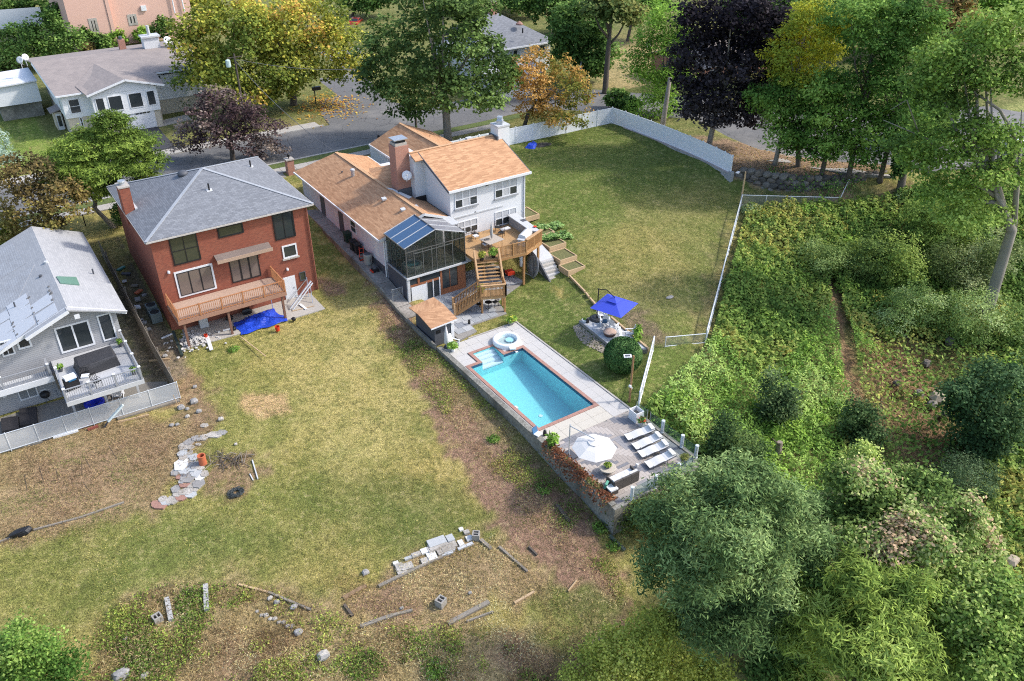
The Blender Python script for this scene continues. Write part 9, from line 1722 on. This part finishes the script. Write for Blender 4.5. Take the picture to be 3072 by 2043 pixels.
# --- foreground trees
tree('locust_tree', 'large feathery blue-green locust in front of the terrace end', (2180, 1990, -5.0), [(2080, 1480, 95, 55), (2200, 1440, 95, 55), (2300, 1500, 95, 65), (2020, 1580, 95, 70), (2150, 1580, 120, 85, -2), (2290, 1620, 105, 85, -1), (2390, 1560, 75, 60), (2000, 1700, 80, 70, -1), (2130, 1730, 115, 85, -3), (2270, 1760, 100, 85, -2), (2200, 1880, 95, 75, -3), (2080, 1850, 70, 60, -2), (2330, 1880, 80, 55), (2420, 1660, 55, 60)], BLU, [2, 3, 3, 1.8], 1500, 30, (.3, .075), .42, .35, seed=90, flat=.4, field_s=1.2, jit=.24, shell=(.55, 1.2))
tree('pink_tipped_tree', 'broad light green tree with pinkish tips right of the locust', (2700, 1900, -6.5), [(2560, 1450, 75, 55), (2500, 1540, 75, 60), (2640, 1490, 90, 65), (2760, 1500, 90, 65), (2600, 1600, 110, 75, -2), (2740, 1610, 110, 80, -2), (2860, 1590, 85, 75), (2680, 1700, 100, 60, -3), (2840, 1700, 95, 70, -1), (2920, 1660, 70, 60), (2480, 1620, 60, 55), (2420, 1550, 45, 50), (2960, 1740, 60, 50), (2560, 1680, 60, 50)], [(.065, .1, .028), (.11, .165, .045), (.17, .23, .075), (.25, .27, .12), (.34, .24, .17)], [2, 3, 3, 1.8, .9], 1300, 28, (.24, .16), .42, .35, seed=91, field_s=.8)
tree('yellow_tip_sapling', 'pale yellow-green sapling tips above the pink-tipped tree', (2560, 1560, -5.0), [(2540, 1440, 28, 32), (2575, 1450, 22, 35), (2610, 1465, 25, 30), (2590, 1370, 40, 40)], [(.16, .21, .05), (.24, .3, .08), (.32, .37, .13)], [1, 2, 1], 130, 24, (.22, .13), .26, .1, seed=92)
tree('sumac_tree', 'bright green tree with long drooping compound leaves at the lower right', (2620, 2120, -6.0), [(2560, 1720, 75, 50), (2480, 1800, 75, 60), (2620, 1800, 95, 70), (2720, 1770, 75, 55), (2420, 1930, 75, 70), (2540, 1920, 105, 80, -2), (2680, 1900, 105, 85, -2), (2780, 1870, 75, 70), (2600, 2010, 110, 60, -3), (2740, 2000, 90, 60, -2), (2400, 2030, 60, 40), (2830, 1960, 70, 60), (2470, 1870, 60, 55)], [(.08, .12, .028), (.13, .18, .042), (.19, .25, .058), (.26, .32, .09)], [1.6, 3, 3, 2], 1000, 26, (.46, .085), .38, .3, seed=93, droop=.8, flat=.5, shell=(.55, 1.2), field_s=1.2)
tree('corner_tree', 'yellow-green tree in the bottom right corner', (2980, 2150, -6.5), [(2960, 1800, 90, 70), (3030, 1880, 75, 80), (2900, 1900, 85, 75, -1), (2990, 1980, 95, 70, -2), (2860, 2010, 70, 55), (2880, 1820, 60, 50), (3050, 1780, 50, 50), (3040, 2020, 60, 50)], [(.06, .1, .026), (.1, .16, .038), (.155, .22, .055), (.22, .27, .09)], [1.6, 3, 3, 1.8], 560, 26, (.24, .16), .42, .3, seed=94)
tree('bottom_tree', 'leafy green tree in the bottom left corner', (60, 2120, -3.5), [(40, 1950, 60, 45), (110, 1990, 60, 50), (20, 2030, 60, 45), (170, 2030, 50, 40), (215, 1985, 35, 22), (60, 1890, 30, 20), (150, 1925, 25, 18)], [(.05, .1, .022), (.085, .15, .032), (.13, .2, .045), (.18, .25, .07)], [1.6, 3, 3, 1.5], 330, 26, (.18, .12), .45, .18, seed=95, shell=(.4, 1.3))
tree('bramble_thicket', 'yellow-green bramble thicket at the bottom beside the locust', (1900, 2080, -4.4), [(1850, 1960, 85, 55), (1960, 1930, 85, 60), (1780, 2010, 70, 45), (1900, 2020, 100, 50, -1), (2030, 2000, 80, 60), (1990, 1870, 55, 45), (2120, 2030, 70, 50)], [(.14, .165, .036), (.22, .24, .05), (.3, .315, .07), (.38, .37, .1)], [1.5, 3, 3, 1.6], 620, 26, (.17, .11), .34, 0, cat='thicket', seed=96, low=-.9)
tree('dark_understorey', 'dark green bush in shade between locust and sumac', (2340, 2060, -6.0), [(2330, 1990, 70, 60), (2380, 1920, 55, 60), (2270, 2030, 70, 45), (2400, 1780, 45, 60), (2440, 1720, 45, 40)], [(.045, .085, .025), (.075, .125, .035), (.11, .165, .045)], [2, 2, 1], 320, 24, (.22, .14), .36, .1, cat='bush', seed=97)
# saplings and weeds on the left lot
for k, (u, v, s, lb) in enumerate(((1800, 1585, .55, 'small green sapling near the end of the retaining wall'), (1840, 1640, .5, 'green weed clump beside the greenish plank'), (1630, 1470, .6, 'green weed at the foot of the retaining wall'), (1700, 1400, .6, 'dark green weed clump against the retaining wall'), (700, 1050, .5, 'green weed clump on the lawn below the rubble'), (1300, 2010, .7, 'dark green weed clump at the bottom edge'), (1480, 1320, .5, 'bright green weed on the bare strip beside the pool wall'))):
 q = G(u, v); t = thing('weed_clump', lb, 'weed', tuple(q)); tuft(t, tuple(q), 240, s, s * .8, GRE[1:] + LIM[:2], .16, .08)
# loose weeds, tufts and dry stalks over the rough ground
def tufts(name, n_, poly, z, pal, wts, ln, wd, hh, seed, gate=.45):
 pg = pl(z, *poly); x0, x1 = min(p[0] for p in pg), max(p[0] for p in pg); y0, y1 = min(p[1] for p in pg), max(p[1] for p in pg); x = rng.uniform(x0, x1, n_ * 5); y = rng.uniform(y0, y1, n_ * 5); k = poly_in(x, y, pg, .6) > rng.uniform(.1, .9, n_ * 5); x, y = x[k], y[k]; k = nz(x, y, 1.2, seed) + rng.normal(0, .12, len(x)) > gate; x, y = x[k][:n_], y[k][:n_]
 pos = np.stack([x, y, HA(x, y) + rng.uniform(.0, 1, len(x)) ** 2 * hh + .02], 1); nn = rng.normal(size=(len(x), 3)); nn[:, 2] = np.abs(nn[:, 2]) * .6 + .25
 return leafmesh(name, pos, nn, ln, wd, pick(pal, wts, len(x), nz(x, y, 1.6, seed + 1), .25), None, 'stuff')
STR = [(.2, .15, .075), (.3, .235, .12), (.4, .33, .19), (.48, .42, .27)]; WD = [(.08, .12, .028), (.125, .17, .04), (.18, .22, .05), (.24, .25, .07)]
tufts('dry_grass', 26000, [(300, 1880), (480, 1780), (900, 1800), (1100, 1740), (1500, 1640), (1700, 1800), (1900, 1750), (1700, 2080), (250, 2080)], -2.8, STR, [2, 3, 2.4, 1], .2, .028, .22, 101, .3)
tufts('brush', 9000, [(350, 1860), (480, 1800), (800, 1800), (1100, 1900), (1500, 1880), (1750, 2080), (250, 2080)], -3.0, [(.12, .075, .045), (.19, .13, .075), (.27, .2, .12)], [1, 1, 1], .34, .03, .45, 121, .45)
tufts('weeds', 20000, [(350, 1860), (480, 1800), (800, 1800), (1100, 1900), (1500, 1900), (1700, 2080), (250, 2080)], -3.0, WD, [2, 3, 2.4, 1.2], .16, .085, .42, 103, .5)
tufts('weeds', 9000, [(1180, 1000), (1320, 1080), (1600, 1360), (1820, 1560), (1880, 1740), (1700, 1560), (1400, 1320), (1170, 1050)], -.8, WD + [(.24, .2, .07)], [2, 3, 2.4, 1.2, 1], .12, .06, .22, 105, .5)
tufts('dry_grass', 15000, [(1100, 880), (1330, 1080), (1830, 1560), (1900, 1760), (1620, 1560), (1330, 1260), (1120, 960)], -.8, STR[:3] + [(.16, .1, .065)], [2, 3, 2, 2], .17, .026, .14, 107, .35)
tufts('dry_grass', 14000, [(-50, 1340), (420, 1250), (640, 1290), (540, 1480), (250, 1590), (-50, 1640)], -1.0, [(.13, .085, .055), (.2, .14, .08), (.28, .21, .12), (.15, .16, .06)], [2, 3, 2, 1.5], .18, .028, .14, 109, .3)
tufts('lawn_tufts', 40000, [(-80, 1640), (560, 1500), (640, 1280), (560, 1080), (900, 880), (1120, 900), (1330, 1280), (1620, 1560), (1480, 1620), (1000, 1780), (700, 1760), (350, 1850), (-80, 2080)], -1.2, [(.11, .125, .035), (.17, .17, .05), (.25, .22, .075), (.34, .29, .12)], [2, 3, 3, 1.6], .15, .024, .07, 111, .25)
tufts('lawn_tufts', 16000, [(1560, 470), (1830, 390), (2160, 560), (2190, 640), (2100, 1000), (1800, 960), (1760, 760), (1600, 640)], 1.8, [(.07, .095, .026), (.11, .135, .036), (.16, .17, .05), (.22, .2, .075)], [2, 3, 2.4, 1.2], .17, .03, .06, 113, .35)
lv = MB(); c0 = PX(975, 315, 3.02); n_ = 900; a = rng.normal(size=(n_, 2)) * np.array([2.2, 3.0]); pos = np.stack([c0.x + a[:, 0], c0.y + a[:, 1], np.full(n_, 3.06) + rng.random(n_) * .05], 1); leafmesh('fallen_leaves', pos, np.array([0, 0, 1.]) + rng.normal(size=(n_, 3)) * .2, .3, .26, pick([(.4, .24, .05), (.45, .3, .06), (.3, .13, .04)], [1, 1, 1], n_, rng.random(n_)), None, 'stuff')
lf = rng.uniform(size=(1400, 2)); pos = np.stack([69 + lf[:, 0] * 14, 50 + lf[:, 1] * 14, np.zeros(1400)], 1); pos[:, 2] = HA(pos[:, 0], pos[:, 1]) + .04; leafmesh('fallen_leaves', pos, np.array([0, 0, 1.]) + rng.normal(size=(1400, 3)) * .2, .2, .16, pick([(.28, .17, .08), (.2, .12, .06), (.34, .25, .1)], [1, 1, 1], 1400, rng.random(1400)), None, 'stuff')
print('LEAVES', NL[0])
iv = thing('wall_ivy', 'green ivy trailing over the boulder wall', 'ivy', tuple(PX(2330, 540, 2)))
n_ = 1500; t_ = rng.integers(0, 5, n_); ce = np.array([tuple(PX(u, v, 2.4)) for u, v in ((2320, 525), (2400, 548), (2440, 535), (2490, 560), (2540, 545))]); pos = ce[t_] + rng.normal(size=(n_, 3)) * np.array([.8, .7, .55]) + np.array([-.5, -.5, 0]); leafmesh('leaves', pos, np.array([-.3, -.5, .6]) + rng.normal(size=(n_, 3)) * .5, .22, .17, pick(GRE, [2, 3, 2, 1], n_, rng.random(n_)), iv)
